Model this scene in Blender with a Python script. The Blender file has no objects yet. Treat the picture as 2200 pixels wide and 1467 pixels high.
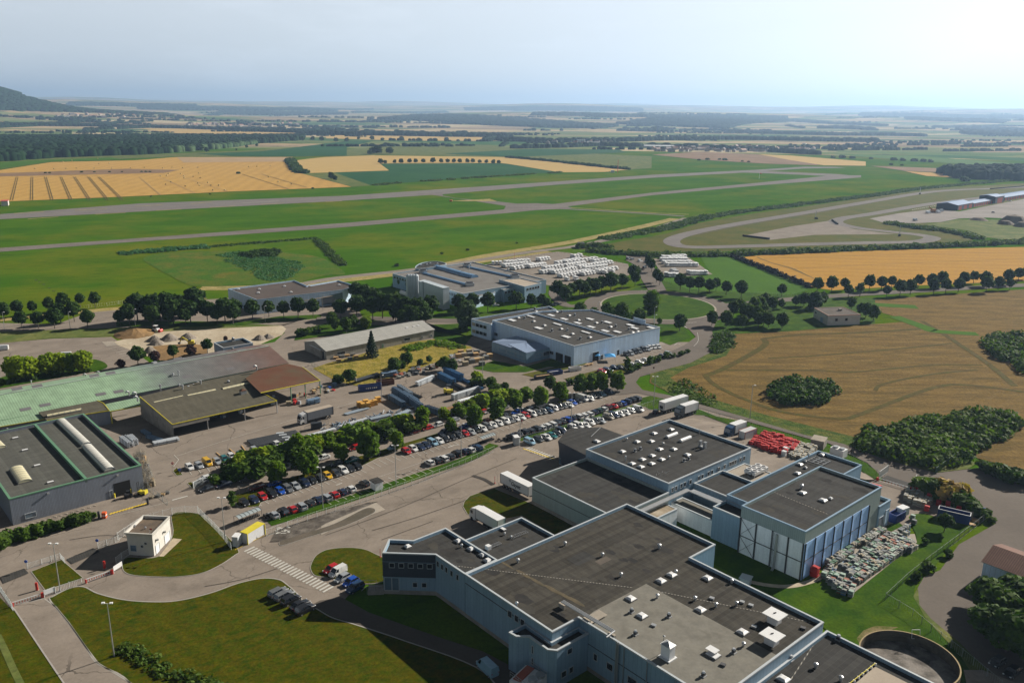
import bpy,math,random
import numpy as np
from mathutils import Vector,Matrix
random.seed(7);RN = np.random.RandomState(5)
C = bpy.context.scene.collection;S = bpy.context.scene
# ---------------- camera ----------------
F = 1789.5;PT = math.radians(15.4);RL = math.radians(.606);H = 100.0
f_ = np.array([0,math.cos(PT),-math.sin(PT)]);u_ = np.array([0,math.sin(PT),math.cos(PT)]);x_ = np.array([1.,0,0])
Rv = math.cos(RL)*x_+math.sin(RL)*u_;Uv = -math.sin(RL)*x_+math.cos(RL)*u_
cd = bpy.data.cameras.new('camera');cam = bpy.data.objects.new('camera',cd);C.objects.link(cam);S.camera = cam
cd.sensor_width = 36;cd.lens = F/2200*36;cd.clip_start = 1;cd.clip_end = 90000
cam.matrix_world = Matrix(((Rv[0],Uv[0],-f_[0],0),(Rv[1],Uv[1],-f_[1],0),(Rv[2],Uv[2],-f_[2],H),(0,0,0,1)))
S.render.resolution_x = 1024;S.render.resolution_y = 682
# ---------------- light ----------------
SUN_AZ = math.radians(54);SUN_EL = math.radians(28.5)      # azimuth clockwise from +Y (view direction)
SUN_V = Vector((math.sin(SUN_AZ)*math.cos(SUN_EL),math.cos(SUN_AZ)*math.cos(SUN_EL),math.sin(SUN_EL)))
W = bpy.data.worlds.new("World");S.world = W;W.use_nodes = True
nt = W.node_tree;bg = nt.nodes['Background']
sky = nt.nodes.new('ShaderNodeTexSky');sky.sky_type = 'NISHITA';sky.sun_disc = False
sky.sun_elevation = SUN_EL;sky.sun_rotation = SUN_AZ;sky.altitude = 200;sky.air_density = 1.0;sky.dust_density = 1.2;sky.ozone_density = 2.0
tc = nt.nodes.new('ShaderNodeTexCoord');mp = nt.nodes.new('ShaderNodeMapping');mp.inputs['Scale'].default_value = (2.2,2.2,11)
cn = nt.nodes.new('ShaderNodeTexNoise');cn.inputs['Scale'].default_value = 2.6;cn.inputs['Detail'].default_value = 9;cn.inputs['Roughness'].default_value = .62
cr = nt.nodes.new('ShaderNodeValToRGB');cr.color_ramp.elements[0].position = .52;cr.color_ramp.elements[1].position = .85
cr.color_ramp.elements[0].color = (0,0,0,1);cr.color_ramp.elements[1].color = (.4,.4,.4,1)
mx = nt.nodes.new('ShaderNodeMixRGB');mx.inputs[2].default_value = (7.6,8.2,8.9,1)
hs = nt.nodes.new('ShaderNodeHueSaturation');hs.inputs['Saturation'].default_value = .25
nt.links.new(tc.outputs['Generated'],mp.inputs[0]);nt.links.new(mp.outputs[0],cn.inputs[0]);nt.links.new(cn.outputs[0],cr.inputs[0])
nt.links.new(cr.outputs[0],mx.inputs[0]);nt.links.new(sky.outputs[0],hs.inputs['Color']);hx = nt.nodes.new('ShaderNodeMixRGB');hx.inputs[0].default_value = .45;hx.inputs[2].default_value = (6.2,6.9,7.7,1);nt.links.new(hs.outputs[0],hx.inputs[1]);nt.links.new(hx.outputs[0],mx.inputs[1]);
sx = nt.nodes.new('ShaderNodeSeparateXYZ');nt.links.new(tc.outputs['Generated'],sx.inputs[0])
el = nt.nodes.new('ShaderNodeMapRange');el.interpolation_type = 'SMOOTHSTEP';el.inputs[1].default_value = .12;el.inputs[2].default_value = .32;el.inputs[3].default_value = 1.;el.inputs[4].default_value = .10   # unseen upper sky dimmed on purpose to cut its ambient light
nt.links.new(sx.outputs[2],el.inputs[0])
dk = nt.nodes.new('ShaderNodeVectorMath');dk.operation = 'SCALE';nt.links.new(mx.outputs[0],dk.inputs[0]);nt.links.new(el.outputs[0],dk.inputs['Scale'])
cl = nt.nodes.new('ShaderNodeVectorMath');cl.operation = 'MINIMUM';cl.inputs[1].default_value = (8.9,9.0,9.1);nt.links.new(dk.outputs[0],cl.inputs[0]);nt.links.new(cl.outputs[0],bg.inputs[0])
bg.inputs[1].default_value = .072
sd = bpy.data.lights.new('sun','SUN');sd.energy = 5.0;sd.angle = math.radians(.5);sd.color = (1,.93,.82)
so = bpy.data.objects.new('sun',sd);C.objects.link(so);so.rotation_euler = SUN_V.to_track_quat('Z','Y').to_euler();so.location = (200,200,400)
S.view_settings.view_transform = 'Standard';S.view_settings.look = 'None';S.view_settings.exposure = .9;S.view_settings.gamma = 1
S.render.engine = 'CYCLES'
S.cycles.volume_bounces = 0;S.cycles.max_bounces = 5;S.cycles.transparent_max_bounces = 12
# ---------------- geometry helpers ----------------
def G(px,py,z=0.):
    """ground point (or point at height z) where the surveyed line of sight meets that level"""
    d = (px-1100)*Rv-(py-733.5)*Uv+F*f_;t = (z-H)/d[2]
    return np.array([d[0]*t,d[1]*t])
def gs(pts,z=0.): return [G(p[0],p[1],z) for p in pts]
AZ = math.radians(-48.8);AU = np.array([math.cos(AZ),math.sin(AZ)]);BV = np.array([-math.sin(AZ),math.cos(AZ)])
def UVW(u,v): return AU*u+BV*v
def T(x,y):
    """terrain height"""
    r = np.hypot(x,y)
    z = np.interp(r,[0,5000,7000,9000,12000,18000,25000,40000],[0,0,26,56,96,195,285,300])
    k = np.clip((r-4500)/4000,0,1)
    n = np.sin(x/1300+1.3)*np.cos(y/1300+.4)*18+np.sin(x/610+y/700+2)*9+np.sin(x/2100-y/1500)*26*np.clip(r/12000,0,1.7)+np.sin(x/900+np.sin(y/2000))*np.cos(y/800)*14*np.clip(r/14000,0,1.5)
    z = z+k*n
    z = z+168*np.exp(-(((x+3720)/360)**2+((y-5700)/900)**2))+48*np.sin(x/1500+y/2600+.7)*np.sin(y/1900-x/4000)*np.clip((r-7000)/4000,0,1)+75*np.exp(-(((x+3900)/1300)**2+((y-5900)/1200)**2))
    z = z+np.exp(-(((x-6500)/2600)**2+((y-9300)/1500)**2))*34
    return z*np.clip((r-3800)/1500,0,1)
def HIT(px,py):
    d = (px-1100)*Rv-(py-733.5)*Uv+F*f_;d = d/np.linalg.norm(d)
    t = np.concatenate([np.arange(100,6000,20),np.arange(6000,42000,60)])
    X = d[0]*t;Y = d[1]*t;Z = H+d[2]*t;b = np.nonzero(Z < T(X,Y))[0]
    k = b[0] if len(b) else len(t)-1
    return np.array([X[k],Y[k]])
LAB = {}
def tag(o,label=None,cat=None,group=None,kind=None):
    if kind: o['kind'] = kind
    if label:
        n = len(label.split())
        if n < 4 or n > 16: print('LABEL LENGTH',n,label)
        if label in LAB and not group: print('DUP LABEL',label)
        LAB[label] = 1
        o['label'] = label
    if cat: o['category'] = cat
    if group: o['group'] = group
    return o
class MB:
    def __init__(s): s.v = [];s.f = [];s.m = []
    def poly(s,pts,m=0):
        n = len(s.v);s.v += [tuple(map(float,p)) for p in pts];s.f.append(list(range(n,n+len(pts))));s.m.append(m);return s
    def prism(s,xy,z0,z1,m=0,mt=None,bottom=False):
        n = len(xy);a = sum(xy[i][0]*xy[(i+1) % n][1]-xy[(i+1) % n][0]*xy[i][1] for i in range(n))
        if a < 0: xy = xy[::-1]
        k = len(s.v);s.v += [(float(p[0]),float(p[1]),z0) for p in xy]+[(float(p[0]),float(p[1]),z1) for p in xy]
        for i in range(n):
            j = (i+1) % n;s.f.append([k+i,k+j,k+n+j,k+n+i]);s.m.append(m)
        s.f.append([k+n+i for i in range(n)]);s.m.append(m if mt is None else mt)
        if bottom: s.f.append([k+i for i in range(n)][::-1]);s.m.append(m)
        return s
    def box(s,c,size,rot=0,m=0,mt=None):
        cx,cy,z = c;a,b,h = size[0]/2,size[1]/2,size[2];cs,sn = math.cos(rot),math.sin(rot)
        return s.prism([(cx+x*cs-y*sn,cy+x*sn+y*cs) for x,y in ((-a,-b),(a,-b),(a,b),(-a,b))],z,z+h,m,mt,True)
    def tube(s,p,q,r,r2=None,n=8,m=0,caps=True):
        p = Vector(p);q = Vector(q);r2 = r if r2 is None else r2;d = (q-p).normalized()
        a = d.orthogonal().normalized();b = d.cross(a);k = len(s.v)
        for c,rr in ((p,r),(q,r2)):
            for i in range(n):
                t = 2*math.pi*i/n;s.v.append(tuple(c+a*math.cos(t)*rr+b*math.sin(t)*rr))
        for i in range(n): s.f.append([k+i,k+(i+1) % n,k+n+(i+1) % n,k+n+i]);s.m.append(m)
        if caps: s.f.append([k+i for i in range(n)][::-1]);s.f.append([k+n+i for i in range(n)]);s.m += [m,m]
        return s
    def beam(s,p,q,w,h,m=0):
        """bar of rectangular section between two 3D points"""
        p = Vector(p);q = Vector(q);d = q-p;sx = Vector((-d.y,d.x,0))
        sx = sx.normalized()*w/2 if sx.length > 1e-6 else Vector((w/2,0,0));up = d.normalized().cross(sx.normalized()).normalized()*h/2
        k = len(s.v)
        for c in (p,q): s.v += [tuple(c+sx*i+up*j) for i,j in ((-1,-1),(1,-1),(1,1),(-1,1))]
        for i in range(4): s.f.append([k+i,k+(i+1) % 4,k+4+(i+1) % 4,k+4+i]);s.m.append(m)
        s.f += [[k,k+3,k+2,k+1],[k+4,k+5,k+6,k+7]];s.m += [m,m]
        return s
    def build(s,name,mats,parent=None,loc=None,smooth=False):
        o0 = np.array(parent['org'] if parent is not None and 'org' in parent else (0,0,0)) if loc is None else np.array(loc)
        me = bpy.data.meshes.new(name);V = np.array(s.v,dtype=float)
        if parent is not None or loc is not None: V = V-np.array(o0)
        me.from_pydata([tuple(p) for p in V],[],s.f)
        if not isinstance(mats,(list,tuple)): mats = [mats]
        for m in mats: me.materials.append(m)
        if len(mats) > 1: me.polygons.foreach_set('material_index',s.m)
        if smooth: me.polygons.foreach_set('use_smooth',[True]*len(s.f))
        me.update();o = bpy.data.objects.new(name,me);C.objects.link(o)
        if parent is not None: o.parent = parent
        elif loc is not None: o.location = loc
        return o
def npmesh(name,V,Fq,mats,parent=None,loc=None,smooth=False):
    """V (n,3), Fq (m,k) numpy"""
    V = np.asarray(V,dtype=np.float32)
    if parent is not None and 'org' in parent: V = V-np.array(parent['org'],dtype=np.float32)
    elif loc is not None: V = V-np.array(loc,dtype=np.float32)
    me = bpy.data.meshes.new(name);n,k = Fq.shape
    me.vertices.add(len(V));me.vertices.foreach_set('co',V.ravel())
    me.loops.add(n*k);me.loops.foreach_set('vertex_index',Fq.ravel().astype(np.int32))
    me.polygons.add(n);me.polygons.foreach_set('loop_start',np.arange(0,n*k,k,dtype=np.int32))
    me.polygons.foreach_set('use_smooth',np.full(n,smooth))
    me.update(calc_edges=True);me.materials.append(mats)
    o = bpy.data.objects.new(name,me);C.objects.link(o)
    if parent is not None: o.parent = parent
    elif loc is not None: o.location = loc
    return o
def empty(name,loc,rz=0,**k):
    o = bpy.data.objects.new(name,None);C.objects.link(o);o.location = loc;o.rotation_euler = (0,0,rz);o.empty_display_size = .2
    return tag(o,**k)
def root(name,loc,label,cat,group=None):
    """Empty whose parts are built in world coordinates"""
    o = empty(name,loc,0,label=label,cat=cat,group=group);o['org'] = [float(a) for a in loc];return o
def kids(o): return [c for c in bpy.data.objects if c.parent == o]
KC = {}
def copy_thing(o,loc,rz,color=None,scale=None,label=None,group=None,name=None):
    if o.name not in KC: KC[o.name] = [(c,kids(c)) for c in kids(o)]
    r = o.copy();C.objects.link(r);r.location = loc;r.rotation_euler = (0,0,rz)
    if scale: r.scale = scale
    if color: r.color = color
    if name: r.name = name
    for c,sub in KC[o.name]:
        d = c.copy();C.objects.link(d);d.parent = r
        if color: d.color = color
        for g in sub:
            e = g.copy();C.objects.link(e);e.parent = d
            if color: e.color = color
    if label: tag(r,label,group=group)
    return r
def srgb(h):
    h = h.lstrip('#');return tuple(((int(h[i:i+2],16)/255+.055)/1.055)**2.4 if int(h[i:i+2],16) > 10 else int(h[i:i+2],16)/255/12.92 for i in (0,2,4))+(1,)
# ---------------- materials ----------------
MC = {}
def new(name):
    m = bpy.data.materials.new(name);m.use_nodes = True;n = m.node_tree;return m,n,n.nodes['Principled BSDF'],n.nodes,n.links
def math_(N,L,op,a,b=None):
    q = N.new('ShaderNodeMath');q.operation = op
    for i,x in ((0,a),(1,b)):
        if x is None: continue
        if isinstance(x,(int,float)): q.inputs[i].default_value = x
        else: L.new(x,q.inputs[i])
    return q.outputs[0]
def mixc(N,L,fac,a,b,mode='MIX'):
    q = N.new('ShaderNodeMixRGB');q.blend_type = mode
    for i,x in ((0,fac),(1,a),(2,b)):
        if isinstance(x,(int,float)): q.inputs[i].default_value = x
        elif isinstance(x,tuple): q.inputs[i].default_value = x if len(x) == 4 else x+(1,)
        else: L.new(x,q.inputs[i])
    return q.outputs[0]
def noise(N,L,co,sc,det=4,rough=.6,lo=.35,hi=.65,stretch=None):
    if stretch:
        mpn = N.new('ShaderNodeMapping');mpn.inputs['Rotation'].default_value = (0,0,stretch[2]);mpn.inputs['Scale'].default_value = (stretch[0],stretch[1],1);mpn.vector_type = 'TEXTURE'
        mpn.inputs['Scale'].default_value = (1/stretch[0],1/stretch[1],1);L.new(co,mpn.inputs[0]);co = mpn.outputs[0]
    q = N.new('ShaderNodeTexNoise');q.inputs['Scale'].default_value = sc;q.inputs['Detail'].default_value = det;q.inputs['Roughness'].default_value = rough;L.new(co,q.inputs[0])
    r = N.new('ShaderNodeMapRange');r.inputs[1].default_value = lo;r.inputs[2].default_value = hi;L.new(q.outputs[0],r.inputs[0]);return r.outputs[0]
def pos(N): return N.new('ShaderNodeNewGeometry').outputs['Position']
def col(c): return tuple(c)+(1,) if len(c) == 3 else c
def plain(name,c,rough=.6,metal=0,var=.12,sc=.6,spec=.4):
    if name in MC: return MC[name]
    m,n,b,N,L = new(name);P = pos(N)
    k = noise(N,L,P,sc,5,.65,.3,.7);k2 = noise(N,L,P,sc*9,3,.6,.3,.7)
    d = tuple(x*(1-var) for x in col(c)[:3]);l = tuple(min(1,x*(1+var)) for x in col(c)[:3])
    a = mixc(N,L,k,d,l);a = mixc(N,L,math_(N,L,'MULTIPLY',k2,.5),a,d)
    L.new(a,b.inputs['Base Color']);b.inputs['Roughness'].default_value = rough;b.inputs['Metallic'].default_value = metal;b.inputs['Specular IOR Level'].default_value = spec
    MC[name] = m;return m
def two(name,cs,sc,rough=.9,stretch=None,fine=None,speck=None,finesc=3.,spec=.04,bump=0,cracks=0,stripes=None):
    """layered noise between several colours; cs = list of colours from coarse to fine"""
    if name in MC: return MC[name]
    m,n,b,N,L = new(name);P = pos(N);a = col(cs[0]);s = sc
    for i,c in enumerate(cs[1:]):
        k = noise(N,L,P,s*(2.7**i),6,.62,.38,.62,stretch);a = mixc(N,L,k,a,col(c))
    if fine:
        k = noise(N,L,P,finesc,3,.7,.25,.75);v = mixc(N,L,k,(1-fine,)*3,(1+fine,)*3);a = mixc(N,L,1.,a,v,'MULTIPLY')
    if cracks:
        wn = N.new('ShaderNodeTexNoise');wn.inputs['Scale'].default_value = .25;wn.inputs['Detail'].default_value = 5;L.new(P,wn.inputs[0])
        va = N.new('ShaderNodeVectorMath');va.operation = 'MULTIPLY_ADD';L.new(wn.outputs['Color'],va.inputs[0]);va.inputs[1].default_value = (5,5,0);L.new(P,va.inputs[2])
        vo = N.new('ShaderNodeTexVoronoi');vo.feature = 'DISTANCE_TO_EDGE';vo.inputs['Scale'].default_value = cracks;L.new(va.outputs[0],vo.inputs['Vector'])
        k = math_(N,L,'LESS_THAN',vo.outputs['Distance'],.0055);k = math_(N,L,'MULTIPLY',k,noise(N,L,P,.06,2,.5,.42,.6));a = mixc(N,L,math_(N,L,'MULTIPLY',k,.6),a,(.04,.035,.03))
        k = noise(N,L,P,.09,6,.7,.56,.74);a = mixc(N,L,math_(N,L,'MULTIPLY',k,.45),a,tuple(x*.5 for x in cs[1][:3]))
        k = noise(N,L,P,.6,4,.7,.62,.72);a = mixc(N,L,math_(N,L,'MULTIPLY',k,.3),a,tuple(x*.45 for x in cs[1][:3]))
    if stripes:
        d_ = N.new('ShaderNodeVectorMath');d_.operation = 'DOT_PRODUCT';L.new(P,d_.inputs[0]);d_.inputs[1].default_value = (math.cos(stripes[1]),math.sin(stripes[1]),0)
        t = math_(N,L,'ADD',math_(N,L,'DIVIDE',d_.outputs['Value'],stripes[0]),math_(N,L,'MULTIPLY',noise(N,L,P,.05,3),.6));k = math_(N,L,'PINGPONG',t,1.)
        a = mixc(N,L,1.,a,mixc(N,L,k,(1-stripes[2],)*3,(1+stripes[2],)*3),'MULTIPLY')
    if speck:
        k = noise(N,L,P,finesc*2.2,2,.6,.66,.72);a = mixc(N,L,math_(N,L,'MULTIPLY',k,.6),a,col(speck))
    L.new(a,b.inputs['Base Color']);b.inputs['Roughness'].default_value = rough;b.inputs['Specular IOR Level'].default_value = spec
    if bump:
        bb = N.new('ShaderNodeBump');bb.inputs['Distance'].default_value = bump;L.new(noise(N,L,P,finesc,4,.7,0,1),bb.inputs['Height']);L.new(bb.outputs[0],b.inputs['Normal'])
    MC[name] = m;return m
def striped(name,c,line,period,width=.12,ang=None,rnd=.15,rough=.7,metal=0.,blot=.15,wall=False,c2=None,joint=None):
    """sheet laid in parallel strips: lines every `period` metres, random tone per strip"""
    if name in MC: return MC[name]
    m,n,b,N,L = new(name);g = N.new('ShaderNodeNewGeometry');P = g.outputs['Position']
    if wall:
        cr_ = N.new('ShaderNodeVectorMath');cr_.operation = 'CROSS_PRODUCT';L.new(g.outputs['True Normal'],cr_.inputs[0]);cr_.inputs[1].default_value = (0,0,1)
        d_ = N.new('ShaderNodeVectorMath');d_.operation = 'DOT_PRODUCT';L.new(P,d_.inputs[0]);L.new(cr_.outputs[0],d_.inputs[1]);t = d_.outputs['Value']
    else:
        d_ = N.new('ShaderNodeVectorMath');d_.operation = 'DOT_PRODUCT';L.new(P,d_.inputs[0]);d_.inputs[1].default_value = (math.cos(ang),math.sin(ang),0);t = d_.outputs['Value']
    t = math_(N,L,'DIVIDE',t,period);fr = math_(N,L,'FRACT',t);fl = math_(N,L,'FLOOR',t)
    wn = N.new('ShaderNodeTexWhiteNoise');wn.noise_dimensions = '1D';L.new(fl,wn.inputs['W'])
    cc = col(c)
    a = mixc(N,L,wn.outputs['Value'],tuple(x*(1-rnd) for x in cc[:3]),tuple(x*(1+rnd) for x in cc[:3]))
    if c2: a = mixc(N,L,noise(N,L,P,.03,3,.5,.45,.55),a,col(c2))
    k = noise(N,L,P,.25,6,.65,.3,.7,(1,4,(ang or 0)));a = mixc(N,L,1.,a,mixc(N,L,k,(1-blot,)*3,(1+blot,)*3),'MULTIPLY')
    k = noise(N,L,P,2.5,3,.7,.3,.7);a = mixc(N,L,1.,a,mixc(N,L,k,(.93,)*3,(1.06,)*3),'MULTIPLY')
    ln = math_(N,L,'LESS_THAN',fr,width);a = mixc(N,L,math_(N,L,'MULTIPLY',ln,.8),a,col(line))
    L.new(a,b.inputs['Base Color']);b.inputs['Roughness'].default_value = rough;b.inputs['Metallic'].default_value = metal;b.inputs['Specular IOR Level'].default_value = .3 if wall else .08
    MC[name] = m;return m
def leafmat(name,c1,c2,c3=None,tr=.3):
    if name in MC: return MC[name]
    m,n,b,N,L = new(name);P = pos(N);oi = N.new('ShaderNodeObjectInfo')
    a = mixc(N,L,noise(N,L,P,.9,3,.6,.35,.65),col(c1),col(c2))
    if c3: a = mixc(N,L,noise(N,L,P,.22,3,.6,.5,.68),a,col(c3))
    v = mixc(N,L,oi.outputs['Random'],(.72,.8,.75),(1.2,1.15,1.1));a = mixc(N,L,1.,a,v,'MULTIPLY')
    L.new(a,b.inputs['Base Color']);b.inputs['Roughness'].default_value = .75;b.inputs['Specular IOR Level'].default_value = .15
    t = N.new('ShaderNodeBsdfTranslucent');L.new(mixc(N,L,1.,a,(1.1,1.25,.5),'MULTIPLY'),t.inputs[0])
    s = N.new('ShaderNodeMixShader');s.inputs[0].default_value = tr;L.new(b.outputs[0],s.inputs[1]);L.new(t.outputs[0],s.inputs[2]);L.new(s.outputs[0],N['Material Output'].inputs[0])
    MC[name] = m;return m
def objcol(name,rough=.3,metal=.0,coat=.5):
    m,n,b,N,L = new(name);oi = N.new('ShaderNodeObjectInfo');P = pos(N)
    a = mixc(N,L,1.,oi.outputs['Color'],mixc(N,L,noise(N,L,P,1.5,4,.6,.3,.7),(.88,)*3,(1.04,)*3),'MULTIPLY')
    L.new(a,b.inputs['Base Color']);b.inputs['Roughness'].default_value = rough;b.inputs['Metallic'].default_value = metal;b.inputs['Coat Weight'].default_value = coat;b.inputs['Coat Roughness'].default_value = .08
    MC[name] = m;return m
# ================= SETTING =================
def cr(pts,n=5,closed=True):
    P = [np.array(p,float) for p in pts];out = [];N_ = len(P)
    rng = range(N_ if closed else N_-1)
    for i in rng:
        if closed: a,b,c,d = P[i-1],P[i],P[(i+1) % N_],P[(i+2) % N_]
        else: a,b,c,d = P[max(i-1,0)],P[i],P[i+1],P[min(i+2,N_-1)]
        for k in range(n):
            t = k/n;out.append(.5*((2*b)+(c-a)*t+(2*a-5*b+4*c-d)*t*t+(3*b-a-3*c+d)*t**3))
    if not closed: out.append(P[-1])
    return out
ZI = [0]
def flat(name,xy,z,mat,kerb=False,lab='structure'):
    ZI[0] += 1;z = z+ZI[0]*.00015
    mb = MB();n = len(xy);a = sum(xy[i][0]*xy[(i+1) % n][1]-xy[(i+1) % n][0]*xy[i][1] for i in range(n))
    if a < 0: xy = xy[::-1]
    mb.poly([(p[0],p[1],z) for p in xy]);o = mb.build(name,mat);o['kind'] = lab
    if kerb:
        k = MB();m = len(xy)
        for i in range(m):
            p,q = xy[i],xy[(i+1) % m];d = np.array(q)-np.array(p)
            if np.hypot(*d) < .05: continue
            k.beam((p[0],p[1],.07),(q[0],q[1],.07),.28,.14)
        ko = k.build('kerb',M_kerb);ko['kind'] = 'structure'
    return o
def sheet(name,px,z,mat,smooth=False,kerb=False):
    xy = gs(px)
    if smooth: xy = cr(xy)
    return flat(name,xy,z,mat,kerb)
def band(xy,w):
    xy = [np.array(p,float) for p in xy];l,r = [],[]
    for i,p in enumerate(xy):
        d = xy[min(i+1,len(xy)-1)]-xy[max(i-1,0)];d = d/np.hypot(*d);nn = np.array([-d[1],d[0]])
        ww = w[i] if hasattr(w,'__len__') else w
        l.append(p+nn*ww/2);r.append(p-nn*ww/2)
    return l,r
def ribbon(name,px,w,z,mat,smooth=True,world=False,n=5):
    xy = px if world else gs(px)
    if smooth: xy = cr(xy,n,False)
    ZI[0] += 1;z = z+ZI[0]*.00015
    l,r = band(xy,w);mb = MB()
    for i in range(len(l)-1): mb.poly([(*r[i],z),(*r[i+1],z),(*l[i+1],z),(*l[i],z)])
    o = mb.build(name,mat);o['kind'] = 'structure';return o
# materials
M_kerb = plain('kerb_stone',(.3,.28,.25),.9)
GR1 = (.036,.075,.009);GR2 = (.062,.105,.012);GR3 = (.10,.105,.02);GR4 = (.022,.05,.008)
def groundmat():
    m,n,b,N,L = new('ground_grass');P = pos(N)
    a = mixc(N,L,noise(N,L,P,.012,5,.6,.35,.65,(1,2.6,.4)),(.034,.094,.004),(.058,.122,.006))
    a = mixc(N,L,noise(N,L,P,.006,5,.65,.47,.66),a,(.11,.125,.008))
    a = mixc(N,L,math_(N,L,'MULTIPLY',noise(N,L,P,.07,5,.7,.5,.7,(1,4,.35)),.6),a,(.020,.060,.005))
    a = mixc(N,L,1.,a,mixc(N,L,noise(N,L,P,1.3,4,.75,.3,.7),(.72,)*3,(1.25,)*3),'MULTIPLY')
    # far patchwork of fields
    w = N.new('ShaderNodeTexNoise');w.inputs['Scale'].default_value = .0011;L.new(P,w.inputs[0])
    wv = mixc(N,L,.02,P,w.outputs['Color'],'ADD')
    vm = N.new('ShaderNodeVectorMath');vm.operation = 'MULTIPLY_ADD';L.new(w.outputs['Color'],vm.inputs[0]);vm.inputs[1].default_value = (520,520,0);L.new(P,vm.inputs[2])
    mpn = N.new('ShaderNodeMapping');mpn.inputs['Rotation'].default_value = (0,0,.35);mpn.inputs['Scale'].default_value = (.0018,.0050,0);L.new(vm.outputs[0],mpn.inputs[0])
    vo = N.new('ShaderNodeTexVoronoi');vo.distance = 'CHEBYCHEV';vo.inputs['Scale'].default_value = 1;vo.voronoi_dimensions = '2D';L.new(mpn.outputs[0],vo.inputs['Vector'])
    sp = N.new('ShaderNodeSeparateColor');L.new(vo.outputs['Color'],sp.inputs[0])
    rp = N.new('ShaderNodeValToRGB');rp.color_ramp.interpolation = 'CONSTANT';e = rp.color_ramp.elements
    cols = [(0,(.36,.27,.15)),(.18,(.13,.16,.06)),(.32,(.29,.22,.14)),(.48,(.05,.11,.04)),(.56,(.17,.19,.08)),(.68,(.42,.34,.21)),(.82,(.10,.15,.05)),(.9,(.22,.16,.10))]
    e[0].position = 0;e[0].color = col(cols[0][1]);e[1].position = cols[1][0];e[1].color = col(cols[1][1])
    for p_,c_ in cols[2:]: q = e.new(p_);q.color = col(c_)
    L.new(sp.outputs[0],rp.inputs[0])
    fc = mixc(N,L,1.,rp.outputs[0],mixc(N,L,noise(N,L,P,.01,5,.7,.3,.7),(.85,)*3,(1.12,)*3),'MULTIPLY')
    # hedges, copses scattered between far fields (dark patches)
    ck = noise(N,L,P,.0034,6,.72,.575,.60,(1,3.4,.2));fc = mixc(N,L,math_(N,L,'MULTIPLY',ck,.9),fc,(.02,.042,.02))
    ln = N.new('ShaderNodeVectorMath');ln.operation = 'LENGTH';L.new(P,ln.inputs[0])
    r = N.new('ShaderNodeMapRange');r.inputs[1].default_value = 2350;r.inputs[2].default_value = 2360;L.new(ln.outputs['Value'],r.inputs[0])
    a = mixc(N,L,r.outputs[0],a,fc)
    L.new(a,b.inputs['Base Color']);b.inputs['Roughness'].default_value = .95;b.inputs['Specular IOR Level'].default_value = .0
    return m
M_ground = groundmat()
rs = np.concatenate([[0,20],np.geomspace(40,4000,30),np.geomspace(4200,28500,190)]);th = np.radians(np.concatenate([np.arange(-45,45,.3),np.arange(45,315.01,15)]))
RR,TH = np.meshgrid(rs,th,indexing='ij');X = RR*np.sin(TH);Y = RR*np.cos(TH);Z = T(X,Y)
nr,nt_ = RR.shape;idx = np.arange(nr*nt_).reshape(nr,nt_)
Fq = np.stack([idx[:-1,:-1],idx[:-1,1:],idx[1:,1:],idx[1:,:-1]],-1).reshape(-1,4)[:,::-1]
gobj = npmesh('ground',np.stack([X,Y,Z],-1).reshape(-1,3),Fq,M_ground,smooth=True);gobj['kind'] = 'structure'
# --- colours
M_asph = two('asphalt_old',[(.200,.168,.140),(.168,.142,.118),(.225,.19,.158)],.035,.92,fine=.1,finesc=1.6,stretch=(1,2,.6),cracks=.045)
M_asphd = two('asphalt_dark',[(.11,.094,.08),(.09,.078,.066)],.06,.92,fine=.1,finesc=1.5)
M_road = two('road_grey',[(.145,.125,.108),(.12,.104,.09)],.05,.92,fine=.08,finesc=1.2)
M_run = two('runway_asphalt',[(.155,.14,.135),(.115,.105,.105),(.18,.165,.15)],.02,.9,stretch=(1,6,.2),fine=.15,finesc=.4)
M_taxi = two('taxiway',[(.17,.15,.135),(.13,.115,.105)],.02,.9,stretch=(1,5,.2),fine=.2,finesc=.3)
M_gravel = two('pale_gravel',[(.42,.36,.27),(.34,.28,.2)],.08,.95,fine=.2,finesc=.8)
M_gravel2 = two('brown_gravel',[(.22,.19,.16),(.18,.155,.13)],.08,.95,fine=.2,finesc=.8)
M_earth = two('bare_earth',[(.24,.15,.07),(.17,.11,.055)],.12,.95,fine=.25,finesc=1)
M_wheat = two('ripe_wheat',[(.38,.225,.055),(.32,.185,.045),(.42,.26,.075)],.02,.95,stripes=(9,.15,.07),stretch=(1,5,.12),fine=.14,finesc=.35)
M_wheat2 = two('pale_wheat',[(.42,.29,.11),(.36,.25,.09)],.02,.95,stretch=(1,5,.1),fine=.1,finesc=.35)
M_wheat3 = two('golden_wheat',[(.38,.205,.030),(.34,.18,.026),(.31,.17,.03)],.03,.95,stripes=(7,1.5,.07),stretch=(1,7,-.1),fine=.16,finesc=.5)
M_stub = two('brown_crop',[(.124,.078,.022),(.088,.062,.017),(.155,.10,.029)],.03,.95,stretch=(1,4,.05),fine=.3,stripes=(6,1.45,.10),finesc=.9,bump=.25)
M_brown = two('ploughed',[(.22,.14,.08),(.17,.11,.065)],.02,.95,fine=.1,finesc=.3)
M_dkg = two('dark_crop',[(.012,.060,.018),(.020,.075,.020)],.01,.9,fine=.15,finesc=.2)
M_rough = two('rough_grass',[(.10,.12,.03),(.15,.15,.05),(.07,.10,.025)],.03,.95,fine=.3,finesc=.6)
M_dry = two('dry_grass',[(.25,.2,.07),(.15,.15,.04),(.30,.24,.1)],.06,.95,fine=.3,finesc=.8)
M_olive = two('olive_grass',[(.066,.072,.008),(.05,.070,.007),(.09,.080,.014)],.02,.95,fine=.2,finesc=.6)
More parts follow.
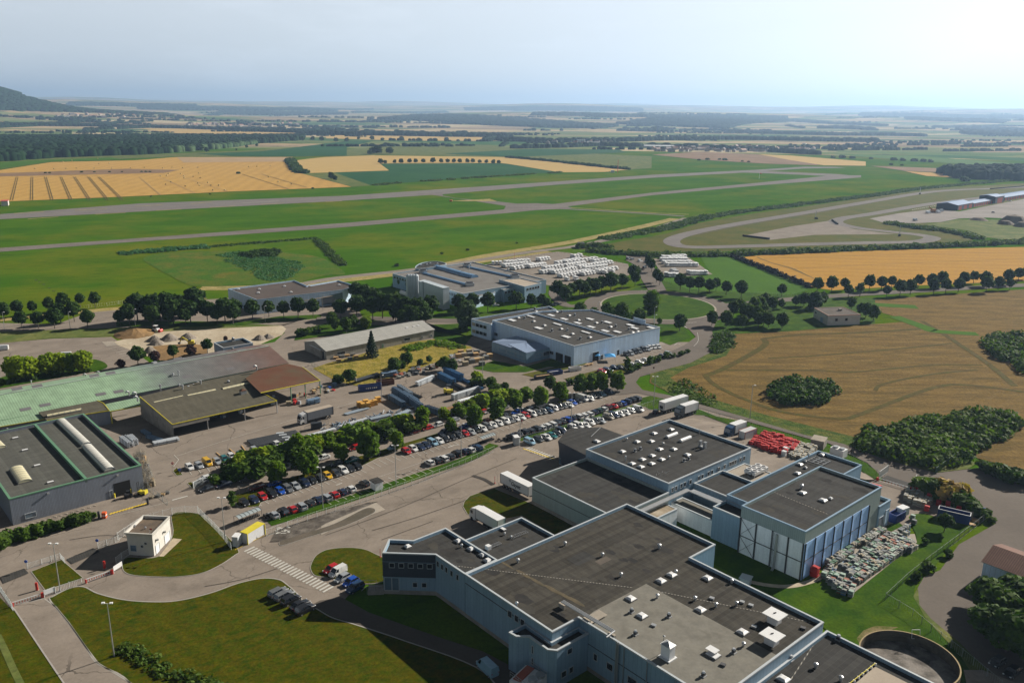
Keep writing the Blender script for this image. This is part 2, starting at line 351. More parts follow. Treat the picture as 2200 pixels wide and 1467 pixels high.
M_lawn = two('lawn',[(.033,.054,.001),(.048,.058,.001),(.022,.044,.001),(.066,.056,.002)],.06,.95,stripes=(2.2,.9,.07),fine=.35,finesc=1.8,bump=.08,stretch=(1,1.6,.5))
M_lawng = two('green_lawn',[(.032,.078,.002),(.052,.090,.002),(.022,.058,.002)],.05,.95,stripes=(2.4,2.3,.06),fine=.3,finesc=1.6,bump=.06)
M_meadow = two('yellow_meadow',[(.20,.16,.02),(.11,.11,.015),(.26,.2,.05)],.11,.95,fine=.4,finesc=1.2,bump=.3)
M_bright = two('bright_field',[(.050,.118,.005),(.040,.10,.005)],.03,.95,fine=.2,finesc=.7)
M_conc = two('pale_concrete',[(.33,.29,.24),(.27,.24,.2)],.2,.85,fine=.1,finesc=2)
M_white = plain('white_marking',(.46,.45,.41),.8,var=.25,sc=2)
M_yel = plain('yellow_marking',(.55,.38,.03),.8,var=.15,sc=2)
M_pitch = two('dark_repair',[(.07,.062,.055),(.045,.04,.037)],.1,.9,fine=.2,finesc=1.5)
# ---- far fields (distances of 0.8 to 4 km, laid as sheets)
sheet('wheat_field',[(-40,372),(0,366),(110,349),(290,345),(380,338),(630,338),(618,348),(632,372),(650,374),(755,402),(500,412),(250,424),(0,434),(-40,436)],.3,M_wheat)
sheet('stubble_strip',[(-40,374),(60,371),(270,363.5),(385,366),(352,372.5),(0,380),(-40,381)],.5,M_brown)
sheet('harvested_field',[(380,338.5),(628,338.5),(618,348),(395,350)],.5,M_brown if False else two('light_stubble',[(.36,.25,.14),(.30,.21,.12)],.02,fine=.1,finesc=.3))
for tp,bt in ((37,25),(69,68),(98,112),(131,153),(160,193),(190,232),(212,264)):
    for s in (-2.2,2.2):
        a = G(tp,381);b = G(bt,431);a[0] += s*.6;b[0] += s*.6;ribbon('tractor_track',[a,b],.75,.6,M_asphd if False else two('track_dark',[(.10,.08,.035),(.13,.1,.04)],.1),smooth=False,world=True)
for a,b in (((520,375),(620,407)),((562,375),(660,404)),((300,382),(345,420)),((350,384),(420,416)),((400,384),(490,412))):
    ribbon('tractor_track',[a,b],1.2 if a[0] > 500 else .8,.6,MC['track_dark'] if a[0] > 500 else MC['light_stubble'],smooth=False)
sheet('wheat_field',[(632,346),(660,342),(700,338),(805,334),(815,345),(836,367),(720,371),(650,373)],.3,M_wheat2)
sheet('wheat_field',[(806,334.5),(1087,338),(1160,345),(1352,365),(1300,370),(1204,371),(1090,352.5),(1075,351),(815,352)],.3,M_wheat2)
sheet('crop_field',[(816,352),(1075,351),(1204,371),(1150,373),(980,384),(797,399),(720,372),(836,367)],.3,M_dkg)
sheet('rough_field',[(650,374),(720,372),(797,399),(757,402)],.3,M_rough)
sheet('rough_field',[(0,349),(120,340),(280,333),(390,330),(520,325),(640,316),(640,337),(380,337),(110,348),(0,364)],.3,M_rough)
sheet('green_field',[(0,350),(60,346),(240,339),(265,344),(100,349),(0,363)],.5,M_bright)
sheet('crop_field',[(420,331),(560,326),(600,322),(740,304),(800,304),(745,318),(745,335),(630,337),(500,336)],.6,M_dkg)
sheet('rough_field',[(740,322),(900,308),(1050,312),(1180,325),(1400,337),(1400,362),(1352,365),(1160,344),(1087,337),(806,333),(700,337),(745,333)],.25,M_rough)
sheet('green_field',[(955,331),(1150,320),(1330,322),(1345,328),(1200,334),(1100,338)],.5,M_dkg)
sheet('ploughed_field',[(1400,333),(1500,327),(1625,332),(1750,352),(1760,356),(1640,352),(1520,345)],.5,M_brown)
sheet('wheat_field',[(1628,332),(1700,335),(1860,348),(1860,357),(1770,356),(1700,345)],.5,M_wheat2)
sheet('green_field',[(1790,331),(1960,335),(2200,353),(2200,362),(2060,353),(1860,338)],.5,M_bright)
sheet('ploughed_field',[(1870,357),(2010,362),(2022,371),(1945,368)],.5,M_brown)
sheet('wheat_field',[(1945,369),(2024,373),(2040,381),(2065,383),(1990,379)],.6,M_wheat)
sheet('wheat_field',[(290,275),(560,277),(760,288),(700,290),(420,291),(350,284)],.6,M_wheat2)
sheet('wheat_field',[(700,288),(900,291),(1080,294),(1075,303),(870,303),(700,298)],.6,M_wheat2)
sheet('wheat_field',[(0,217),(80,214),(75,222),(0,223)],.5,M_wheat2) if False else None
# ---- airfield
sheet('runway',[(-60,465),(0,460.5),(300,437.5),(740,421),(940,407.5),(1200,390),(1400,376),(1620,365.5),(1727,358.5),(1790,359),(1818,361),(1727,362.5),(1600,371),(1400,382.5),(1200,397),(960,417),(740,431.5),(300,455),(0,471.5),(-60,475)],.1,M_run)
sheet('taxiway',[(-60,538),(0,533),(300,512),(740,479.5),(1090,450),(1240,433),(1400,414.5),(1640,392),(1790,377),(1850,377),(1850,381.5),(1640,398),(1400,420),(1250,440),(1170,450),(1090,458),(740,488.5),(300,519),(0,541.5),(-60,546)],.1,M_taxi)
sheet('taxiway',[(1590,371),(1640,368),(1800,374.5),(1835,378),(1800,379.5),(1640,372.5)],.12,M_taxi)
sheet('taxiway',[(890,417),(950,415),(952,421),(985,427),(1070,433.5),(1110,438),(1150,437),(1210,440),(1230,448),(1150,452),(1080,455),(1087,443),(1010,431),(935,420)],.12,M_taxi)
sheet('bare_patch',[(966,432),(1010,430),(1052,427.5),(1068,433),(1050,433),(1000,433)],.16,M_dry)
ribbon('service_road',[(1150,446),(1210,449),(1300,454),(1400,460),(1470,465)],7,.13,M_taxi)
ribbon('dry_verge',[(1210,445.5),(1400,457.5),(1480,461)],4,.1,M_dry)
for a,b in (((30,459),(95,455.5)),((160,452.5),(230,449)),((290,443.8),(350,440.5)),((410,438),(455,434)),((60,471),(125,466.5)),((205,461),(270,457.5)),((335,453),(390,450)),((450,446.3),(505,443)),((700,434.5),(735,432.3)),((560,439.5),(610,436.5))):
    ribbon('dry_verge',[a,b],3.2,.13,M_dry,smooth=False)
for a,b in (((520,437),(600,432)),((930,409),(1010,404)),((1340,384),(1410,380)),((1480,374),(1560,370))):
    ribbon('runway_marking',[a,b],3.5,.15,two('worn_marking',[(.26,.24,.22),(.2,.18,.17)],.1),smooth=False)
sheet('marsh_ground',[(308,556),(350,544),(440,540),(580,541),(660,548),(705,560),(732,578),(740,590),(700,592),(640,606),(560,612),(470,615),(410,613),(360,590),(325,570)],.12,two('marsh_grass',[(.06,.105,.008),(.11,.105,.015),(.04,.10,.008)],.03,fine=.35,finesc=.6,bump=.3),smooth=True)
ribbon('dry_verge',[(430,620),(560,617),(700,606),(800,594),(930,574),(1050,549),(1200,525),(1300,505),(1380,487),(1450,470)],11,.1,M_dry)
ribbon('dry_verge',[(0,688),(200,668),(330,655),(440,640)],7,.1,M_dry)
ribbon('gravel_road',[(560,632),(700,601),(860,583),(950,571),(1036,558),(1130,543),(1238,529),(1339,507.6),(1400,494),(1440,481),(1475,469)],8,.14,M_gravel2)
ribbon('dry_verge',[(700,608),(860,590),(1036,563),(1180,541)],6,.12,M_dry)
# ---- race track
sheet('olive_grass',[(1240,536),(1330,520),(1430,503),(1500,480),(1600,462),(1800,434),(2000,406),(2200,394),(2400,380),(2400,430),(2100,445),(2010,455),(1930,462),(1900,475),(1990,480),(2080,500),(2090,518),(2000,531),(1500,541),(1330,541)],.1,M_olive)
ribbon('race_track',[(2400,384),(2200,402),(2018,411),(1873,433),(1727,458),(1582,482),(1491,500),(1447,514),(1450,526),(1491,531.6),(1582,530),(1727,525.5),(1873,522),(1970,520),(2003,512),(1974,505),(1909,498),(1836,489),(1796,478),(1814,469),(1873,460),(2018,436),(2200,416),(2400,395)],13.5,.2,M_run,n=8)
sheet('gravel_trap',[(1597,507),(1700,487),(1787,474),(1795,482),(1836,493),(1909,502),(1925,503.5),(1750,505),(1655,516)],.14,M_gravel2)
sheet('paddock',[(1868,470),(1930,459),(2010,449),(2060,455),(2200,428),(2400,402),(2400,470),(2200,471),(2120,468),(2060,470),(2020,478),(1960,480),(1895,478)],.14,two('paddock_tar',[(.25,.225,.205),(.2,.18,.165)],.03,fine=.1,finesc=.5))
sheet('rough_field',[(1990,483),(2060,472),(2200,473),(2400,476),(2400,520),(2200,521),(2120,510),(2080,496)],.12,M_rough)
for i in range(14): ribbon('kerb_marking',[(1960+i*4.2,451.5-i*.75),(1962+i*4.2,451.2-i*.75)],1.6,.24,M_white,smooth=False)
ribbon('tyre_marks',[(1500,505),(1600,484),(1727,463),(1873,437)],1.2,.22,M_asphd)
# ---- fields right
sheet('wheat_field',[(1593,553),(1633,549),(1900,538),(2200,531),(2400,526),(2400,598),(2200,604),(1960,614),(1790,624),(1745,618)],.1,M_wheat3)
for w_ in (-1,1): ribbon('tractor_track',[(1626+w_,553),(1660,566),(1700,577+w_),(1745,597),(1780,612)],.8,.16,MC['track_dark'])
ribbon('tractor_track',[(1640,556),(1800,551),(2000,546),(2300,540)],.6,.15,MC['track_dark'])
ribbon('tractor_track',[(1700,578),(1900,568),(2100,560),(2300,554)],.6,.15,MC['track_dark'])
ribbon('dry_verge',[(1480,545),(1700,541),(1900,533),(2100,524),(2300,518)],5,.14,M_dry)
ribbon('gravel_road',[(1360,547),(1560,547.5),(1800,538),(2000,530),(2200,523),(2400,517)],4.5,.15,M_gravel2)
sheet('green_field',[(1505,553),(1568,552),(1742,621),(1700,634),(1480,622),(1425,603),(1420,597),(1530,592)],.1,M_bright)
sheet('brown_field',[(1400,797),(1480,770),(1560,752),(1576,735),(1575,716),(1680,712),(1790,700),(1890,696),(1960,690),(1880,668),(1840,655),(1870,645),(2050,632),(2200,622),(2500,610),(2500,1010),(2200,995),(2160,940),(2000,920),(1830,955),(1700,925),(1560,880),(1450,850),(1395,822)],.1,M_stub)
M_trk = two('field_track',[(.062,.066,.011),(.090,.072,.018),(.07,.05,.015)],.15,fine=.3,finesc=1)
for ln,w in (([(1640,728),(1720,720),(1850,715),(2000,706)],2.5),([(1640,728),(1640,745),(1560,790),(1515,808)],3),([(1515,808),(1540,830),(1600,858),(1680,885),(1800,900),(1850,890),(2000,835),(2080,828),(2250,850)],2.2),
              ([(1980,690),(2030,720),(2060,740),(2120,780),(2180,830)],2.6),([(2046,738),(1950,748),(1750,765),(1650,770)],1.6),([(1560,796),(1750,796),(1830,800),(2000,785),(2110,785)],1.5),
              ([(1920,680),(1990,705),(2010,712),(2100,718)],7),([(1880,655),(1970,660)],9),([(1880,840),(1900,825),(2000,805),(2100,795)],1.6)):
    ribbon('field_track',ln,w,.16,M_trk if w < 5 else M_bright)
sheet('brown_field',[(2070,950),(2110,932),(2200,930),(2500,930),(2500,1040),(2200,1010),(2100,985)],.14,M_stub)
sheet('field_margin',[(1395,800),(1400,822),(1450,852),(1560,884),(1700,930),(1835,962),(1930,985),(1960,975),(1820,935),(1650,893),(1520,855),(1465,830),(1440,812),(1480,790),(1560,765),(1580,735),(1560,720),(1535,745),(1530,755),(1480,778)],.13,two('weedy_margin',[(.06,.095,.012),(.13,.12,.03),(.035,.07,.01)],.09,fine=.45,finesc=1,bump=.5),smooth=False)
# ---- lots of vehicles by the airfield
sheet('gravel_lot',[(1030,572),(1100,555),(1197,541),(1225,544),(1300,558),(1350,568),(1352,592),(1300,604),(1190,616),(1150,608),(1090,588)],.14,M_gravel2)
sheet('gravel_lot',[(1400,556),(1480,554),(1497,565),(1531,590),(1428,597)],.14,M_gravel2)
sheet('road',[(1345,549),(1400,551),(1405,575),(1418,600),(1432,625),(1395,628),(1378,600),(1366,570),(1345,560)],.15,M_road)
# ---- roundabout
c0 = (G(1293,655)+G(1533,660))/2;r0 = np.hypot(*(G(1533,660)-G(1293,655)))/2
cY = (G(1405,632)+G(1415,687))/2;c0 = np.array([c0[0],cY[1]]);rY = abs(G(1405,632)[1]-G(1415,687)[1])/2
def ring(r,ry,n=64,c=None): c = c0 if c is None else c;return [c+np.array([r*math.cos(2*math.pi*i/n),ry*math.sin(2*math.pi*i/n)]) for i in range(n)]
flat('roundabout_road',ring(r0+9.5,rY+9.5),.17,M_road);flat('roundabout_apron',ring(r0+1.0,rY+1.0),.19,M_conc);flat('roundabout_lawn',ring(r0,rY),.21,M_lawng)
ribbon('road',[(1520,662),(1580,655),(1650,648),(1778,637),(1960,626),(2200,613),(2400,604)],8.5,.16,M_road)
ribbon('road',[(1300,668),(1265,672),(1225,680),(1150,688),(1020,690),(900,688),(780,684),(680,686)],8,.16,M_road)
ribbon('road',[(1262,655),(1225,658),(1205,650),(1190,632),(1195,618)],6,.15,M_road)
sheet('road',[(1490,688),(1540,672),(1540,690),(1530,712),(1536,740),(1528,757),(1484,780),(1420,797),(1375,810),(1366,822),(1372,843),(1340,848),(1300,850),(1330,812),(1400,775),(1470,742),(1496,725),(1480,708),(1462,700)],.16,M_road)
sheet('road',[(1366,822),(1380,838),(1440,850),(1500,868),(1595,895),(1723,933),(1812,954),(1891,984),(1958,1003),(2020,1018),(2000,1060),(1900,1030),(1863,994.5),(1809,968.6),(1782,953.6),(1741,944),(1591,902),(1509,879),(1430,858),(1372,845),(1350,845)],.15,M_road)
# ---- works yards
sheet('asphalt_yard',[(-200,1270),(-200,820),(0,835),(225,803),(420,765),(590,735),(612,715),(600,700),(660,684),(760,690),(1010,690),(1060,720),(1420,735),(1480,735),(1500,720),(1532,745),(1485,777),(1400,797),(1362,815),(1372,843),(1430,858),(1560,892),(1600,903),(1500,1000),(1230,1131),(1130,1111),(1010,1160),(835,1176),(824,1232),(765,1262),(738,1290),(690,1292),(680,1318),(640,1300),(610,1280),(600,1268),(555,1266),(450,1292),(340,1310),(240,1302),(185,1284),(150,1275),(105,1294),(22,1306),(-20,1262)],.05,M_asph)
sheet('asphalt_strip',[(-80,694),(0,694),(120,697),(190,672),(300,655),(440,644),(500,640),(760,645),(780,684),(660,684),(600,700),(612,715),(608,700),(560,697),(200,706),(0,713),(-80,716)],.06,M_asph)
sheet('asphalt_strip',[(-60,745),(0,738),(110,728),(240,724),(345,795),(225,808),(0,838),(-60,845)],.09,M_asph)
sheet('gravel_site',[(238,736),(330,714),(470,706),(560,702),(606,700),(615,707),(606,720),(560,740),(500,755),(400,770),(345,775),(300,760)],.11,M_gravel,smooth=False)
sheet('bare_earth',[(330,745),(420,740),(445,750),(430,775),(350,775),(320,765)],.14,M_earth,smooth=True)
sheet('pale_parking_bay',[(219,735),(243,733),(252,740),(229,744)],.14,M_conc)
for k in range(7): ribbon('bay_marking',[(228+k*7,745+k*4.2),(254+k*5.5,741+k*4.2)],.18,.14,M_white,smooth=False)
sheet('grass_verge',[(-60,716),(0,713),(200,708),(560,699),(600,699),(590,706),(470,709),(330,714),(245,722),(110,727),(0,738),(-60,745)],.1,M_rough)
sheet('green_lawn',[(-60,830),(0,812),(60,795),(150,775),(200,772),(228,782),(222,794),(150,808),(0,835),(-60,845)],.14,M_lawng,smooth=True)
sheet('grass_verge',[(100,690),(190,672),(440,652),(445,690),(330,696),(130,700)],.1,M_lawng) if False else None
sheet('green_lawn',[(250,692),(350,690),(520,692),(600,680),(690,676),(690,684),(580,694),(480,701),(250,702)],.12,M_lawng)
sheet('green_lawn',[(632,732),(638,716),(668,704),(700,695),(850,700),(960,697),(1010,694),(1040,705),(1012,725),(1000,740),(932,728),(905,690),(780,712),(660,728)],.12,M_lawng)
sheet('green_lawn',[(905,690),(955,668),(1090,672),(1180,664),(1195,682),(1100,690),(960,690)],.12,M_lawng)
sheet('yellow_meadow',[(672,792),(700,782),(780,760),(860,738),(932,729),(1012,745),(1015,752),(960,770),(900,792),(850,810),(790,835),(720,818)],.12,M_meadow)
sheet('green_lawn',[(1015,792),(1060,775),(1130,788),(1190,770),(1230,786),(1225,793),(1180,788),(1130,800),(1060,800)],.12,M_lawng)
sheet('green_lawn',[(1190,668),(1250,648),(1290,640),(1350,625),(1380,612),(1392,625),(1330,640),(1280,655),(1262,672),(1200,685)],.13,M_lawng)
sheet('green_lawn',[(1425,603),(1480,622),(1700,634),(1745,628),(1790,632),(1700,640),(1560,652),(1480,632),(1410,618)],.13,M_lawng)
sheet('green_lawn',[(1500,690),(1560,690),(1690,650),(1790,640),(1880,640),(1880,696),(1700,712),(1575,718),(1560,752),(1540,755),(1530,715)],.14,M_lawng)
sheet('green_lawn',[(1422,735),(1421,705),(1470,712),(1485,725),(1440,742)],.12,M_lawng)
sheet('green_lawn',[(1215,683),(1270,688),(1340,700),(1420,697),(1470,702),(1478,714),(1421,705),(1385,694),(1197,665)],.13,M_lawng)
sheet('grass_verge',[(1210,815),(1330,783),(1400,770),(1480,752),(1487,760),(1440,778),(1350,803),(1260,820)],.13,M_olive)
sheet('grass_verge',[(1120,805),(1190,790),(1260,775),(1260,783),(1180,803),(1150,812)],.12,M_olive)
# car park medians
sheet('grass_median',[(502,1066),(510,1086),(530,1090),(556,1088),(560,1080),(640,1050),(760,1010),(810,985),(870,960),(1000,920),(1200,868),(1300,846),(1335,845),(1342,836),(1330,832),(1200,862),(1060,895),(860,955),(740,990),(600,1035),(520,1060)],.12,M_lawn,kerb=True)
ribbon('grass_strip',[(578,1124),(640,1106),(720,1082),(800,1056),(900,1022),(1000,988),(1040,968),(1062,955)],3.6,.12,M_lawng)
ribbon('grass_strip',[(1110,945),(1160,932),(1240,910),(1320,886),(1380,870),(1420,860)],3.4,.12,M_lawng)
sheet('green_lawn',[(1376,868),(1375,856),(1400,850),(1440,858),(1500,879),(1540,895),(1500,892),(1420,882),(1395,880)],.13,M_lawng,kerb=True)
sheet('green_lawn',[(1500,888),(1591,905),(1741,948),(1800,968),(1850,992),(1880,1010),(1888,1020),(1878,1030),(1850,1012),(1770,975),(1680,950),(1580,918)],.17,M_lawng)
ribbon('planted_strip',[(500,1005),(560,990),(640,965),(760,930),(870,905),(1000,872),(1130,850)],4.5,.1,M_earth)
sheet('grass_patch',[(372,1012),(380,1005),(392,1020),(380,1022)],.12,M_lawn,kerb=True);sheet('grass_patch',[(403,1038),(411,1036),(420,1046),(413,1049)],.12,M_lawn,kerb=True)
# guard house lawns
sheet('lawn',[(264,1212),(268,1228),(290,1236),(340,1239),(380,1239),(430,1232),(470,1215),(505,1192),(512,1184),(495,1160),(462,1132),(428,1105),(372,1104),(372,1150),(340,1196),(275,1198)],.12,M_lawn,smooth=True,kerb=True)
sheet('gravel_patch',[(342,1196),(372,1157),(391,1159),(352,1196)],.15,M_gravel)
sheet('lawn',[(68,1228),(132,1203),(178,1242),(98,1268)],.12,M_lawn,kerb=True)
# office lawns
sheet('lawn',[(668,1222),(671,1208),(682,1192),(705,1181),(745,1177),(780,1180),(805,1190),(830,1206),(830,1243),(795,1254),(745,1250),(700,1240),(677,1236)],.12,M_lawn,smooth=True,kerb=True)
sheet('lawn',[(995,1088),(998,1078),(1010,1066),(1035,1057),(1062,1050),(1148,1085),(1240,1135),(1190,1150),(1120,1108),(1070,1118),(1005,1105)],.12,M_lawn,kerb=True)
sheet('service_road',[(664,1302),(688,1290),(735,1284),(793,1316),(872,1344),(949,1371),(1037,1399),(1100,1432),(1180,1480),(1180,1560),(1100,1500),(1022,1431),(949,1404),(870,1375),(801,1354),(767,1341),(714,1325),(680,1306)],.1,M_asphd)
sheet('south_road',[(22,1303),(95,1286),(120,1304),(148,1338),(185,1391),(211,1425),(280,1467),(380,1520),(180,1520),(137,1467),(90,1397),(32,1310)],.1,M_asph,kerb=True)
sheet('near_lawn',[(108,1290),(115,1281),(150,1264),(180,1261),(210,1275),(262,1288),(320,1293),(380,1291),(450,1275),(510,1254),(560,1243),(598,1245),(618,1257),(640,1277),(660,1301),(680,1308),(714,1327),(767,1343),(870,1377),(1022,1433),(1100,1502),(1300,1620),(360,1620),(281,1469),(211,1427),(185,1392),(148,1340)],.08,M_lawn,smooth=True,kerb=True)
sheet('near_lawn',[(-200,1300),(-20,1262),(20,1305),(32,1312),(90,1399),(137,1469),(180,1560),(-200,1560)],.06,M_lawn)
ribbon('worn_strip',[(-5,1365),(12,1400),(30,1440),(60,1500)],1.2,.1,M_rough)
# tanker bay and stained slab
sheet('concrete_slab',[(690,1124),(705,1108),(805,1078),(828,1095),(720,1135),(690,1150)],.1,M_conc)
sheet('dark_repair',[(612,1132),(690,1108),(790,1080),(812,1078),(700,1125),(668,1145),(635,1162),(580,1165),(590,1146)],.12,two('stained_tar',[(.10,.088,.075),(.17,.15,.13),(.06,.052,.045)],.15,fine=.2),smooth=False)
sheet('raised_island',[(601,1169),(606,1162),(650,1148),(720,1125),(780,1095),(800,1092),(806,1098),(795,1106),(740,1130),(660,1155),(610,1171)],.14,M_pitch if False else two('mossy_tar',[(.12,.10,.08),(.085,.075,.058)],.2,fine=.2),smooth=True,kerb=True)
for k in range(26):
    x = 600+RN.uniform(-6,22);y = 1138+RN.uniform(-6,8)+(x-610)*-.1
    c = G(x,y);flat('white_paint_spill',[c+np.array([math.cos(t),math.sin(t)*.6])*RN.uniform(.12,.55) for t in np.linspace(0,6,7)],.155+k*.0006,M_white)
# markings
def zebra(p0,p1,n,L_,w,z=.09,mat=None):
    a = G(*p0);b = G(*p1);d = (b-a)/(n-1);dn = d/np.hypot(*d);pr = np.array([-dn[1],dn[0]])
    for i in range(n):
        c = a+d*i;flat('zebra_stripe',[c-dn*w/2-pr*L_/2,c+dn*w/2-pr*L_/2,c+dn*w/2+pr*L_/2,c-dn*w/2+pr*L_/2],z,mat or M_white)
zebra((536,1180),(705,1266),26,2.9,.5)
zebra((1133,964),(1187,984),11,2.6,.5)
ribbon('yellow_line',[(1124,964),(1192,987)],.5,.1,M_yel,smooth=False)
for p in (((505,1182),(560,1155)),((560,1155),(575,1148))): ribbon('yellow_line',p,.15,.16,M_yel,smooth=False)
def stalls(p0,p1,n,q,w=.14):
    a = G(*p0);b = G(*p1);e = G(*q)-a
    for i in range(n+1):
        c = a+(b-a)*i/n;ribbon('bay_marking',[c,c+e],w,.1,M_white,smooth=False,world=True)
stalls((785.7,997),(870,972),6,(804,1007.7));stalls((530,1082),(770,1008),17,(547,1092));stalls((873,973),(1285,850),36,(891,984))
stalls((690,1072),(907,1003),14,(712,1084));stalls((590,1108),(690,1072),7,(602,1116));stalls((920,990),(1030,955),8,(932,999))
ribbon('bay_marking',[(575,1104),(690,1066),(800,1030),(1000,962)],.12,.1,M_white,smooth=False)
stalls((400,1003),(475,990),4,(412,1020));ribbon('bay_marking',[(380,980),(480,948),(620,905),(760,865),(830,845)],.12,.1,M_white,smooth=False);ribbon('bay_marking',[(373,1003),(384,988),(374,978)],.14,.11,M_white,smooth=False)
stalls((1340,768),(1420,748),9,(1349,773));stalls((1520,905),(1568,918),4,(1500,915))
ribbon('road_arrow',[(962,962),(975,957),(987,956)],.3,.1,M_white,smooth=False);ribbon('road_arrow',[(722,1043),(735,1038)],.3,.1,M_white,smooth=False)
ribbon('road_line',[(370,1075),(403,1066)],.5,.1,M_white,smooth=False);ribbon('road_line',[(365,1078),(280,1100),(150,1130)],.1,.09,M_white,smooth=False)
ribbon('road_line',[(690,836),(726,828)],.4,.1,M_white,smooth=False)
for i in range(13):
    p = G(236+i*6.55,1106-i*1.9);q = G(241+i*6.55,1102-i*1.9);ribbon('yellow_marking',[p,q],.55,.1,M_yel,smooth=False,world=True)
for i in range(9): ribbon('give_way_line',[(1378+i*4.6,625-i*.1),(1380.5+i*4.6,625-i*.1)],.6,.2,M_white,smooth=False)
for i in range(8): ribbon('give_way_line',[(1470+i*3.4,695.5-i*.3),(1472+i*3.4,695.4-i*.3)],.5,.2,M_white,smooth=False)
ribbon('road_line',[(1498,715),(1500,733),(1490,745)],.15,.2,M_white);ribbon('road_line',[(1467,699),(1476,706)],.3,.2,M_white,smooth=False);ribbon('road_line',[(1540,645),(1555,651)],.3,.2,M_white,smooth=False)
ribbon('road_line',[(1449,742),(1455,738),(1462,741)],.3,.18,M_white,smooth=False)
# cracks in the yard
for ln in (([(800,1140),(900,1110),(1000,1075),(1050,1055)]),([(700,1150),(850,1095),(1000,1030),(1110,985)]),([(820,1160),(930,1120)]),([(300,1160),(230,1150),(150,1160)]),([(600,1220),(520,1245),(440,1260)]),([(560,990),(620,960),(680,938)]),([(1500,960),(1560,940)])):
    ribbon('tar_seam',ln,.16,.09,M_pitch)
ribbon('wet_stain',[(1015,1022),(1040,1030),(1060,1042)],1.2,.09,M_pitch)
# east side
sheet('tarmac_apron',[(2010,1017),(2100,1006),(2200,1016),(2600,1040),(2600,1700),(2300,1560),(2150,1467),(2110,1430),(2060,1380),(2000,1330),(1975,1300),(1972,1262),(1985,1240),(2020,1225),(2060,1170),(2140,1125),(2125,1100),(2050,1060),(1990,1045)],.1,M_road)
sheet('works_yard',[(1850,1004),(1880,1030),(1950,1048),(2010,1058),(2060,1075),(2115,1100),(2095,1120),(2040,1120),(1985,1103),(1957,1106),(1952,1112),(1960,1128),(1930,1142),(1900,1150),(1880,1160),(1820,1195),(1790,1215),(1750,1180),(1880,1060)],.12,M_asph)
sheet('concrete_slab',[(1768,1222),(1800,1205),(1880,1150),(1965,1148),(1970,1166),(1826,1281),(1775,1245)],.14,M_conc)
sheet('green_lawn',[(1957,1106),(1985,1103),(2040,1122),(2098,1122),(2060,1150),(2010,1215),(1970,1240),(1962,1282),(1990,1330),(2070,1420),(2100,1467),(1900,1467),(1760,1340),(1660,1280),(1700,1255),(1825,1283),(1970,1168),(1968,1148),(1950,1112)],.1,M_lawng)
sheet('green_lawn',[(1900,1138),(1912,1127),(1932,1124),(1940,1130),(1915,1143)],.15,M_lawng,kerb=True)
sheet('green_lawn',[(1420,1090),(1500,1085),(1600,1180),(1725,1250),(1765,1230),(1830,1285),(1780,1345),(1530,1210)],.08,M_lawng)
ribbon('worn_path',[(1600,1248),(1650,1258),(1700,1260),(1750,1247),(1772,1232)],1.4,.13,M_gravel)
sheet('bare_earth',[(1840,1372),(1855,1355),(1880,1345),(1930,1348),(1870,1370),(1850,1390)],.12,two('trodden',[(.2,.15,.08),(.08,.09,.02)],.3,fine=.3))
sheet('weedy_margin',[(1962,1282),(1972,1262),(1975,1300),(2000,1330),(2060,1380),(2110,1430),(2150,1467),(2100,1467),(2060,1405),(1990,1332)],.125,M_rough)
sheet('gravel_patch',[(2070,1440),(2110,1440),(2180,1467),(2300,1540),(2090,1540)],.14,M_gravel2)
sheet('weedy_margin',[(1890,984),(1958,1003),(2009,1016),(2080,1008),(2100,995),(2050,980),(1960,965)],.13,M_rough)
# raised north-east yard: a gently sloping slab, high beside the halls
def G3(px,py,z): p = G(px,py,z);return (p[0],p[1],z)
mb = MB();nearl = [(1430,905,3.3),(1560,990,3.3),(1660,1030,3.3),(1780,1010,3.3),(1860,1030,3.3)];farl = [(1492,898,.2),(1570,915,.2),(1660,944,.2),(1790,975,.2),(1878,1030,.2)]
for i in range(4): mb.poly([G3(*nearl[i]),G3(*nearl[i+1]),G3(*farl[i+1]),G3(*farl[i])])
o = mb.build('sloping_yard',M_asph);o['kind'] = 'structure'
# ================= BUILDINGS =================
M_roofA = striped('roof_felt',(.040,.039,.037),(.064,.062,.058),1.05,.045,math.atan2(AU[1],AU[0]),.16,.85,blot=.22)
M_roofB = striped('roof_felt_cross',(.040,.039,.037),(.07,.064,.058),1.05,.045,math.atan2(BV[1],BV[0]),.16,.85,blot=.22)
M_roofbrown = striped('roof_felt_aged',(.046,.042,.035),(.072,.067,.058),1.05,.05,math.atan2(AU[1],AU[0]),.22,.85,blot=.3)
M_roofgrey = two('roof_pale_felt',[(.16,.152,.132),(.138,.13,.112),(.185,.175,.15)],.12,.85,fine=.1,finesc=1.6)
M_roofbeige = two('roof_beige',[(.36,.31,.25),(.32,.27,.22)],.1,.85,fine=.08)
M_clad = striped('blue_grey_cladding',(.21,.31,.40),(.13,.20,.27),1.0,.07,rnd=.045,rough=.45,blot=.06,wall=True)
M_cladg = striped('green_grey_cladding',(.26,.31,.295),(.17,.21,.20),.5,.12,rnd=.04,rough=.5,blot=.05,wall=True)
M_cladb = striped('pale_blue_cladding',(.52,.66,.82),(.32,.42,.52),1.0,.07,rnd=.06,rough=.45,blot=.08,wall=True)
M_cladgrey = striped('grey_cladding',(.20,.22,.26),(.12,.135,.16),.33,.3,rnd=.05,rough=.5,blot=.05,wall=True)
M_cladw = striped('white_panel',(.76,.78,.79),(.48,.51,.53),1.2,.03,rnd=.04,rough=.5,blot=.08,wall=True)
M_navy = striped('navy_cladding',(.045,.055,.075),(.03,.035,.05),.5,.1,rnd=.05,rough=.4,blot=.05,wall=True)
M_wall = two('painted_wall',[(.52,.50,.46),(.45,.43,.39)],.3,.8,fine=.05)
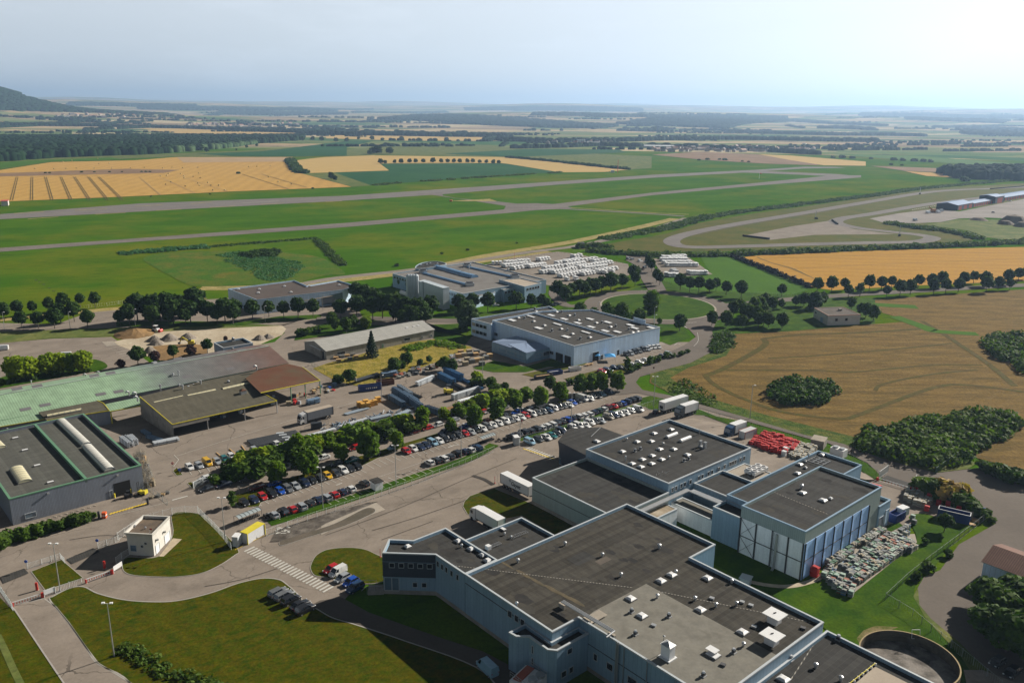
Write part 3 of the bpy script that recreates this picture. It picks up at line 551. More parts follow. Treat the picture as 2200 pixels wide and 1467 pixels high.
M_trim = plain('pale_metal_trim',(.40,.43,.45),.4,var=.06)
M_trimb = plain('blue_metal_trim',(.20,.29,.38),.4,var=.06)
M_trimg = plain('green_metal_trim',(.10,.22,.13),.5,var=.1)
M_trimy = plain('yellow_trim',(.55,.46,.03),.6,var=.1)
M_glass = plain('window_glass',(.018,.022,.028),.12,var=.1,spec=.7)
M_glassl = plain('reflecting_glass',(.10,.15,.2),.1,var=.2,spec=.8)
M_dome = plain('skylight_dome',(.62,.62,.62),.35,var=.04)
M_curb = plain('skylight_curb',(.16,.155,.15),.8)
M_alu = plain('galvanised',(.42,.43,.44),.4,.6,var=.1)
M_dark = plain('dark_steel',(.045,.045,.05),.6)
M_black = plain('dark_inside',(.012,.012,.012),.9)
M_red = plain('red_paint',(.48,.03,.02),.45,var=.15)
M_blue = plain('blue_paint',(.03,.10,.42),.45,var=.15)
M_woodm = plain('pale_wood',(.42,.27,.12),.85,var=.2,sc=3)
M_concw = two('cast_concrete',[(.28,.26,.23),(.2,.185,.165)],.4,.9,fine=.1)
M_whitep = plain('white_paint',(.62,.62,.62),.4,var=.05)
def shrink(xy,d):
    n = len(xy);xy = [np.array(p,float) for p in xy]
    a = sum(xy[i][0]*xy[(i+1) % n][1]-xy[(i+1) % n][0]*xy[i][1] for i in range(n))
    if a < 0: xy = xy[::-1]
    out = []
    for i in range(n):
        p,q,r = xy[i-1],xy[i],xy[(i+1) % n]
        e1 = (q-p)/np.hypot(*(q-p));e2 = (r-q)/np.hypot(*(r-q));n1 = np.array([-e1[1],e1[0]]);n2 = np.array([-e2[1],e2[0]])
        m = n1+n2;out.append(q+m*d/max(.3,(1+n1@n2)))
    return xy,out
def building(name,label,cat,xy,h,wm,rm,tm=None,par=.7,pt=.35,z0=-.3,base=None,group=None):
    c = np.mean(np.array(xy),0);R = root(name,(c[0],c[1],0),label,cat,group)
    o_,i_ = shrink(xy,pt);n = len(o_)
    w = MB()
    for i in range(n):
        j = (i+1) % n;w.poly([(*o_[i],z0),(*o_[j],z0),(*o_[j],h-.28),(*o_[i],h-.28)])
    w.build('wall',wm,R)
    t = MB();oo,_ = shrink(xy,-.06);oo = [q for q in shrink(xy,-.06)[1]]
    for i in range(n):
        j = (i+1) % n
        t.poly([(*oo[i],h-.28),(*oo[j],h-.28),(*oo[j],h),(*oo[i],h)]);t.poly([(*oo[j],h-.28),(*oo[i],h-.28),(*o_[i],h-.28),(*o_[j],h-.28)])
        t.poly([(*oo[i],h),(*oo[j],h),(*i_[j],h),(*i_[i],h)])
        t.poly([(*i_[i],h),(*i_[j],h),(*i_[j],h-par),(*i_[i],h-par)],1)
    t.build('parapet',[tm or M_trim,wm],R)
    r = MB();r.poly([(*p,h-par) for p in i_]);r.build('roof',rm,R)
    if base:
        b = MB()
        for i in range(n):
            j = (i+1) % n;e = shrink(xy,-.05)[1];b.poly([(*e[i],-.1),(*e[j],-.1),(*e[j],base),(*e[i],base)])
        b.build('plinth',M_concw,R)
    R['h'] = h-par
    return R
def rectuv(u0,u1,v0,v1): return [UVW(u0,v0),UVW(u1,v0),UVW(u1,v1),UVW(u0,v1)]
def dome(R,c,z,su,sv,ang,name='skylight',flatd=False,hh=.28):
    """rooflight: curb with a shallow translucent dome"""
    b = MB();b.box((c[0],c[1],z),(su+.15,sv+.15,.28),ang,1)
    cs,sn = math.cos(ang),math.sin(ang);lv = [(1,0),(.86,.1),(.5,hh)] if not flatd else [(1,0),(.98,.08),(.97,.09)]
    k = len(b.v)
    for s,dz in lv:
        for i,j in ((-1,-1),(1,-1),(1,1),(-1,1)):
            x,y = i*su/2*s,j*sv/2*s;b.v.append((c[0]+x*cs-y*sn,c[1]+x*sn+y*cs,z+.3+dz))
    for L_ in range(len(lv)-1):
        for i in range(4): b.f.append([k+L_*4+i,k+L_*4+(i+1) % 4,k+L_*4+4+(i+1) % 4,k+L_*4+4+i]);b.m.append(0)
    b.f.append([k+(len(lv)-1)*4+i for i in range(4)]);b.m.append(0)
    return b.build(name,[M_dome,M_curb],R)
def vent(R,c,z,s=1.,kind=0,name=None):
    b = MB();x,y = c[0],c[1]
    if kind == 0:   # mushroom cowl
        b.tube((x,y,z),(x,y,z+.7*s),.28*s,n=10);b.tube((x,y,z+.55*s),(x,y,z+.75*s),.3*s,.5*s,n=12);b.tube((x,y,z+.75*s),(x,y,z+1.05*s),.5*s,.42*s,n=12);b.tube((x,y,z+1.05*s),(x,y,z+1.2*s),.42*s,.12*s,n=12)
    elif kind == 1:  # square fan box on a base plate
        b.box((x,y,z),(1.1*s,1.1*s,.25*s),AZ);b.box((x,y,z+.25*s),(.7*s,.7*s,.7*s),AZ,1);b.tube((x,y,z+.95*s),(x,y,z+1.25*s),.42*s,.3*s,n=12)
    elif kind == 2:  # goose neck
        b.tube((x,y,z),(x,y,z+1.3*s),.22*s);b.tube((x,y,z+1.2*s),(x-.5*s,y-.25*s,z+1.55*s),.22*s);b.tube((x-.45*s,y-.22*s,z+1.55*s),(x-.85*s,y-.45*s,z+1.1*s),.22*s)
    elif kind == 3:  # tall stack
        b.tube((x,y,z),(x,y,z+1.9*s),.2*s);b.tube((x,y,z+1.5*s),(x,y,z+2.0*s),.32*s,n=10)
    return b.build(name or ('roof_vent'),[M_alu,M_dark],R,smooth=False)
def stains(R,n,u0,u1,v0,v1,s=1.):
    for k in range(n):
        c = UVW(RN.uniform(u0,u1),RN.uniform(v0,v1));r = RN.uniform(.5,2.2)*s;m = MB();m.poly([(*(c+AU*math.cos(t)*r*RN.uniform(.6,1.2)+BV*math.sin(t)*r*RN.uniform(.4,.9)),R['h']+.012+k*.0004) for t in np.linspace(0,6.283,12)[:-1]]);m.build('puddle_stain',M_pud[k % 2],R)
M_pud = [two('puddle_mark',[(.030,.029,.028),(.042,.04,.038)],.5),two('dust_mark',[(.062,.058,.05),(.05,.047,.042)],.5)]
def px_on(R,px,py,z=None): return G(px,py,R['h'] if z is None else z)
def window(R,p,q,z0,z1,t0,t1,name='window',mat=None,frame=True,out=.06):
    """opening on wall p->q (plan points) between fractions t0..t1; outside is right of p->q"""
    p = np.array(p,float);q = np.array(q,float);d = q-p;L_ = np.hypot(*d);e = d/L_;nn = np.array([e[1],-e[0]])
    a = p+d*t0;b = p+d*t1;g = MB();o1 = nn*out;w = .09
    if frame:
        for (s,t,za,zb) in ((a-e*w,b+e*w,z0-w,z0),(a-e*w,b+e*w,z1,z1+w)): g.prism([s,t,t+nn*(out+.05),s+nn*(out+.05)],za,zb,1,bottom=True)
        for s in (a-e*w,b): g.prism([s,s+e*w,s+e*w+nn*(out+.05),s+nn*(out+.05)],z0,z1,1,bottom=True)
    g.poly([(*(a+nn*.03),z0),(*(b+nn*.03),z0),(*(b+nn*.03),z1),(*(a+nn*.03),z1)],0)
    return g.build(name,[mat or M_glass,M_trim],R)
def gooseladder(): pass
# ---------- A: the big food-works complex, near right ----------
office = building('office_wing','angular two-storey office wing with navy upper floor at the near end of the works','building',
    [UVW(-136.7,83.9),UVW(-129,92.05),UVW(-118.9,92.05),UVW(-118.9,100.7),UVW(-137,100.7),UVW(-137,91.9),UVW(-140.8,88.1)],9.8,M_clad,M_roofA,base=1.0)
main = building('factory_hall','largest dark-roofed factory hall with a pale grey roof section and pipe bridge','factory hall',
    [UVW(-118.75,92.05),UVW(-93.3,92.05),UVW(-93.3,98.9),UVW(-63.1,98.9),UVW(-63.1,132.5),UVW(-93.3,132.5),UVW(-93.3,141.1),UVW(-118.75,141.1)],9.85,M_clad,M_roofbrown,base=.9)
annex = building('stair_annex','small angular annex with one square skylight against the big hall','annex',
    [UVW(-100.3,91.9),UVW(-100.3,87.8),UVW(-98.5,88),UVW(-97,89.8),UVW(-92,89.7),UVW(-90.7,90.8),UVW(-90.7,98.8),UVW(-93.2,98.8),UVW(-93.2,91.9)],8.0,M_clad,M_roofA)
b4 = building('loading_block','low flat roofed loading block with cable ladders beside the docked lorry','building',rectuv(-131,-119,100.8,118.2),9.0,M_clad,M_roofA)
dock = building('dock_hall','plain dark-roofed hall that the white lettered trailer is docked to','factory hall',rectuv(-147.6,-118.9,136.8,157.4),7.7,M_cladg,M_roofA,base=1.1)
blk2 = building('packing_hall','flat roofed hall dotted with square skylights at the middle of the works','factory hall',rectuv(-148.2,-119.25,157.5,194.),10.0,M_clad,M_roofA)
corr = building('link_block','low link block between the skylight hall and the tall warehouse','building',rectuv(-119.2,-106.2,168.1,180.7),7.0,M_clad,M_roofB)
slab = building('plant_deck','white low plant deck carrying condensers behind the link block','building',rectuv(-119.1,-106.3,180.8,191.),6.2,M_concw,M_conc,par=.15)
whb = building('rear_warehouse','lower rear part of the tall warehouse with a solar frame on its roof','warehouse',
    [UVW(-106.1,163.6),UVW(-97.4,163.6),UVW(-97.4,192),UVW(-93.4,192),UVW(-93.4,206.7),UVW(-106.1,206.7)],10.0,M_clad,M_roofB,tm=M_trimb)
tall = building('tall_warehouse','tall cold store with white panels below a grey clad band','warehouse',rectuv(-97.9,-81.5,157.5,192.7),12.1,M_cladg,M_roofB,tm=M_trimb)
annR = building('side_annex','small blue-grey annex at the far end of the tall cold store','annex',rectuv(-91,-81.2,192.4,198.4),7.0,M_clad,M_roofB,tm=M_trimb)
low = building('low_hall','lower hall in the bottom right corner with a beige roof section','factory hall',rectuv(-63.0,-12,60,134.),7.5,M_clad,M_roofA)
# pale roof sections (laid on the felt)
def patch(R,name,uv,mat,dz=.03,z=None):
    mb = MB();mb.poly([(*UVW(*p),(R['h'] if z is None else z)+dz) for p in uv]);return mb.build(name,mat,R)
patch(main,'pale_roof_section',[(-93.6,103.3),(-92.9,99.3),(-63.5,99.3),(-63.5,118),(-93.4,118.2)],M_roofgrey)
patch(low,'beige_roof_section',[(-52.5,60.5),(-12.5,60.5),(-12.5,131.5),(-52.5,131.5)],M_roofbeige)
patch(main,'repair_patch',[(-106,116.5),(-104.3,116.5),(-104.3,120),(-106,120)],M_asphd);patch(main,'repair_patch',[(-110.5,112.5),(-107,112.5),(-107,118),(-110.5,118)],M_roofA,.04)
for R,ln,w in ((main,[(-118.4,101),(-110,112),(-93.7,118.3)],.12),):
    pass
M_dots = striped('dashed_line',(.30,.28,.25),(.035,.033,.03),.62,.55,math.atan2(AU[1],AU[0])+.6,.02,.9,blot=.03)
def dotline(R,p0,p1,n,z=None):
    a = px_on(R,*p0,z=z);b = px_on(R,*p1,z=z);zz = (R['h'] if z is None else z)+.045;d = (b-a)/np.hypot(*(b-a));nn = np.array([-d[1],d[0]])*.09
    mb = MB();mb.poly([(*(a+nn),zz),(*(a-nn),zz),(*(b-nn),zz),(*(b+nn),zz)]);mb.build('guide_line',M_dots,R)
stains(main,34,-117,-95,94,139);stains(dock,16,-145,-121,139,155);stains(blk2,22,-146,-121,160,192);stains(tall,14,-96,-83,160,190);stains(office,6,-135,-122,94,99);stains(b4,5,-129,-121,103,116)
dotline(office,(975,1215),(1038,1222),14);dotline(main,(1040,1222),(1360,1262),62);dotline(main,(1415,1270),(1744,1337),64);dotline(low,(1760,1366),(1694,1467),34);dotline(tall,(1655,1054),(1780,1105),28)
# seam wall between office roof and main roof is the shared parapet; skylights
for p in ((876,1175),): dome(office,px_on(office,*p),office['h'],1.3,1.3,AZ)
for p in ((985,1163),(1012.5,1180),(1038,1193),(1048,1205)): dome(office,px_on(office,*p),office['h'],1.5,1.5,AZ)
vent(office,px_on(office,991.5,1175),office['h'],.7)
b = MB()
for c0_,c1_ in (((1100,1157),(1132,1145)),((1055,1177),(1075,1169))):
    a_ = px_on(b4,*c0_);e_ = px_on(b4,*c1_);d_ = (e_-a_);nn_ = np.array([-d_[1],d_[0]])/np.hypot(*d_)*.45;z_ = b4['h']+.45
    for s in (-1,1): b.beam((*(a_+nn_*s),z_),(*(e_+nn_*s),z_),.07,.1)
    for k in range(9): q = a_+d_*k/8;b.beam((*(q-nn_),z_),(*(q+nn_),z_),.05,.05)
    for k in (0,4,8):
        for s in (-1,1): q = a_+d_*k/8+nn_*s;b.beam((*q,b4['h']),(*(q+np.array([.001,0])),z_),.06,.06)
b.build('cable_ladder',M_alu,b4)
bx = MB();c_ = px_on(b4,1049,1179);bx.box((*c_,b4['h']),(1.1,1.0,.9),AZ,0);bx.build('roof_unit',M_whitep,b4)
dome(b4,px_on(b4,1081,1138),b4['h'],1.3,.8,AZ,'roof_hatch',True);vent(b4,px_on(b4,1084,1149),b4['h'],.6);vent(b4,px_on(b4,1098,1156),b4['h'],.6)
for p,s in (((1112.5,1208),.85),((1214,1171),.8),((1294,1195),.8),((1334,1238),.8),((1416,1178),1.0),((1110,1300),.7)): vent(main,px_on(main,*p),main['h'],s)
for p in ((1420,1249),(1443,1236),(1520,1243),(1505,1311),(1595,1359),(1355,1287),(1379,1324)): dome(main,px_on(main,*p),main['h'],1.7,1.7,AZ)
for p,k in (((1452,1232),0),((1412,1284),0),((1357,1315),1),((1437,1325),1),((1365,1363),1),((1597,1388),0),((1576,1402),1),((1511,1452),1),((1572,1252),0),((1493,1289),0),((1582,1300),0),((1538,1303),0)): vent(main,px_on(main,*p),main['h'],.8,k)
for p in ((1529,1286),(1594,1294),(1613,1301),(1404,1344),(1620,1347),(1725,1350),(1553,1429)):
    b = MB();c = px_on(main,*p);b.box((*c,main['h']),(.9,.7,.35),AZ+.3,0 if p[0] not in (1725,1553) else 1);b.build('roof_unit',[M_alu,M_dark],main)
for p in ((1663,1336),(1657,1381)):    # raised exhaust caps: white shaft with an overhanging lid
    b = MB();c = px_on(main,*p);b.box((*c,main['h']),(1.9,1.9,1.7),AZ);b.box((*c,main['h']+1.7),(3.5,3.2,.14),AZ);b.beam((c[0]-.3,c[1],main['h']+1.95),(c[0]+.3,c[1]+.2,main['h']+1.95),.06,.2,1);b.build('exhaust_hood',[M_whitep,M_dark],main)
b = MB();c = px_on(main,1434,1412);z_ = main['h'];b.box((*c,z_+.25),(1.9,1.5,2.3),AZ);b.box((*c,z_),(2.5,2.2,.25),AZ);b.box((*c,z_+2.55),(2.2,1.8,.12),AZ)
k = len(b.v);b.v += [(c[0]+x*math.cos(AZ)-y*math.sin(AZ),c[1]+x*math.sin(AZ)+y*math.cos(AZ),z_+2.7) for x,y in ((-1,-.8),(1,-.8),(1,.8),(-1,.8))]+[(c[0],c[1],z_+3.25)]
for i in range(4): b.f.append([k+i,k+(i+1) % 4,k+4]);b.m.append(1)
b.build('air_handling_unit',[M_whitep,M_alu],main)
b = MB();c = px_on(main,1424,1402);b.tube((*c,z_),(*c,z_+3.4),.06);b.tube((*c,z_+3.4),(*c,z_+3.55),.25,.1);b.build('mast',M_alu,main)
o = dome(main,px_on(main,1532,1408),main['h'],2.1,1.7,AZ,'open_hatch',True);b = MB();c = px_on(main,1530,1402);b.box((*c,main['h']+.7),(2.0,1.5,.1),AZ);b.build('hatch_lid',M_dome,main)
# pipe bridge over the roof and down the wall
b = MB();a_ = px_on(main,1208,1291,10.6);e_ = px_on(main,1318,1356,10.6);g_ = px_on(main,1305,1367,10.4)
for s in (-.28,.05,.36):
    d_ = (e_-a_)/np.hypot(*(e_-a_));nn_ = np.array([-d_[1],d_[0]])*s;b.tube((*(a_+nn_),10.6),(*(e_+nn_),10.6),.13);b.tube((*(e_+nn_),10.6),(*(g_+nn_),10.4),.13)
for t in (0,.5,.98): q = a_+(e_-a_)*t;b.box((*q,main['h']),(1.5,.5,.9),AZ,1)
b.build('pipe_bridge',[M_alu,M_conc],main)
b = MB();gw = UVW(-83.6,98.5)
for s in (0,.4): q = gw+AU*s;b.tube((*q,.5),(*q,10.2),.15);b.tube((*q,.6),(*(q-BV*8),.6),.14)
b.build('wall_pipe',M_alu,main)
patch(main,'deck_plate',[(-93,99.4),(-90.8,99.4),(-90.8,104),(-93,104)],M_conc,.35)
b = MB();b.tube(tuple(UVW(-104.5,106))+(main['h']+.05,),tuple(UVW(-90,108))+(main['h']+.05,),.05);
for cc,w in (((-117,101.5),.3),((-112,101.8),.5),((-108,102),.45),((-104,102.4),.55),((-101,102.7),.45),((-98,103),.5)):
    c = UVW(*cc);ring_ = [c+AU*math.cos(t)*2.3*1+BV*math.sin(t)*w for t in np.linspace(0,2*math.pi,14)[:-1]];m_ = MB();m_.poly([(*q,main['h']+.025+cc[0]*-.00002) for q in ring_]);m_.build('damp_stain',two('roof_lichen',[(.11,.09,.06),(.075,.065,.045)],.5,fine=.2),main)
# office front: upper navy storey, windows, entrance glazing
p0,p1,p2 = UVW(-140.8,88.1),UVW(-136.7,83.9),UVW(-129,92.05)
for a_,e_ in ((p0,p1),(p1,p2)):
    d_ = (e_-a_)/np.hypot(*(e_-a_));nn_ = np.array([d_[1],-d_[0]])*.14;m_ = MB();m_.prism([a_,e_,e_+nn_,a_+nn_],4.2,9.5,bottom=True);m_.build('navy_panel',M_navy,office)
    m_ = MB();m_.prism([a_,e_,e_+nn_*1.5,a_+nn_*1.5],4.0,4.2,bottom=True);m_.prism([a_,e_,e_+nn_*1.3,a_+nn_*1.3],7.75,7.83,bottom=True);m_.build('ledge',M_trimb,office)
d_ = (p2-p1)/np.hypot(*(p2-p1));nn_ = np.array([d_[1],-d_[0]])*.15
for t in (.17,.35,.53,.71,.89): window(office,p1+nn_,p2+nn_,6.5,7.5,t-.045,t+.045)
for t in (.6,.775): window(office,p1,p2,1.9,2.9,t-.04,t+.04)
window(office,p1,p2,.9,3.9,.02,.15,mat=M_glassl);window(office,p1,p2,.9,3.9,.165,.29,mat=M_glassl)
window(office,p0,p1,.9,3.9,.55,.95,mat=M_glassl);window(office,p0,p1,6.5,7.5,.3,.6)
b = MB()
for s_ in (0,2.8):
    q0 = p1+(p0-p1)*.05+np.array([-1,-1])*.4+np.array([-.55,.8])*s_;q1 = q0+np.array([-3.2,-.2])
    b.beam((*q0,1.9),(*q1,1.9),.06,.06);b.beam((*q1,1.9),(*(q1+np.array([-1.2,-.3])),1.0),.06,.06)
    for t in (0,.5,1): q = q0+(q1-q0)*t;b.beam((*q,0),(*(q+np.array([.001,0])),1.9),.05,.05)
b.box((*(p1+np.array([-1.8,.8])),0),(3.4,2.6,.9),0.1,1);b.build('entrance_steps',[M_alu,M_concw],office)
for u in (-128.1,-126.6,-125.1,-123.3,-121.3): window(office,UVW(-129,92.05),UVW(-118.9,92.05),7.3,8.5,(u+129)/10.1-.035,(u+129)/10.1+.035)
Lm = 25.4
for u in (-104.9,-103,-101.3): window(main,UVW(-118.75,92.05),UVW(-93.3,92.05),7.0,8.3,(u+118.75)/Lm-.02,(u+118.75)/Lm+.02)
m_ = MB();m_.prism([UVW(-118.7,92.1),UVW(-93.3,92.1),UVW(-93.3,91.98),UVW(-118.7,91.98)],7.75,7.9,bottom=True);m_.build('dark_wall_strip',M_dark,main)  # thin dark strip standing slightly proud along the wall
# annex windows (bevel face and side)
def uvwin(R,a,b_,z0,z1,t0,t1,**k): return window(R,UVW(*a),UVW(*b_),z0,z1,t0,t1,**k)
uvwin(annex,(-97,89.8),(-92,89.7),5,6.5,.18,.25);uvwin(annex,(-97,89.8),(-92,89.7),2.6,4,.18,.25);uvwin(annex,(-97,89.8),(-92,89.7),.6,1.8,.18,.25)
uvwin(annex,(-90.7,90.8),(-90.7,98.8),5.9,6.9,.33,.47);uvwin(annex,(-90.7,90.8),(-90.7,98.8),1.6,2.8,.16,.3);uvwin(annex,(-90.7,90.8),(-90.7,98.8),1.6,2.8,.4,.52)
dome(annex,px_on(annex,1181,1378),annex['h'],1.6,1.5,AZ)
for u,w in ((-89.2,.8),(-85.9,1.3),(-80.9,2.0),(-76.5,2)): uvwin(main,(-93.3,98.9),(-63.1,98.9),3.2,4.5,(u+93.3)/30.2,(u+w+93.3)/30.2)
for u in (-82,-76.8,-70.7): m_ = MB();m_.tube((*UVW(u,98.75),.2),(*UVW(u,98.75),9.5),.09);m_.build('downpipe',M_alu,main)
m_ = MB();m_.prism([UVW(-93.2,98.95),UVW(-63.2,98.95),UVW(-63.2,98.83),UVW(-93.2,98.83)],5.6,5.72,bottom=True);m_.build('dark_wall_strip',M_dark,main)  # narrow dark strip laid on the lower front wall
m_ = MB();m_.prism([UVW(-147.5,136.85),UVW(-119,136.85),UVW(-119,136.72),UVW(-147.5,136.72)],4.4,4.52,bottom=True);m_.build('dark_wall_strip',M_dark,dock)  # same kind of raised dark strip across the dock wall
# upper hall
for p in ((1337,971),(1369,950),(1405,932),(1440.5,922),(1399,949),(1368.5,950),(1417.5,966),(1401,980),(1380,988),(1358,997),(1400,997),(1421.5,988),(1377,1004),(1447.5,966),(1476.5,978),(1405,937.5)):
    if p in ((1369,950),(1440.5,922),(1405,937.5)): continue
    dome(blk2,px_on(blk2,*p),blk2['h'],1.6,1.6,AZ)
dome(blk2,px_on(blk2,1441.5,923.5),blk2['h'],1.6,1.6,AZ)
for p in ((1443,937),(1472,945)):
    b = MB();c = px_on(blk2,*p);
    for k in range(8):
        t0,t1 = math.pi*k/8,math.pi*(k+1)/8
        b.poly([tuple(c+BV*x+AU*math.cos(t)*.6)+(blk2['h']+.25+math.sin(t)*.6,) for x,t in ((-2.3,t0),(2.3,t0),(2.3,t1),(-2.3,t1))])
    for x in (-2.3,2.3): b.poly([tuple(c+BV*x+AU*math.cos(math.pi*k/8)*.6)+(blk2['h']+.25+math.sin(math.pi*k/8)*.6,) for k in range(9)])
    b.box((*c,blk2['h']),(1.3,4.7,.25),AZ,1);b.build('barrel_skylight',[M_dome,M_curb],blk2)
for p,k in (((1346,946),0),((1424.5,956),0),((1344,990),3),((1437,985),0),((1364.5,970),1),((1376,966),1),((1502.5,933),3),((1470,991),1),((1480,987),1)): vent(blk2,px_on(blk2,*p),blk2['h'],.75,k)
b = MB();c = px_on(blk2,1509,961);b.box((*c,blk2['h']),(2.2,1.2,.4),AZ);
for s in (-.7,.8): b.box((*(c+AU*s),blk2['h']+.4),(.7,.9,1.5),AZ)
b.build('air_handling_unit',[M_alu],blk2)
b = MB();c = px_on(blk2,1422,1018)
for k in range(7): a_ = c+np.array([RN.uniform(-1.6,1.6),RN.uniform(-1,1)]);b.beam((*a_,blk2['h']+.1+RN.rand()*.5),(*(a_+np.array([RN.uniform(-1,1),RN.uniform(-1,1)])),blk2['h']+.2+RN.rand()*.9),.06,.06)
b.build('aerial_frame',M_alu,blk2)
for v in (158.8,160.2,162.4,163.8,166.2,169.8,171.3,174,175.5,178.6,181.2,184.6,186.2): uvwin(blk2,(-119.25,157.5),(-119.25,194),7.2-.0,8.3,(v-157.5)/36.5,(v+.8-157.5)/36.5)
for k,v in enumerate((183.5,185.2,188.4,190.1)): uvwin(blk2,(-119.25,157.5),(-119.25,194),7.2,8.3,(v+.3-157.5)/36.5,(v+1.0-157.5)/36.5)
# slanted-roof reception beside the upper hall
rcp = root('reception_block',(*UVW(-158,168),0),'dark roofed reception block with a glazed sloping front beside the zebra crossing','building')
zr = 8.0;pp = [UVW(-160.9,159.),UVW(-148.3,157.7),UVW(-148.3,177),UVW(-160.5,176.8),UVW(-166,168.3)];o_,i_ = shrink(pp,1.2)
m_ = MB();m_.poly([(*p,zr) for p in o_]);m_.build('roof',M_roofA,rcp)
m_ = MB()
for i in range(5): j = (i+1) % 5;m_.poly([(*i_[i],-.2),(*i_[j],-.2),(*o_[j],zr-.05),(*o_[i],zr-.05)])
m_.build('wall',M_navy,rcp)
m_ = MB();q0,q1 = UVW(-161.5,160.2),UVW(-149.6,158.6)
for t in np.linspace(0,1,9):
    p = q0+(q1-q0)*t;m_.beam((*p,.3),(*(p+np.array([.001,0])),6.2),.1,.1)
for z in (.4,2.2,4.2,6.2): m_.beam((*q0,z),(*q1,z),.1,.1)
m_.build('glazing_frame',M_alu,rcp);m_ = MB();m_.poly([(*(q0+BV*.08),.3),(*(q1+BV*.08),.3),(*(q1+BV*.08),6.2),(*(q0+BV*.08),6.2)]);m_.build('glazing',M_glassl,rcp)
m_ = MB();a_ = px_on(blk2,1221,921,8.05);m_.prism([a_,a_+np.array([.3,0]),a_+np.array([.3,1.2]),a_+np.array([0,1.2])],3,9.2);m_.build('fin_wall',M_navy,rcp)
dome(rcp,G(1282,949,8.),8.,2,1.5,AZ)
m_ = MB();a_,e_ = G(1270,938,8.),G(1290,919,8.);m_.beam((*a_,8.08),(*e_,8.12),.15,.1);m_.build('roof_rib',M_alu,rcp)
# courtyard lean-tos
st = building('cold_room','long white cold room box under the link block canopy in the courtyard','building',rectuv(-118.9,-103.4,158.6,163.2),4.6,M_cladw,M_roofgrey,par=.1)
st2 = building('stained_shed','stained pale shed with a streaked roof beside the courtyard lawn','shed',rectuv(-118.7,-114.6,141.6,155.6),5.4,M_cladw,two('streaked_roof',[(.36,.31,.24),(.24,.19,.13)],.3,fine=.2),par=.08)
cn_ = root('courtyard_canopy',(*UVW(-113,157),0),'narrow grey metal canopy running along the courtyard walls','canopy')
m_ = MB();m_.prism([UVW(-118.6,141.5),UVW(-117.2,141.5),UVW(-117.2,164.2),UVW(-118.6,164.2)],6.6,6.85,bottom=True);m_.prism([UVW(-117.1,163.4),UVW(-106.3,163.4),UVW(-106.3,165.3),UVW(-117.1,165.3)],6.6,6.85,bottom=True);m_.build('canopy_roof',M_alu,cn_)
st3 = building('corner_kiosk','small flat roofed kiosk at the near corner of the courtyard','shed',rectuv(-118.6,-112.6,141.3,145.6),6.9,M_clad,M_roofA)
wst = building('rear_link_wall','blank blue-grey wall block between courtyard and tall cold store','building',rectuv(-106.0,-98.1,158.0,163.5),8.6,M_clad,M_roofB)
# tall warehouse: white panels with posts and bracing
m_ = MB();m2 = MB();e0,e1,e2 = UVW(-97.9,157.5),UVW(-81.5,157.5),UVW(-81.5,192.7)
m_.prism([UVW(-97.8,157.44),UVW(-81.44,157.44),UVW(-81.44,157.5),UVW(-97.8,157.5)],.1,9.0);m_.build('white_panelling',M_cladw,tall)
m_ = MB();m_.prism([UVW(-81.5,157.6),UVW(-81.40,157.6),UVW(-81.40,187.0),UVW(-81.5,187.0)],.1,9.0);m_.build('blue_panelling',striped('bright_blue_panel',(.40,.62,.98),(.28,.42,.66),2.4,.04,rnd=.08,rough=.3,blot=.08,wall=True),tall)
for u in (-97.7,-93.5,-89.3,-85.3,-81.6):
    q = UVW(u,157.3);m2.beam((*q,0),(*(q+np.array([.001,0])),9.1),.3,.3)
for v in np.linspace(157.8,187,8):
    q = UVW(-81.3,v);m2.beam((*q,0),(*(q+np.array([.001,0])),9.1),.22,.22)
m2.beam((*UVW(-97.8,157.3),4.6),(*UVW(-81.5,157.3),4.6),.12,.16);m2.beam((*UVW(-81.3,157.5),4.7),(*UVW(-81.3,187),4.7),.1,.1)
for a_,e_ in (((-97.7,.2),(-93.5,4.5)),((-97.7,4.5),(-93.5,.2)),((-97.7,4.7),(-93.5,9)),((-97.7,9),(-93.5,4.7))): m2.beam((*UVW(a_[0],157.3),a_[1]),(*UVW(e_[0],157.3),e_[1]),.07,.07)
m2.build('steel_frame',M_dark,tall)
m_ = MB();q = UVW(-88.0,157.0);m_.tube((*q,.5),(*q,8.8),.3,n=12);m_.tube((*q,.5),(*(q-BV*1.0+AU*.2),.3),.3,n=12);q = UVW(-88.9,157.05)
for s in (-.25,.25): m_.beam((*(q+AU*s),0),(*(q+AU*(s+.001)),9),.06,.06)
for z in np.arange(.4,9,.4): m_.beam((*(q-AU*.25),z),(*(q+AU*.25),z),.04,.04)
m_.build('duct_and_ladder',M_alu,tall)
m_ = MB();m_.prism([UVW(-93.3,163),UVW(-93.2,163),UVW(-93.2,163.1)],1,1.1);
dome(tall,px_on(tall,1724,1060),tall['h'],1.6,1.6,AZ);dome(tall,px_on(tall,1768,1076),tall['h'],1.7,1.6,AZ);dome(tall,px_on(tall,1784,1072),tall['h'],.9,.9,AZ);vent(tall,px_on(tall,1722,1049),tall['h'],1.)
for p in ((1766,978),(1718,999),(1713,1018)): dome(whb,px_on(whb,*p),whb['h'],1.5,1.5,AZ)
for p in ((1730.5,1006),(1730,992)): dome(whb,px_on(whb,*p),whb['h'],.8,.8,AZ)
m_ = MB();c = px_on(whb,1736,990);m_.tube((*c,whb['h']),(*c,whb['h']+2.2),.18,n=8);m_.build('flue',M_alu,whb)
m_ = MB();c = px_on(whb,1759,993)
for i in range(4): m_.beam(tuple(c+AU*(i*1.4-2.1)-BV*2.2)+(whb['h']+.5,),tuple(c+AU*(i*1.4-2.1)+BV*2.2)+(whb['h']+.5,),.12,.12)
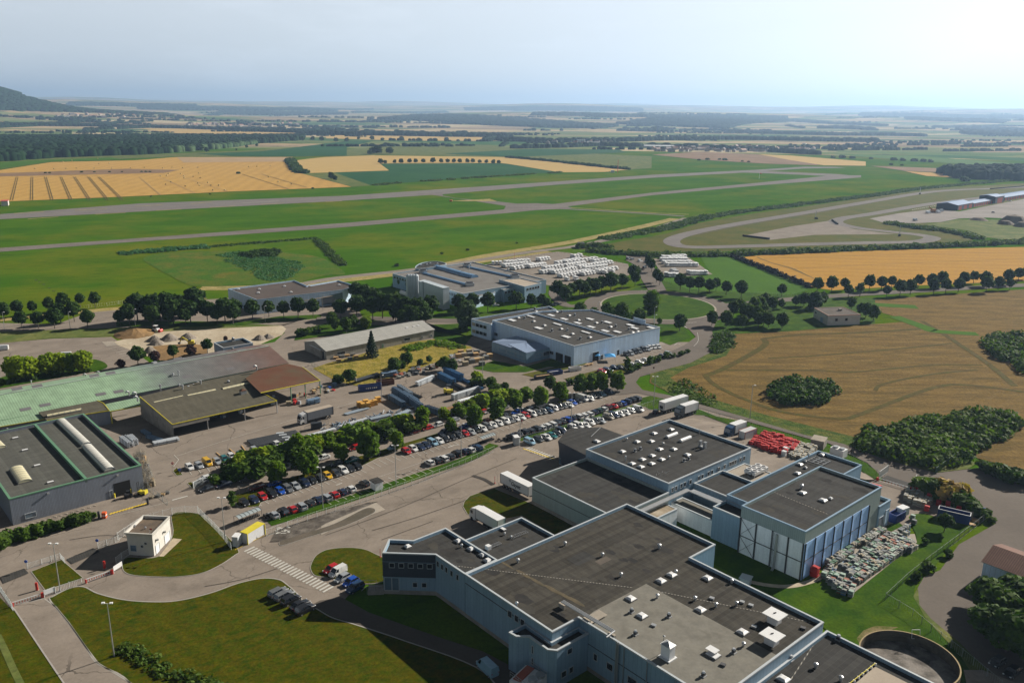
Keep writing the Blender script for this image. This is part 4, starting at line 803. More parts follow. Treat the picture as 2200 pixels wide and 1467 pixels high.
for j in range(4): m_.beam(tuple(c-AU*2.1+BV*(j*1.45-2.2))+(whb['h']+.5,),tuple(c+AU*2.1+BV*(j*1.45-2.2))+(whb['h']+.5,),.12,.12)
for i in (-2.1,2.1):
    for j in (-2.2,2.2): q = c+AU*i+BV*j;m_.beam((*q,whb['h']),(*(q+np.array([.001,0])),whb['h']+.5),.1,.1)
m_.build('steel_grid_frame',M_alu,whb)
window(annR,UVW(-81.2,192.4),UVW(-81.2,198.4),.2,3.6,.12,.5,name='door',mat=M_cladgrey);window(annR,UVW(-81.2,192.4),UVW(-81.2,198.4),.2,4.6,.65,.95,name='blue_panel',mat=M_cladb)
for p,k in (((2143,1390),0),): pass
for p,k in (((1703,1402),0),((1698,1418),1),((1752,1434),0),((1806,1462),0),((1801,1374),1)): vent(low,px_on(low,*p),low['h'],.9,k)
dome(low,px_on(low,1683,1460),low['h'],1.9,1.8,AZ)
m_ = MB();a_,e_ = G(1881,1424,7.3),G(1826,1467,7.3);m_.beam((*a_,7.35),(*e_,7.35),.1,.1,1)
for k in range(9): q = a_+(e_-a_)*k/6;m_.box((*q,6.82),(.4,.2,.5),AZ)
m_.build('lifeline_rail',[M_whitep,M_trimy],low)
# plant on the white deck
cdn = root('condenser_bank',(*G(1625,1006,6.5),6.1),'white bank of six round fans on the plant deck','condenser')
m_ = MB();fl_ = MB();c = G(1625,1006,7.5)
m_.box((*c,6.7),(3.4,6.4,.9),AZ)
for i in (-.85,.85):
    for j in (-2.1,0,2.1): q = c+AU*i+BV*j;fl_.tube((*q,7.6),(*q,7.85),.8,n=14,m=1);fl_.tube((*q,7.62),(*q,7.87),.55,n=12,m=0)
for i in (-1.5,1.5):
    for j in (-3,3): q = c+AU*i+BV*j;m_.box((*q,6.05),(.12,.12,.65),AZ)
m_.build('casing',M_whitep,cdn);fl_.build('fan',[M_dark,M_whitep],cdn)
vent(slab,px_on(slab,1612,1025),slab['h'],1.0,1)
# round tank pit
tk = root('round_tank',(0,0,0),'open round concrete tank at the bottom right with a rusty yellow rim','tank')
A0,B0,C0 = G(1845.5,1384),G(1904.5,1352),G(2066,1443)
ax,ay,bx_,by,cx_,cy_ = *A0,*B0,*C0;dd = 2*(ax*(by-cy_)+bx_*(cy_-ay)+cx_*(ay-by))
tc_ = np.array([((ax*ax+ay*ay)*(by-cy_)+(bx_*bx_+by*by)*(cy_-ay)+(cx_*cx_+cy_*cy_)*(ay-by))/dd,((ax*ax+ay*ay)*(cx_-bx_)+(bx_*bx_+by*by)*(ax-cx_)+(cx_*cx_+cy_*cy_)*(bx_-ax))/dd]);tr_ = np.hypot(*(A0-tc_));print('tank',tc_,tr_)
m_ = MB();n = 64;P = lambda r,z: [(tc_[0]+r*math.cos(2*math.pi*i/n),tc_[1]+r*math.sin(2*math.pi*i/n),z) for i in range(n)]
TZ = 2.9  # rim height
tcs = tc_*(H-TZ)/H;P = lambda r,z: [(tcs[0]+r*math.cos(2*math.pi*i/n),tcs[1]+r*math.sin(2*math.pi*i/n),z) for i in range(n)];tr_ *= (H-TZ)/H
for (r1,z1,r2,z2,mm) in ((tr_,-.2,tr_,TZ,0),(tr_,TZ,tr_-.25,TZ,1),(tr_-.25,TZ,tr_-.25,.1,0)):
    a_,e_ = P(r1,z1),P(r2,z2)
    for i in range(n): j = (i+1) % n;m_.poly([a_[i],a_[j],e_[j],e_[i]],mm)
m_.build('tank_wall',[two('tank_concrete',[(.075,.06,.045),(.05,.042,.034),(.10,.085,.065)],.3,.9,stretch=(.2,1,0),fine=.15),plain('rusty_rim',(.26,.19,.08),.8,var=.3,sc=2)],tk)
m_ = MB();m_.poly(P(tr_-.25,.6));m_.build('tank_floor',two('tank_sludge',[(.12,.105,.09),(.05,.045,.04),(.2,.18,.16)],.12,.5,fine=.2),tk)
m_ = MB();q = G(1968,1361,TZ)
for s in (-.8,.8): m_.beam((q[0]+s,q[1]-.2,TZ-.9),(q[0]+s,q[1]+.2,TZ+.8),.08,.08)
m_.beam((q[0]-.8,q[1]-.2,TZ-.9),(q[0]+.8,q[1]-.2,TZ-.9),.08,.08);m_.beam((q[0]-.8,q[1]+.2,TZ+.8),(q[0]+.8,q[1]+.2,TZ+.8),.08,.08);m_.build('ladder_hoop',M_whitep,tk)
tk['o2'] = [float(tcs[0]),float(tcs[1]),0.];
for c_ in kids(tk): 
    for v_ in c_.data.vertices: v_.co.x -= tcs[0];v_.co.y -= tcs[1]
tk.location = (tcs[0],tcs[1],0)
# ---------- B: other buildings ----------
def para(a,b,c,h):
    """plan from three roof corners a-b-c seen at height h -> a, b, c and the fourth"""
    A_,B_,C_ = G(*a,h),G(*b,h),G(*c,h);return [A_,B_,C_,A_+C_-B_]
def ortho(a,b,c,h):
    A_,B_,C_ = G(*a,h),G(*b,h),G(*c,h);d = (A_-B_)/np.hypot(*(A_-B_));n_ = np.array([-d[1],d[0]]);k = (C_-B_)@n_
    return [A_,B_,B_+n_*k,A_+n_*k]
def gable(name,label,cat,e0,e1,e2,hz,rz,wm,rm,roofs=None,over=.4,tm=None):
    """long hall: e0-e1 front eave, e1-e2 gable end (plan points); ridge parallel to e0-e1"""
    e0,e1,e2 = map(np.array,(e0,e1,e2));e3 = e0+e2-e1;c = (e0+e2)/2;R = root(name,(c[0],c[1],0),label,cat)
    m = MB()
    for a,b in ((e0,e1),(e2,e3)): m.poly([(*a,-.1),(*b,-.1),(*b,hz-.05),(*a,hz-.05)])
    for a,b in ((e1,e2),(e3,e0)): q = (a+b)/2;m.poly([(*a,-.1),(*b,-.1),(*b,hz-.05),(*q,rz-.05),(*a,hz-.05)])
    m.build('wall',wm,R)
    du = (e1-e0)/np.hypot(*(e1-e0))*over;dv = (e2-e1)/np.hypot(*(e2-e1))*over;s = (rz-hz)/(np.hypot(*(e2-e1))/2)
    r0,r1 = (e0+e3)/2-du,(e1+e2)/2+du;lo = hz-over*s;m = MB()
    A_,B_,C_,D_ = e0-du-dv,e1+du-dv,e2+du+dv,e3-du+dv;t = .14
    for p,q,u,v in ((A_,B_,r1,r0),(C_,D_,r0,r1)):
        m.poly([(*p,lo+t),(*q,lo+t),(*u,rz+t),(*v,rz+t)]);m.poly([(*v,rz),(*u,rz),(*q,lo),(*p,lo)]);m.poly([(*p,lo),(*q,lo),(*q,lo+t),(*p,lo+t)],1)
    m.poly([(*B_,lo),(*r1,rz),(*r1,rz+t),(*B_,lo+t)],1);m.poly([(*r1,rz),(*C_,lo),(*C_,lo+t),(*r1,rz+t)],1);m.poly([(*r0,rz),(*A_,lo),(*A_,lo+t),(*r0,rz+t)],1);m.poly([(*D_,lo),(*r0,rz),(*r0,rz+t),(*D_,lo+t)],1)
    m.build('roof',[rm,tm or M_trim],R);R['h'] = hz;return R
# --- grey workshop with green trim (near left)
L1 = ortho((19.4,1071.3),(303.7,998.2),(182,887.2),7.3)
ang1 = math.atan2(*(L1[1]-L1[0])[::-1])
M_roofL = striped('roof_felt_left',(.085,.085,.075),(.05,.05,.045),1.0,.04,ang1,.12,.85,blot=.2)
ws = building('grey_workshop','grey clad workshop with green roof edging and a long arched rooflight','workshop',L1,7.3,M_cladgrey,M_roofL,tm=M_trimg,par=.9,pt=.5)
dv = (L1[2]-L1[1])/np.hypot(*(L1[2]-L1[1]));du = (L1[1]-L1[0])/np.hypot(*(L1[1]-L1[0]))
m = MB();q = G(184,1028,7.2);a = (q-L1[0])@du;p_ = L1[0]+du*a;m.prism([p_-du*.35,p_+du*.35,p_+du*.35+dv*np.hypot(*(L1[2]-L1[1]))*.985,p_-du*.35+dv*np.hypot(*(L1[2]-L1[1]))*.985],6.3,7.35);m.build('middle_parapet',M_trimg,ws)
def barrel(R,a,b,w,r,name='barrel_skylight',mat=None,hatches=0):
    z = R['h'];d = (b-a)/np.hypot(*(b-a));nn = np.array([-d[1],d[0]]);m = MB();K = 10
    for k in range(K):
        t0,t1 = math.pi*k/K,math.pi*(k+1)/K;P_ = lambda t,q: (*(q+nn*math.cos(t)*w/2),z+.3+math.sin(t)*r)
        m.poly([P_(t0,a),P_(t0,b),P_(t1,b),P_(t1,a)])
    for q in (a,b): m.poly([(*(q+nn*math.cos(math.pi*k/K)*w/2),z+.3+math.sin(math.pi*k/K)*r) for k in range(K+1)])
    n_ = int(np.hypot(*(b-a))/1.5)
    for i in range(n_+1):
        q = a+(b-a)*i/n_
        for k in range(K):
            t0,t1 = math.pi*k/K,math.pi*(k+1)/K;m.beam((*(q+nn*math.cos(t0)*(w/2+.02)),z+.31+math.sin(t0)*(r+.01)),(*(q+nn*math.cos(t1)*(w/2+.02)),z+.31+math.sin(t1)*(r+.01)),.07,.05,1)
    m.prism([a-nn*(w/2+.15),b-nn*(w/2+.15),b+nn*(w/2+.15),a+nn*(w/2+.15)],z,z+.3,2)
    o = m.build(name,[mat or M_dome,M_alu,M_curb],R)
    for i in range(hatches):
        h_ = MB();q = a+(b-a)*(i+.6)/(hatches+.25);zz = z+.3+r*.8
        for s in (-1,1): h_.beam((*(q+d*s*.8-nn*.75),zz),(*(q+d*s*.8+nn*.75),zz+.15),.12,.1)
        h_.beam((*(q-d*.8),zz+.3),(*(q+d*.8),zz+.3),.1,.1);h_.build('vent_hatch',M_dark,o)
    return o
M_dome2 = plain('aged_rooflight',(.50,.49,.44),.5,var=.12)
barrel(ws,G(131,904,6.6),G(186,956,6.6),2.6,.75,hatches=3,mat=M_dome2);barrel(ws,G(187,959,6.6),G(236,1010,6.6),2.6,.75,hatches=2,mat=M_dome2)
barrel(ws,G(35,1006,6.6),G(55,1036,6.6),3.2,.7,mat=plain('yellowed_rooflight',(.50,.46,.30),.6,var=.15));barrel(ws,G(-15,945,6.6),G(3,963,6.6),2.6,.7,mat=MC['yellowed_rooflight'])
for p in ((33,941),(53.5,967),(80,1000),(108.5,1036)): dome(ws,G(*p,6.5),ws['h'],1.5,.7,ang1,flatd=True)
for p in (((0,930),(28,962)),((30,955),(50,985))): pass
Ldf = np.hypot(*(L1[1]-L1[0]))
window(ws,L1[0],L1[1],0,4.0,.757,.893,name='loading_door',mat=M_black,frame=False);m = MB()
for t in (.757,.893): q = L1[0]+(L1[1]-L1[0])*t-np.array([-du[1],du[0]])*.15;m.beam((*q,0),(*(q+np.array([.001,0])),1.3),.3,.3)
m.build('door_guard',M_trimy,ws);window(ws,L1[0],L1[1],.1,2.3,.725,.745,name='door',mat=M_cladgrey)
window(ws,L1[0],L1[1],1.0,2.2,.09,.165,mat=M_glassl);m = MB()
for t in (.06,.98): q = L1[0]+(L1[1]-L1[0])*t
m.build('x',M_alu,ws) if False else None
for t in (.27,.8):
    m = MB();q = L1[0]+(L1[1]-L1[0])*t-np.array([-du[1],du[0]])*.2;m.box((*q,6.0),(.5,.4,.35),ang1);m.build('floodlight',M_alu,ws)
# --- long corrugated hall fading from green to rust
E0,E1 = G(0,902.5,5.),G(617.5,780,5.);dd_ = (E1-E0)/np.hypot(*(E1-E0));nn_ = np.array([-dd_[1],dd_[0]])
E0 = E0-dd_*25;wid = (G(545,742,5.)-E1)@nn_
mg,n_g,b_g,Ng,Lg = new('fading_corrugated');Pg = pos(Ng);dt = Ng.new('ShaderNodeVectorMath');dt.operation = 'DOT_PRODUCT';Lg.new(Pg,dt.inputs[0]);dt.inputs[1].default_value = (dd_[0],dd_[1],0)
s0 = float(E0@dd_);ln_ = float((E1-E0)@dd_);t_ = math_(Ng,Lg,'DIVIDE',math_(Ng,Lg,'SUBTRACT',dt.outputs['Value'],s0),ln_);t_ = math_(Ng,Lg,'ADD',t_,math_(Ng,Lg,'MULTIPLY',math_(Ng,Lg,'SUBTRACT',noise(Ng,Lg,Pg,.12,3),.5),.05))
rg = Ng.new('ShaderNodeValToRGB');eg = rg.color_ramp.elements;eg[0].position = .5;eg[0].color = (.21,.31,.20,1);eg[1].position = .66;eg[1].color = (.13,.145,.14,1)
q = eg.new(.56);q.color = (.19,.27,.19,1);q = eg.new(.85);q.color = (.12,.105,.10,1);q = eg.new(.96);q.color = (.13,.08,.065,1)
Lg.new(t_,rg.inputs[0]);fr = math_(Ng,Lg,'FRACT',math_(Ng,Lg,'DIVIDE',dt.outputs['Value'],.75));cg = mixc(Ng,Lg,1.,rg.outputs[0],mixc(Ng,Lg,math_(Ng,Lg,'LESS_THAN',fr,.4),(1.1,)*3,(.82,)*3),'MULTIPLY')
cg = mixc(Ng,Lg,1.,cg,mixc(Ng,Lg,noise(Ng,Lg,Pg,.3,5),(.85,)*3,(1.12,)*3),'MULTIPLY')
Lg.new(cg,b_g.inputs['Base Color']);b_g.inputs['Roughness'].default_value = .55;b_g.inputs['Specular IOR Level'].default_value = .3
lh = gable('corrugated_hall','long corrugated hall whose ridged roof fades from green to rusty brown','workshop',E0,E1,E1+nn_*wid,5.0,8.2,M_cladgrey,mg,tm=M_trimg)
m = MB();rA,rB = E0+nn_*wid/2,E1+nn_*wid/2;m.beam((*rA,8.42),(*rB,8.42),.6,.12);m.build('ridge_cap',plain('ridge_metal',(.30,.36,.30),.5),lh)
def slopept(px,py):  # point on the front slope
    for z in np.arange(5,8.3,.05):
        p = G(px,py,z);k = (p-E0)@nn_
        if k >= wid/2 or abs(5+(8.2-5)*k/(wid/2)-z) < .1: return p,z
    return p,z
for (px,py) in ((40,858),(83,851),(55,880),(97,871),(205,828),(240,822),(217,848),(255,842),(385,792),(402,810),(478,776),(495,793),(520,770)):
    p,z = slopept(px,py);m = MB();k = (p-E0)@nn_;sl = 3.2/(wid/2);P_ = lambda a,b: (*(p+dd_*a+nn_*b),5+.2+sl*(k+b));m.poly([P_(-1.6,-1),P_(1.6,-1),P_(1.6,1),P_(-1.6,1)]);m.build('roof_panel',plain('grey_panel',(.13,.125,.13),.6,var=.15),lh)
for (px,py,s,kd) in ((170,830,1.,4),(5,862,1.,4),(352,790,1.4,1),(332,783,1.2,4),(393,775,1.0,4),(445,768,1.2,4),(410,785,.9,4),(372,807,.9,0),(384,808,1.1,3),(313,796,.7,1),(186,812,1.1,2),(214,806,1.0,2),(68,826,.8,3),(500,753,1.0,1),(552,795,1.2,2),(537,762,.8,4),(278,850,1.1,2),(293,853,1.2,2),(296,862,1.2,2)):
    p,z = slopept(px,py)
    if kd == 4:
        m = MB();m.box((*p,z),(1.4*s,1.1*s,.9*s),ang1+.3);m.build('roof_hood',[M_alu],lh)
    else: vent(lh,p,z,s,kd)
# --- dark open-fronted hall with yellow eave
def slab_roof(name,label,cat,pts,mat,trim=None,trim_edges=(),t=.25,walls=(),wm=None,posts=(),pm=None):
    """sloping roof plate: pts = [(px,py,z)...]; walls = edges walled to the ground; posts = (px,py,z)"""
    W3 = [(*G(a,b,z),z) for a,b,z in pts];c = np.mean([w[:2] for w in W3],0);R = root(name,(c[0],c[1],0),label,cat)
    m = MB();m.poly(W3);m.poly([(x,y,z-t) for x,y,z in W3][::-1]);n = len(W3)
    for i in range(n): p,q = W3[i],W3[(i+1) % n];m.poly([(p[0],p[1],p[2]-t),(q[0],q[1],q[2]-t),q,p])
    m.build('roof',mat,R)
    if trim:
        for i in trim_edges: p,q = Vector(W3[i]),Vector(W3[(i+1) % n]);e = MB();e.beam(p,q,.16,.26);e.build('eave_trim',trim,R)
    for i in walls:
        p,q = W3[i],W3[(i+1) % n];e = MB();d = np.array([q[0]-p[0],q[1]-p[1]]);d /= np.hypot(*d);s = np.array([-d[1],d[0]])*.12
        e.poly([(p[0]+s[0],p[1]+s[1],-.1),(q[0]+s[0],q[1]+s[1],-.1),(q[0]+s[0],q[1]+s[1],q[2]-t),(p[0]+s[0],p[1]+s[1],p[2]-t)]);e.poly([(q[0]-s[0],q[1]-s[1],-.1),(p[0]-s[0],p[1]-s[1],-.1),(p[0]-s[0],p[1]-s[1],p[2]-t),(q[0]-s[0],q[1]-s[1],q[2]-t)]);e.build('wall',wm or M_concw,R)
    for a,b,z in posts:
        g = G(a,b,z);e = MB();e.beam((*g,0),(g[0]+.001,g[1],z-t),.3,.3);e.build('post',pm or M_alu,R)
    R['h'] = float(np.mean([w[2] for w in W3]));return R,W3
M_rd = striped('felt_olive',(.085,.078,.058),(.055,.05,.04),1.3,.06,ang1+math.pi/2,.08,.9,blot=.2)
M_rb = two('rust_brown_roof',[(.115,.055,.035),(.085,.066,.042),(.10,.047,.03)],.06,.8,fine=.08)
oh,W3 = slab_roof('open_hall','dark roofed open-fronted storage hall with a yellow eave beside the yard','hall',[(300,852,7.4),(370,911.5,4.6),(595,861,4.6),(562,843,5.4),(527,812,6.9),(552,796,7.6),(420,822,7.6)],M_rd,M_trimy,(0,1,2),walls=(0,),posts=((370,911.5,4.4),(445,894.5,4.4),(525,876.5,4.4),(594,861,4.4)))
m = MB();a_,b_ = W3[1],W3[2];d_ = (np.array(b_[:2])-np.array(a_[:2]));q_ = np.array(a_[:2])+d_*.335;m.poly([(a_[0],a_[1],3.3),(q_[0],q_[1],3.3),(q_[0],q_[1],4.3),(a_[0],a_[1],4.3)]);m.build('fascia',M_concw,oh)
m = MB();nb = np.array([-d_[1],d_[0]])/np.hypot(*d_)*15;m.poly([(a_[0]+nb[0],a_[1]+nb[1],0),(b_[0]+nb[0],b_[1]+nb[1],0),(b_[0]+nb[0],b_[1]+nb[1],5.),(a_[0]+nb[0],a_[1]+nb[1],5.)]);m.build('back_wall',M_dark,oh)
oh['h'] = 5.6
for p in (((331,867),(393,853)),((403,852),(463,839)),((478,837),(535,824))):
    oh['h'] = 6.0;barrel(oh,G(*p[0],6.1),G(*p[1],6.1),1.3,.45,mat=MC['yellowed_rooflight'])
for (px,py,s,kd) in ((345,838,1.2,3),(335,850,.8,1),(393,840,1.3,3),(405,834,1.,1),(416,830,1.,1),(425,825,1.1,0),(432,829,1.2,3),(385,829,.9,0),(491,823,1.1,1)): vent(oh,G(px,py,6.6),6.3,s,kd)
m = MB();g = G(522,842,6.2);m.box((*g,5.6),(2,1.6,1.2),ang1);k = len(m.v);m.v += [(g[0]+math.cos(ang1)*x-math.sin(ang1)*y,g[1]+math.sin(ang1)*x+math.cos(ang1)*y,6.85) for x,y in ((-1.1,-.9),(1.1,-.9),(1.1,.9),(-1.1,.9))]+[(g[0],g[1],7.5)]
for i in range(4): m.f.append([k+i,k+(i+1) % 4,k+4]);m.m.append(1)
m.build('roof_hut',[M_alu,M_rb],oh)
for p in ((360,872),(444,854)): dome(oh,G(*p,5.6),5.3,1.2,.8,ang1,flatd=True)
rc,_ = slab_roof('rust_canopy','big rust-brown canopy roof on green posts beside the scaffold yard','canopy',[(527.5,812.5,7.6),(560,843.8,6.6),(687.5,817,5.6),(650,788.8,6.8)],M_rb,M_trimy,(1,2),posts=((624,831,5.9),(687,817.5,5.4),(655,824,5.6)),pm=M_trimg)
rl,_ = slab_roof('rusty_lean_to','rusty brown lean-to roof between corrugated hall and canopy','lean-to',[(552,796,7.45),(527,813,7.3),(650,789,6.7),(617,781,6.9)],M_rb)
yl,_ = slab_roof('yellow_edged_shed','small dark-roofed shed with yellow edges against the corrugated hall','shed',[(82.5,885,5.6),(101,903,4.6),(235,882,4.6),(222,866,5.4),(209,860.5,5.7)],M_rd,M_trimy,(1,2,3),walls=(1,2),wm=M_cladgrey)
yl['h'] = 5.0;barrel(yl,G(101,893,5.3),G(175,879,5.3),1.2,.4,mat=MC['yellowed_rooflight'])
gp,_ = slab_roof('green_porch','green corrugated porch roof with yellow edge over a dark yard entrance','canopy',[(226,868,5.2),(236,884,4.4),(306,871,4.4),(299,853,5.3)],mg,M_trimy,(1,),posts=((238,884,4.2),),pm=M_trimy)
gp2,_ = slab_roof('green_side_roof','narrow green corrugated side roof with yellow gutter at the left edge','lean-to',[(-40,908,5.0),(-40,926,4.3),(0,917,4.3),(98,900,4.3),(82,886,5.1)],mg,M_trimy,(2,),walls=(2,),wm=M_cladgrey)
m = MB();g = G(18,935,3.);m.tube((*g,0),(*g,5.4),.25);fl1 = m.build('flue',M_alu,gp2)
# small grey block on the back of the hall
gb = building('grey_plant_room','small grey flat roofed plant room beside the gravel building site','building',ortho((459,735.5),(479,747),(541,735),6.5),6.5,M_clad,M_roofB)
vent(gb,G(501,732,5.9),5.8,1.3,1)
# --- long grey hangar with rounded eaves
h0,h1,h2 = G(702,773.5),G(932.5,725.5),G(656,753)
d_ = (h1-h0)/np.hypot(*(h1-h0));n2 = np.array([-d_[1],d_[0]]);w_ = (h2-h0)@n2
M_fib = striped('weathered_fibre_cement',(.29,.285,.265),(.2,.19,.17),1.1,.05,math.atan2(d_[1],d_[0]),.05,.85,blot=.12)
hg = gable('grey_hangar','long pale grey hangar with a weathered ridged roof beside the dry meadow','hangar',h0,h1,h1+n2*w_,3.9,6.2,striped('aged_render',(.27,.255,.22),(.2,.19,.17),2.4,.05,rnd=.05,blot=.15,wall=True,rough=.9),M_fib,tm=M_fib)
a = h0+n2*w_;window(hg,a,h0,0,3.2,.55,.9,name='hangar_door',mat=M_black);window(hg,h0,h1,1.2,2.3,.09,.16);window(hg,h0,h1,1.2,2.4,.7,.76);window(hg,h0,h1,.9,1.8,.87,.885);window(hg,h0,h1,.9,1.8,.963,.977);window(hg,h0,h1,0,2.1,.49,.505,name='green_door',mat=M_trimg)
for t in (.8,.87,.915): q = h0+(h1-h0)*t+n2*w_*.3;m = MB();m.box((*q,5.3),(1.3,.8,.3),math.atan2(d_[1],d_[0]));m.build('rooflight',M_dome,hg)
st_ = building('hangar_porch','pale grey block attached at the left end of the grey hangar','building',ortho((656,735.5),(690,752),(702,747),3.7),3.7,M_concw,M_fib,par=.1)
# --- blue-grey building behind the left trees
lb = building('brown_roof_factory','low blue-grey factory with a brown flat roof behind the street trees','factory',[G(*p,7.6) for p in ((551.6,644),(736,622.5),(765,613.5),(726.5,602),(659,613.6),(632,602),(489.4,620.3))],7.6,M_cladb,two('brown_membrane',[(.095,.078,.07),(.08,.066,.06)],.05,.8,fine=.06),par=.7,tm=M_trimb)
for p in ((512,622),(557,622),(555,630),(611,616),(625,628.5),(729,613),(664,615)): dome(lb,G(*p,7.),lb['h'],1.6,1.6,.3,hh=.5)
q0,q1 = G(551.6,644,7.6),G(736,622.5,7.6)
for t in (.28,.4,.52,.64): window(lb,q0,q1,1.5,3.2,t,t+.07)
m = MB();a,b = G(690,627.8,7.6),G(736,622.5,7.6);s = np.array([0,-.12]);m.poly([(*(a+s),.5),(*(b+s),.5),(*(b+s),6.3),(*(a+s),4.8)]);m.build('glass_front',M_glassl,lb)
m = MB();a,b = G(648,636,7.6),G(738,620,7.6);m.prism([a+s*3,b+s*3,b+s*14,a+s*3.2],4.8,5.1);m.build('angled_canopy',M_conc,lb)
# --- white lot factory with blue rooflights
M_rg = two('grey_membrane',[(.155,.145,.135),(.13,.122,.115),(.175,.165,.155)],.04,.8,fine=.07)
M_bluep = plain('blue_polycarbonate',(.10,.22,.38),.25,var=.15,spec=.6)
ff = building('blue_rooflight_factory','wide grey factory with long blue arched rooflights in front of the vehicle lot','factory',[G(*p,8.) for p in ((843.3,587.3),(994.5,630.5),(1043,622),(1173.6,600.5),(1015.5,562.4))],8.0,M_clad,M_rg,par=.5)
ff['h'] = 7.5
for a,b,w in (((911,587.5),(1003,612),2.6),((1006,574),(1104,596),2.6),((937,574.5),(964,581),5.5),((965,581.5),(992,589),5.5),((993,589.5),(1020,596),5.5)): barrel(ff,G(*a,7.8),G(*b,7.8),w,w*.28,mat=M_bluep)
for p in ((909,583.5),(1003,570.5),(1009,611),(1106,594)): m = MB();g = G(*p,8.3);m.box((*g,7.5),(4.5,3.5,1.8),.3);m.box((*g,9.3),(3.2,2.4,.5),.3,1);m.build('roof_plant',[M_alu,M_dark],ff)
vent(ff,G(1008,579,7.7),7.5,1.5,3);vent(ff,G(1091.5,582,7.7),7.5,1.5,0)
m = MB()
for k in range(16): a = G(846+k*9.4,588.8+k*2.68,8.);
q0,q1 = G(843.3,587.3,8.),G(994.5,630.5,8.)
for k in range(5): window(ff,q0,q1,5.4,6.6,.02+k*.042,.05+k*.042)
for k in range(9): window(ff,q0,q1,5.2,6.6,.8+k*.021,.812+k*.021,frame=False)
for k in range(2): m = MB();g = q0+(q1-q0)*(.09+k*.13)+np.array([-.1,-.15]);d_ = (q1-q0)/np.hypot(*(q1-q0));ring_ = [(*(g+d_*math.cos(t)*1.4),4+math.sin(t)*1.4) for t in np.linspace(0,6.283,19)[:-1]];m.poly(ring_);m.build('round_window',M_glass,ff)
fo = building('factory_front_office','beige-roofed office storey on the front of the blue rooflight factory','building',[G(*p,9.2) for p in ((1072,600),(1127,615.5),(1163.6,607.5),(1119,597))],9.2,M_clad,M_roofbeige,par=.4)
a,b = G(1127,615.5,9.2),G(1163.6,607.5,9.2)
for k in range(5): window(fo,a,b,6.6,7.9,.12+k*.16,.22+k*.16)
fo2 = building('factory_side_wing','white-roofed lower wing beside the beige-roofed office','building',[G(*p,7.) for p in ((1035,607),(1082,622.5),(1110,617.5),(1072,601))],7.0,M_clad,M_roofbeige,par=.4)
a,b = G(1082,622.5,7.),G(1110,617.5,7.)
for k in range(4): window(fo2,a,b,4.6,6,.08+k*.23,.24+k*.23)
fa = building('factory_blue_front','blue-grey low front block left of the office wings','building',[G(*p,6.) for p in ((995,633),(1000,643),(1064,627.5),(1058,620))],6.0,M_cladb,M_rg,par=.3)
rd = building('rounded_annex','low annex with a curved dark roof behind the blue rooflight factory','building',cr([G(*p,9.) for p in ((893,572),(900,577),(958,568),(945,562),(925,561.5),(905,565))],3),9.0,M_clad,M_roofB,par=.4)
for p in ((905,571),(918,570),(925,567.5),(940,568)): dome(rd,G(*p,8.6),8.6,1.4,1.4,.3,hh=.6)
M_wclad = striped('white_silo_cladding',(.50,.55,.58),(.38,.43,.47),1.2,.05,rnd=.03,rough=.4,blot=.03,wall=True)
wt = building('white_high_store','tall white windowless store block on the front of the factory','building',[G(*p,11.5) for p in ((906,604),(952,619),(965.5,617),(920,602.5))],11.5,M_wclad,M_wclad,par=.05)
sl = root('silo_group',(*G(886,640),0),'four joined pale metal silos standing by the white store','silo')
for k in range(4):
    m = MB();g = G(878.5+k*5.6,644);m.tube((*g,0),(*g,13.5),1.35,n=16);m.tube((*g,13.5),(*g,14.2),1.35,.5,n=16);m.build('silo',M_wclad,sl,smooth=False)
m = MB();g = G(899,646);
for s in (0,.5): m.beam((g[0]+s,g[1],0),(g[0]+s+.001,g[1],14),.08,.08)
m.build('ladder',M_alu,sl)
wh = building('white_high_block','smaller white block joining the silos to the white store','building',[G(*p,11.2) for p in ((899,603.5),(908,606.5),(921,603.5),(912,600.5))],11.2,M_wclad,M_wclad,par=.05)
tkk = root('horizontal_tank',(*G(868,634),0),'white horizontal gas tank beside the silos','tank');m = MB();a,b = G(862,633.5),G(874,638);m.tube((*a,1.6),(*b,1.6),1.2,n=14);m.tube((*b,1.6),(*(b+(b-a)*.1),1.6),1.2,.5,n=14);m.build('vessel',M_whitep,tkk);m = MB();m.box((*a,0),(.5,2,.6));m.build('saddle',M_conc,tkk);m = MB();m.box((*b,0),(.5,2,.6));m.build('saddle',M_conc,tkk)
# --- pale blue factory with many rooflights (centre)
hz9 = 8.7
FAZ = math.radians(-50.8);fu = np.array([math.cos(FAZ),math.sin(FAZ)]);fv = np.array([-fu[1],fu[0]]);c9 = G(1233.7,743,hz9);LA = (c9-G(1057,687.5,hz9))@fu;LB = (G(1421,702,hz9)-c9)@fv
def F9(a,b): return c9-fu*a+fv*b
m_b = (G(1321,721,hz9)-c9)@fv
ang9 = math.atan2(fu[1],fu[0]);M_roof9 = striped('roof_felt_far',(.055,.052,.048),(.07,.066,.06),1.2,.05,ang9,.1,.85,blot=.15)
f9a = building('pale_blue_factory','pale blue clad factory with rows of white rooflights near the roundabout','factory',[F9(0,0),F9(0,m_b),F9(LA,m_b),F9(LA,0)],hz9,M_cladb,M_roof9)
f9b = building('pale_blue_extension','rear half of the pale blue factory with larger rooflights beside the roundabout','factory',[F9(.3,m_b+.05),F9(.3,LB),F9(LA*.8,LB),F9(LA*1.02,m_b+6),F9(LA*1.02,m_b+.05)],hz9-.3,M_cladb,M_roof9)
f9c = building('striped_office_wing','office wing with two window bands at the left end of the pale blue factory','office',[G(*p,7.9) for p in ((1012.5,684.5),(1055,696),(1064,690),(1056,687),(1141,671),(1180,657.5),(1072,667.5),(1052,666.5),(1064,672.5))][0:3]+[G(1141,671.5,7.9),G(1196,665,7.9),G(1180,657.5,7.9)],7.9,M_cladb,M_roof9)
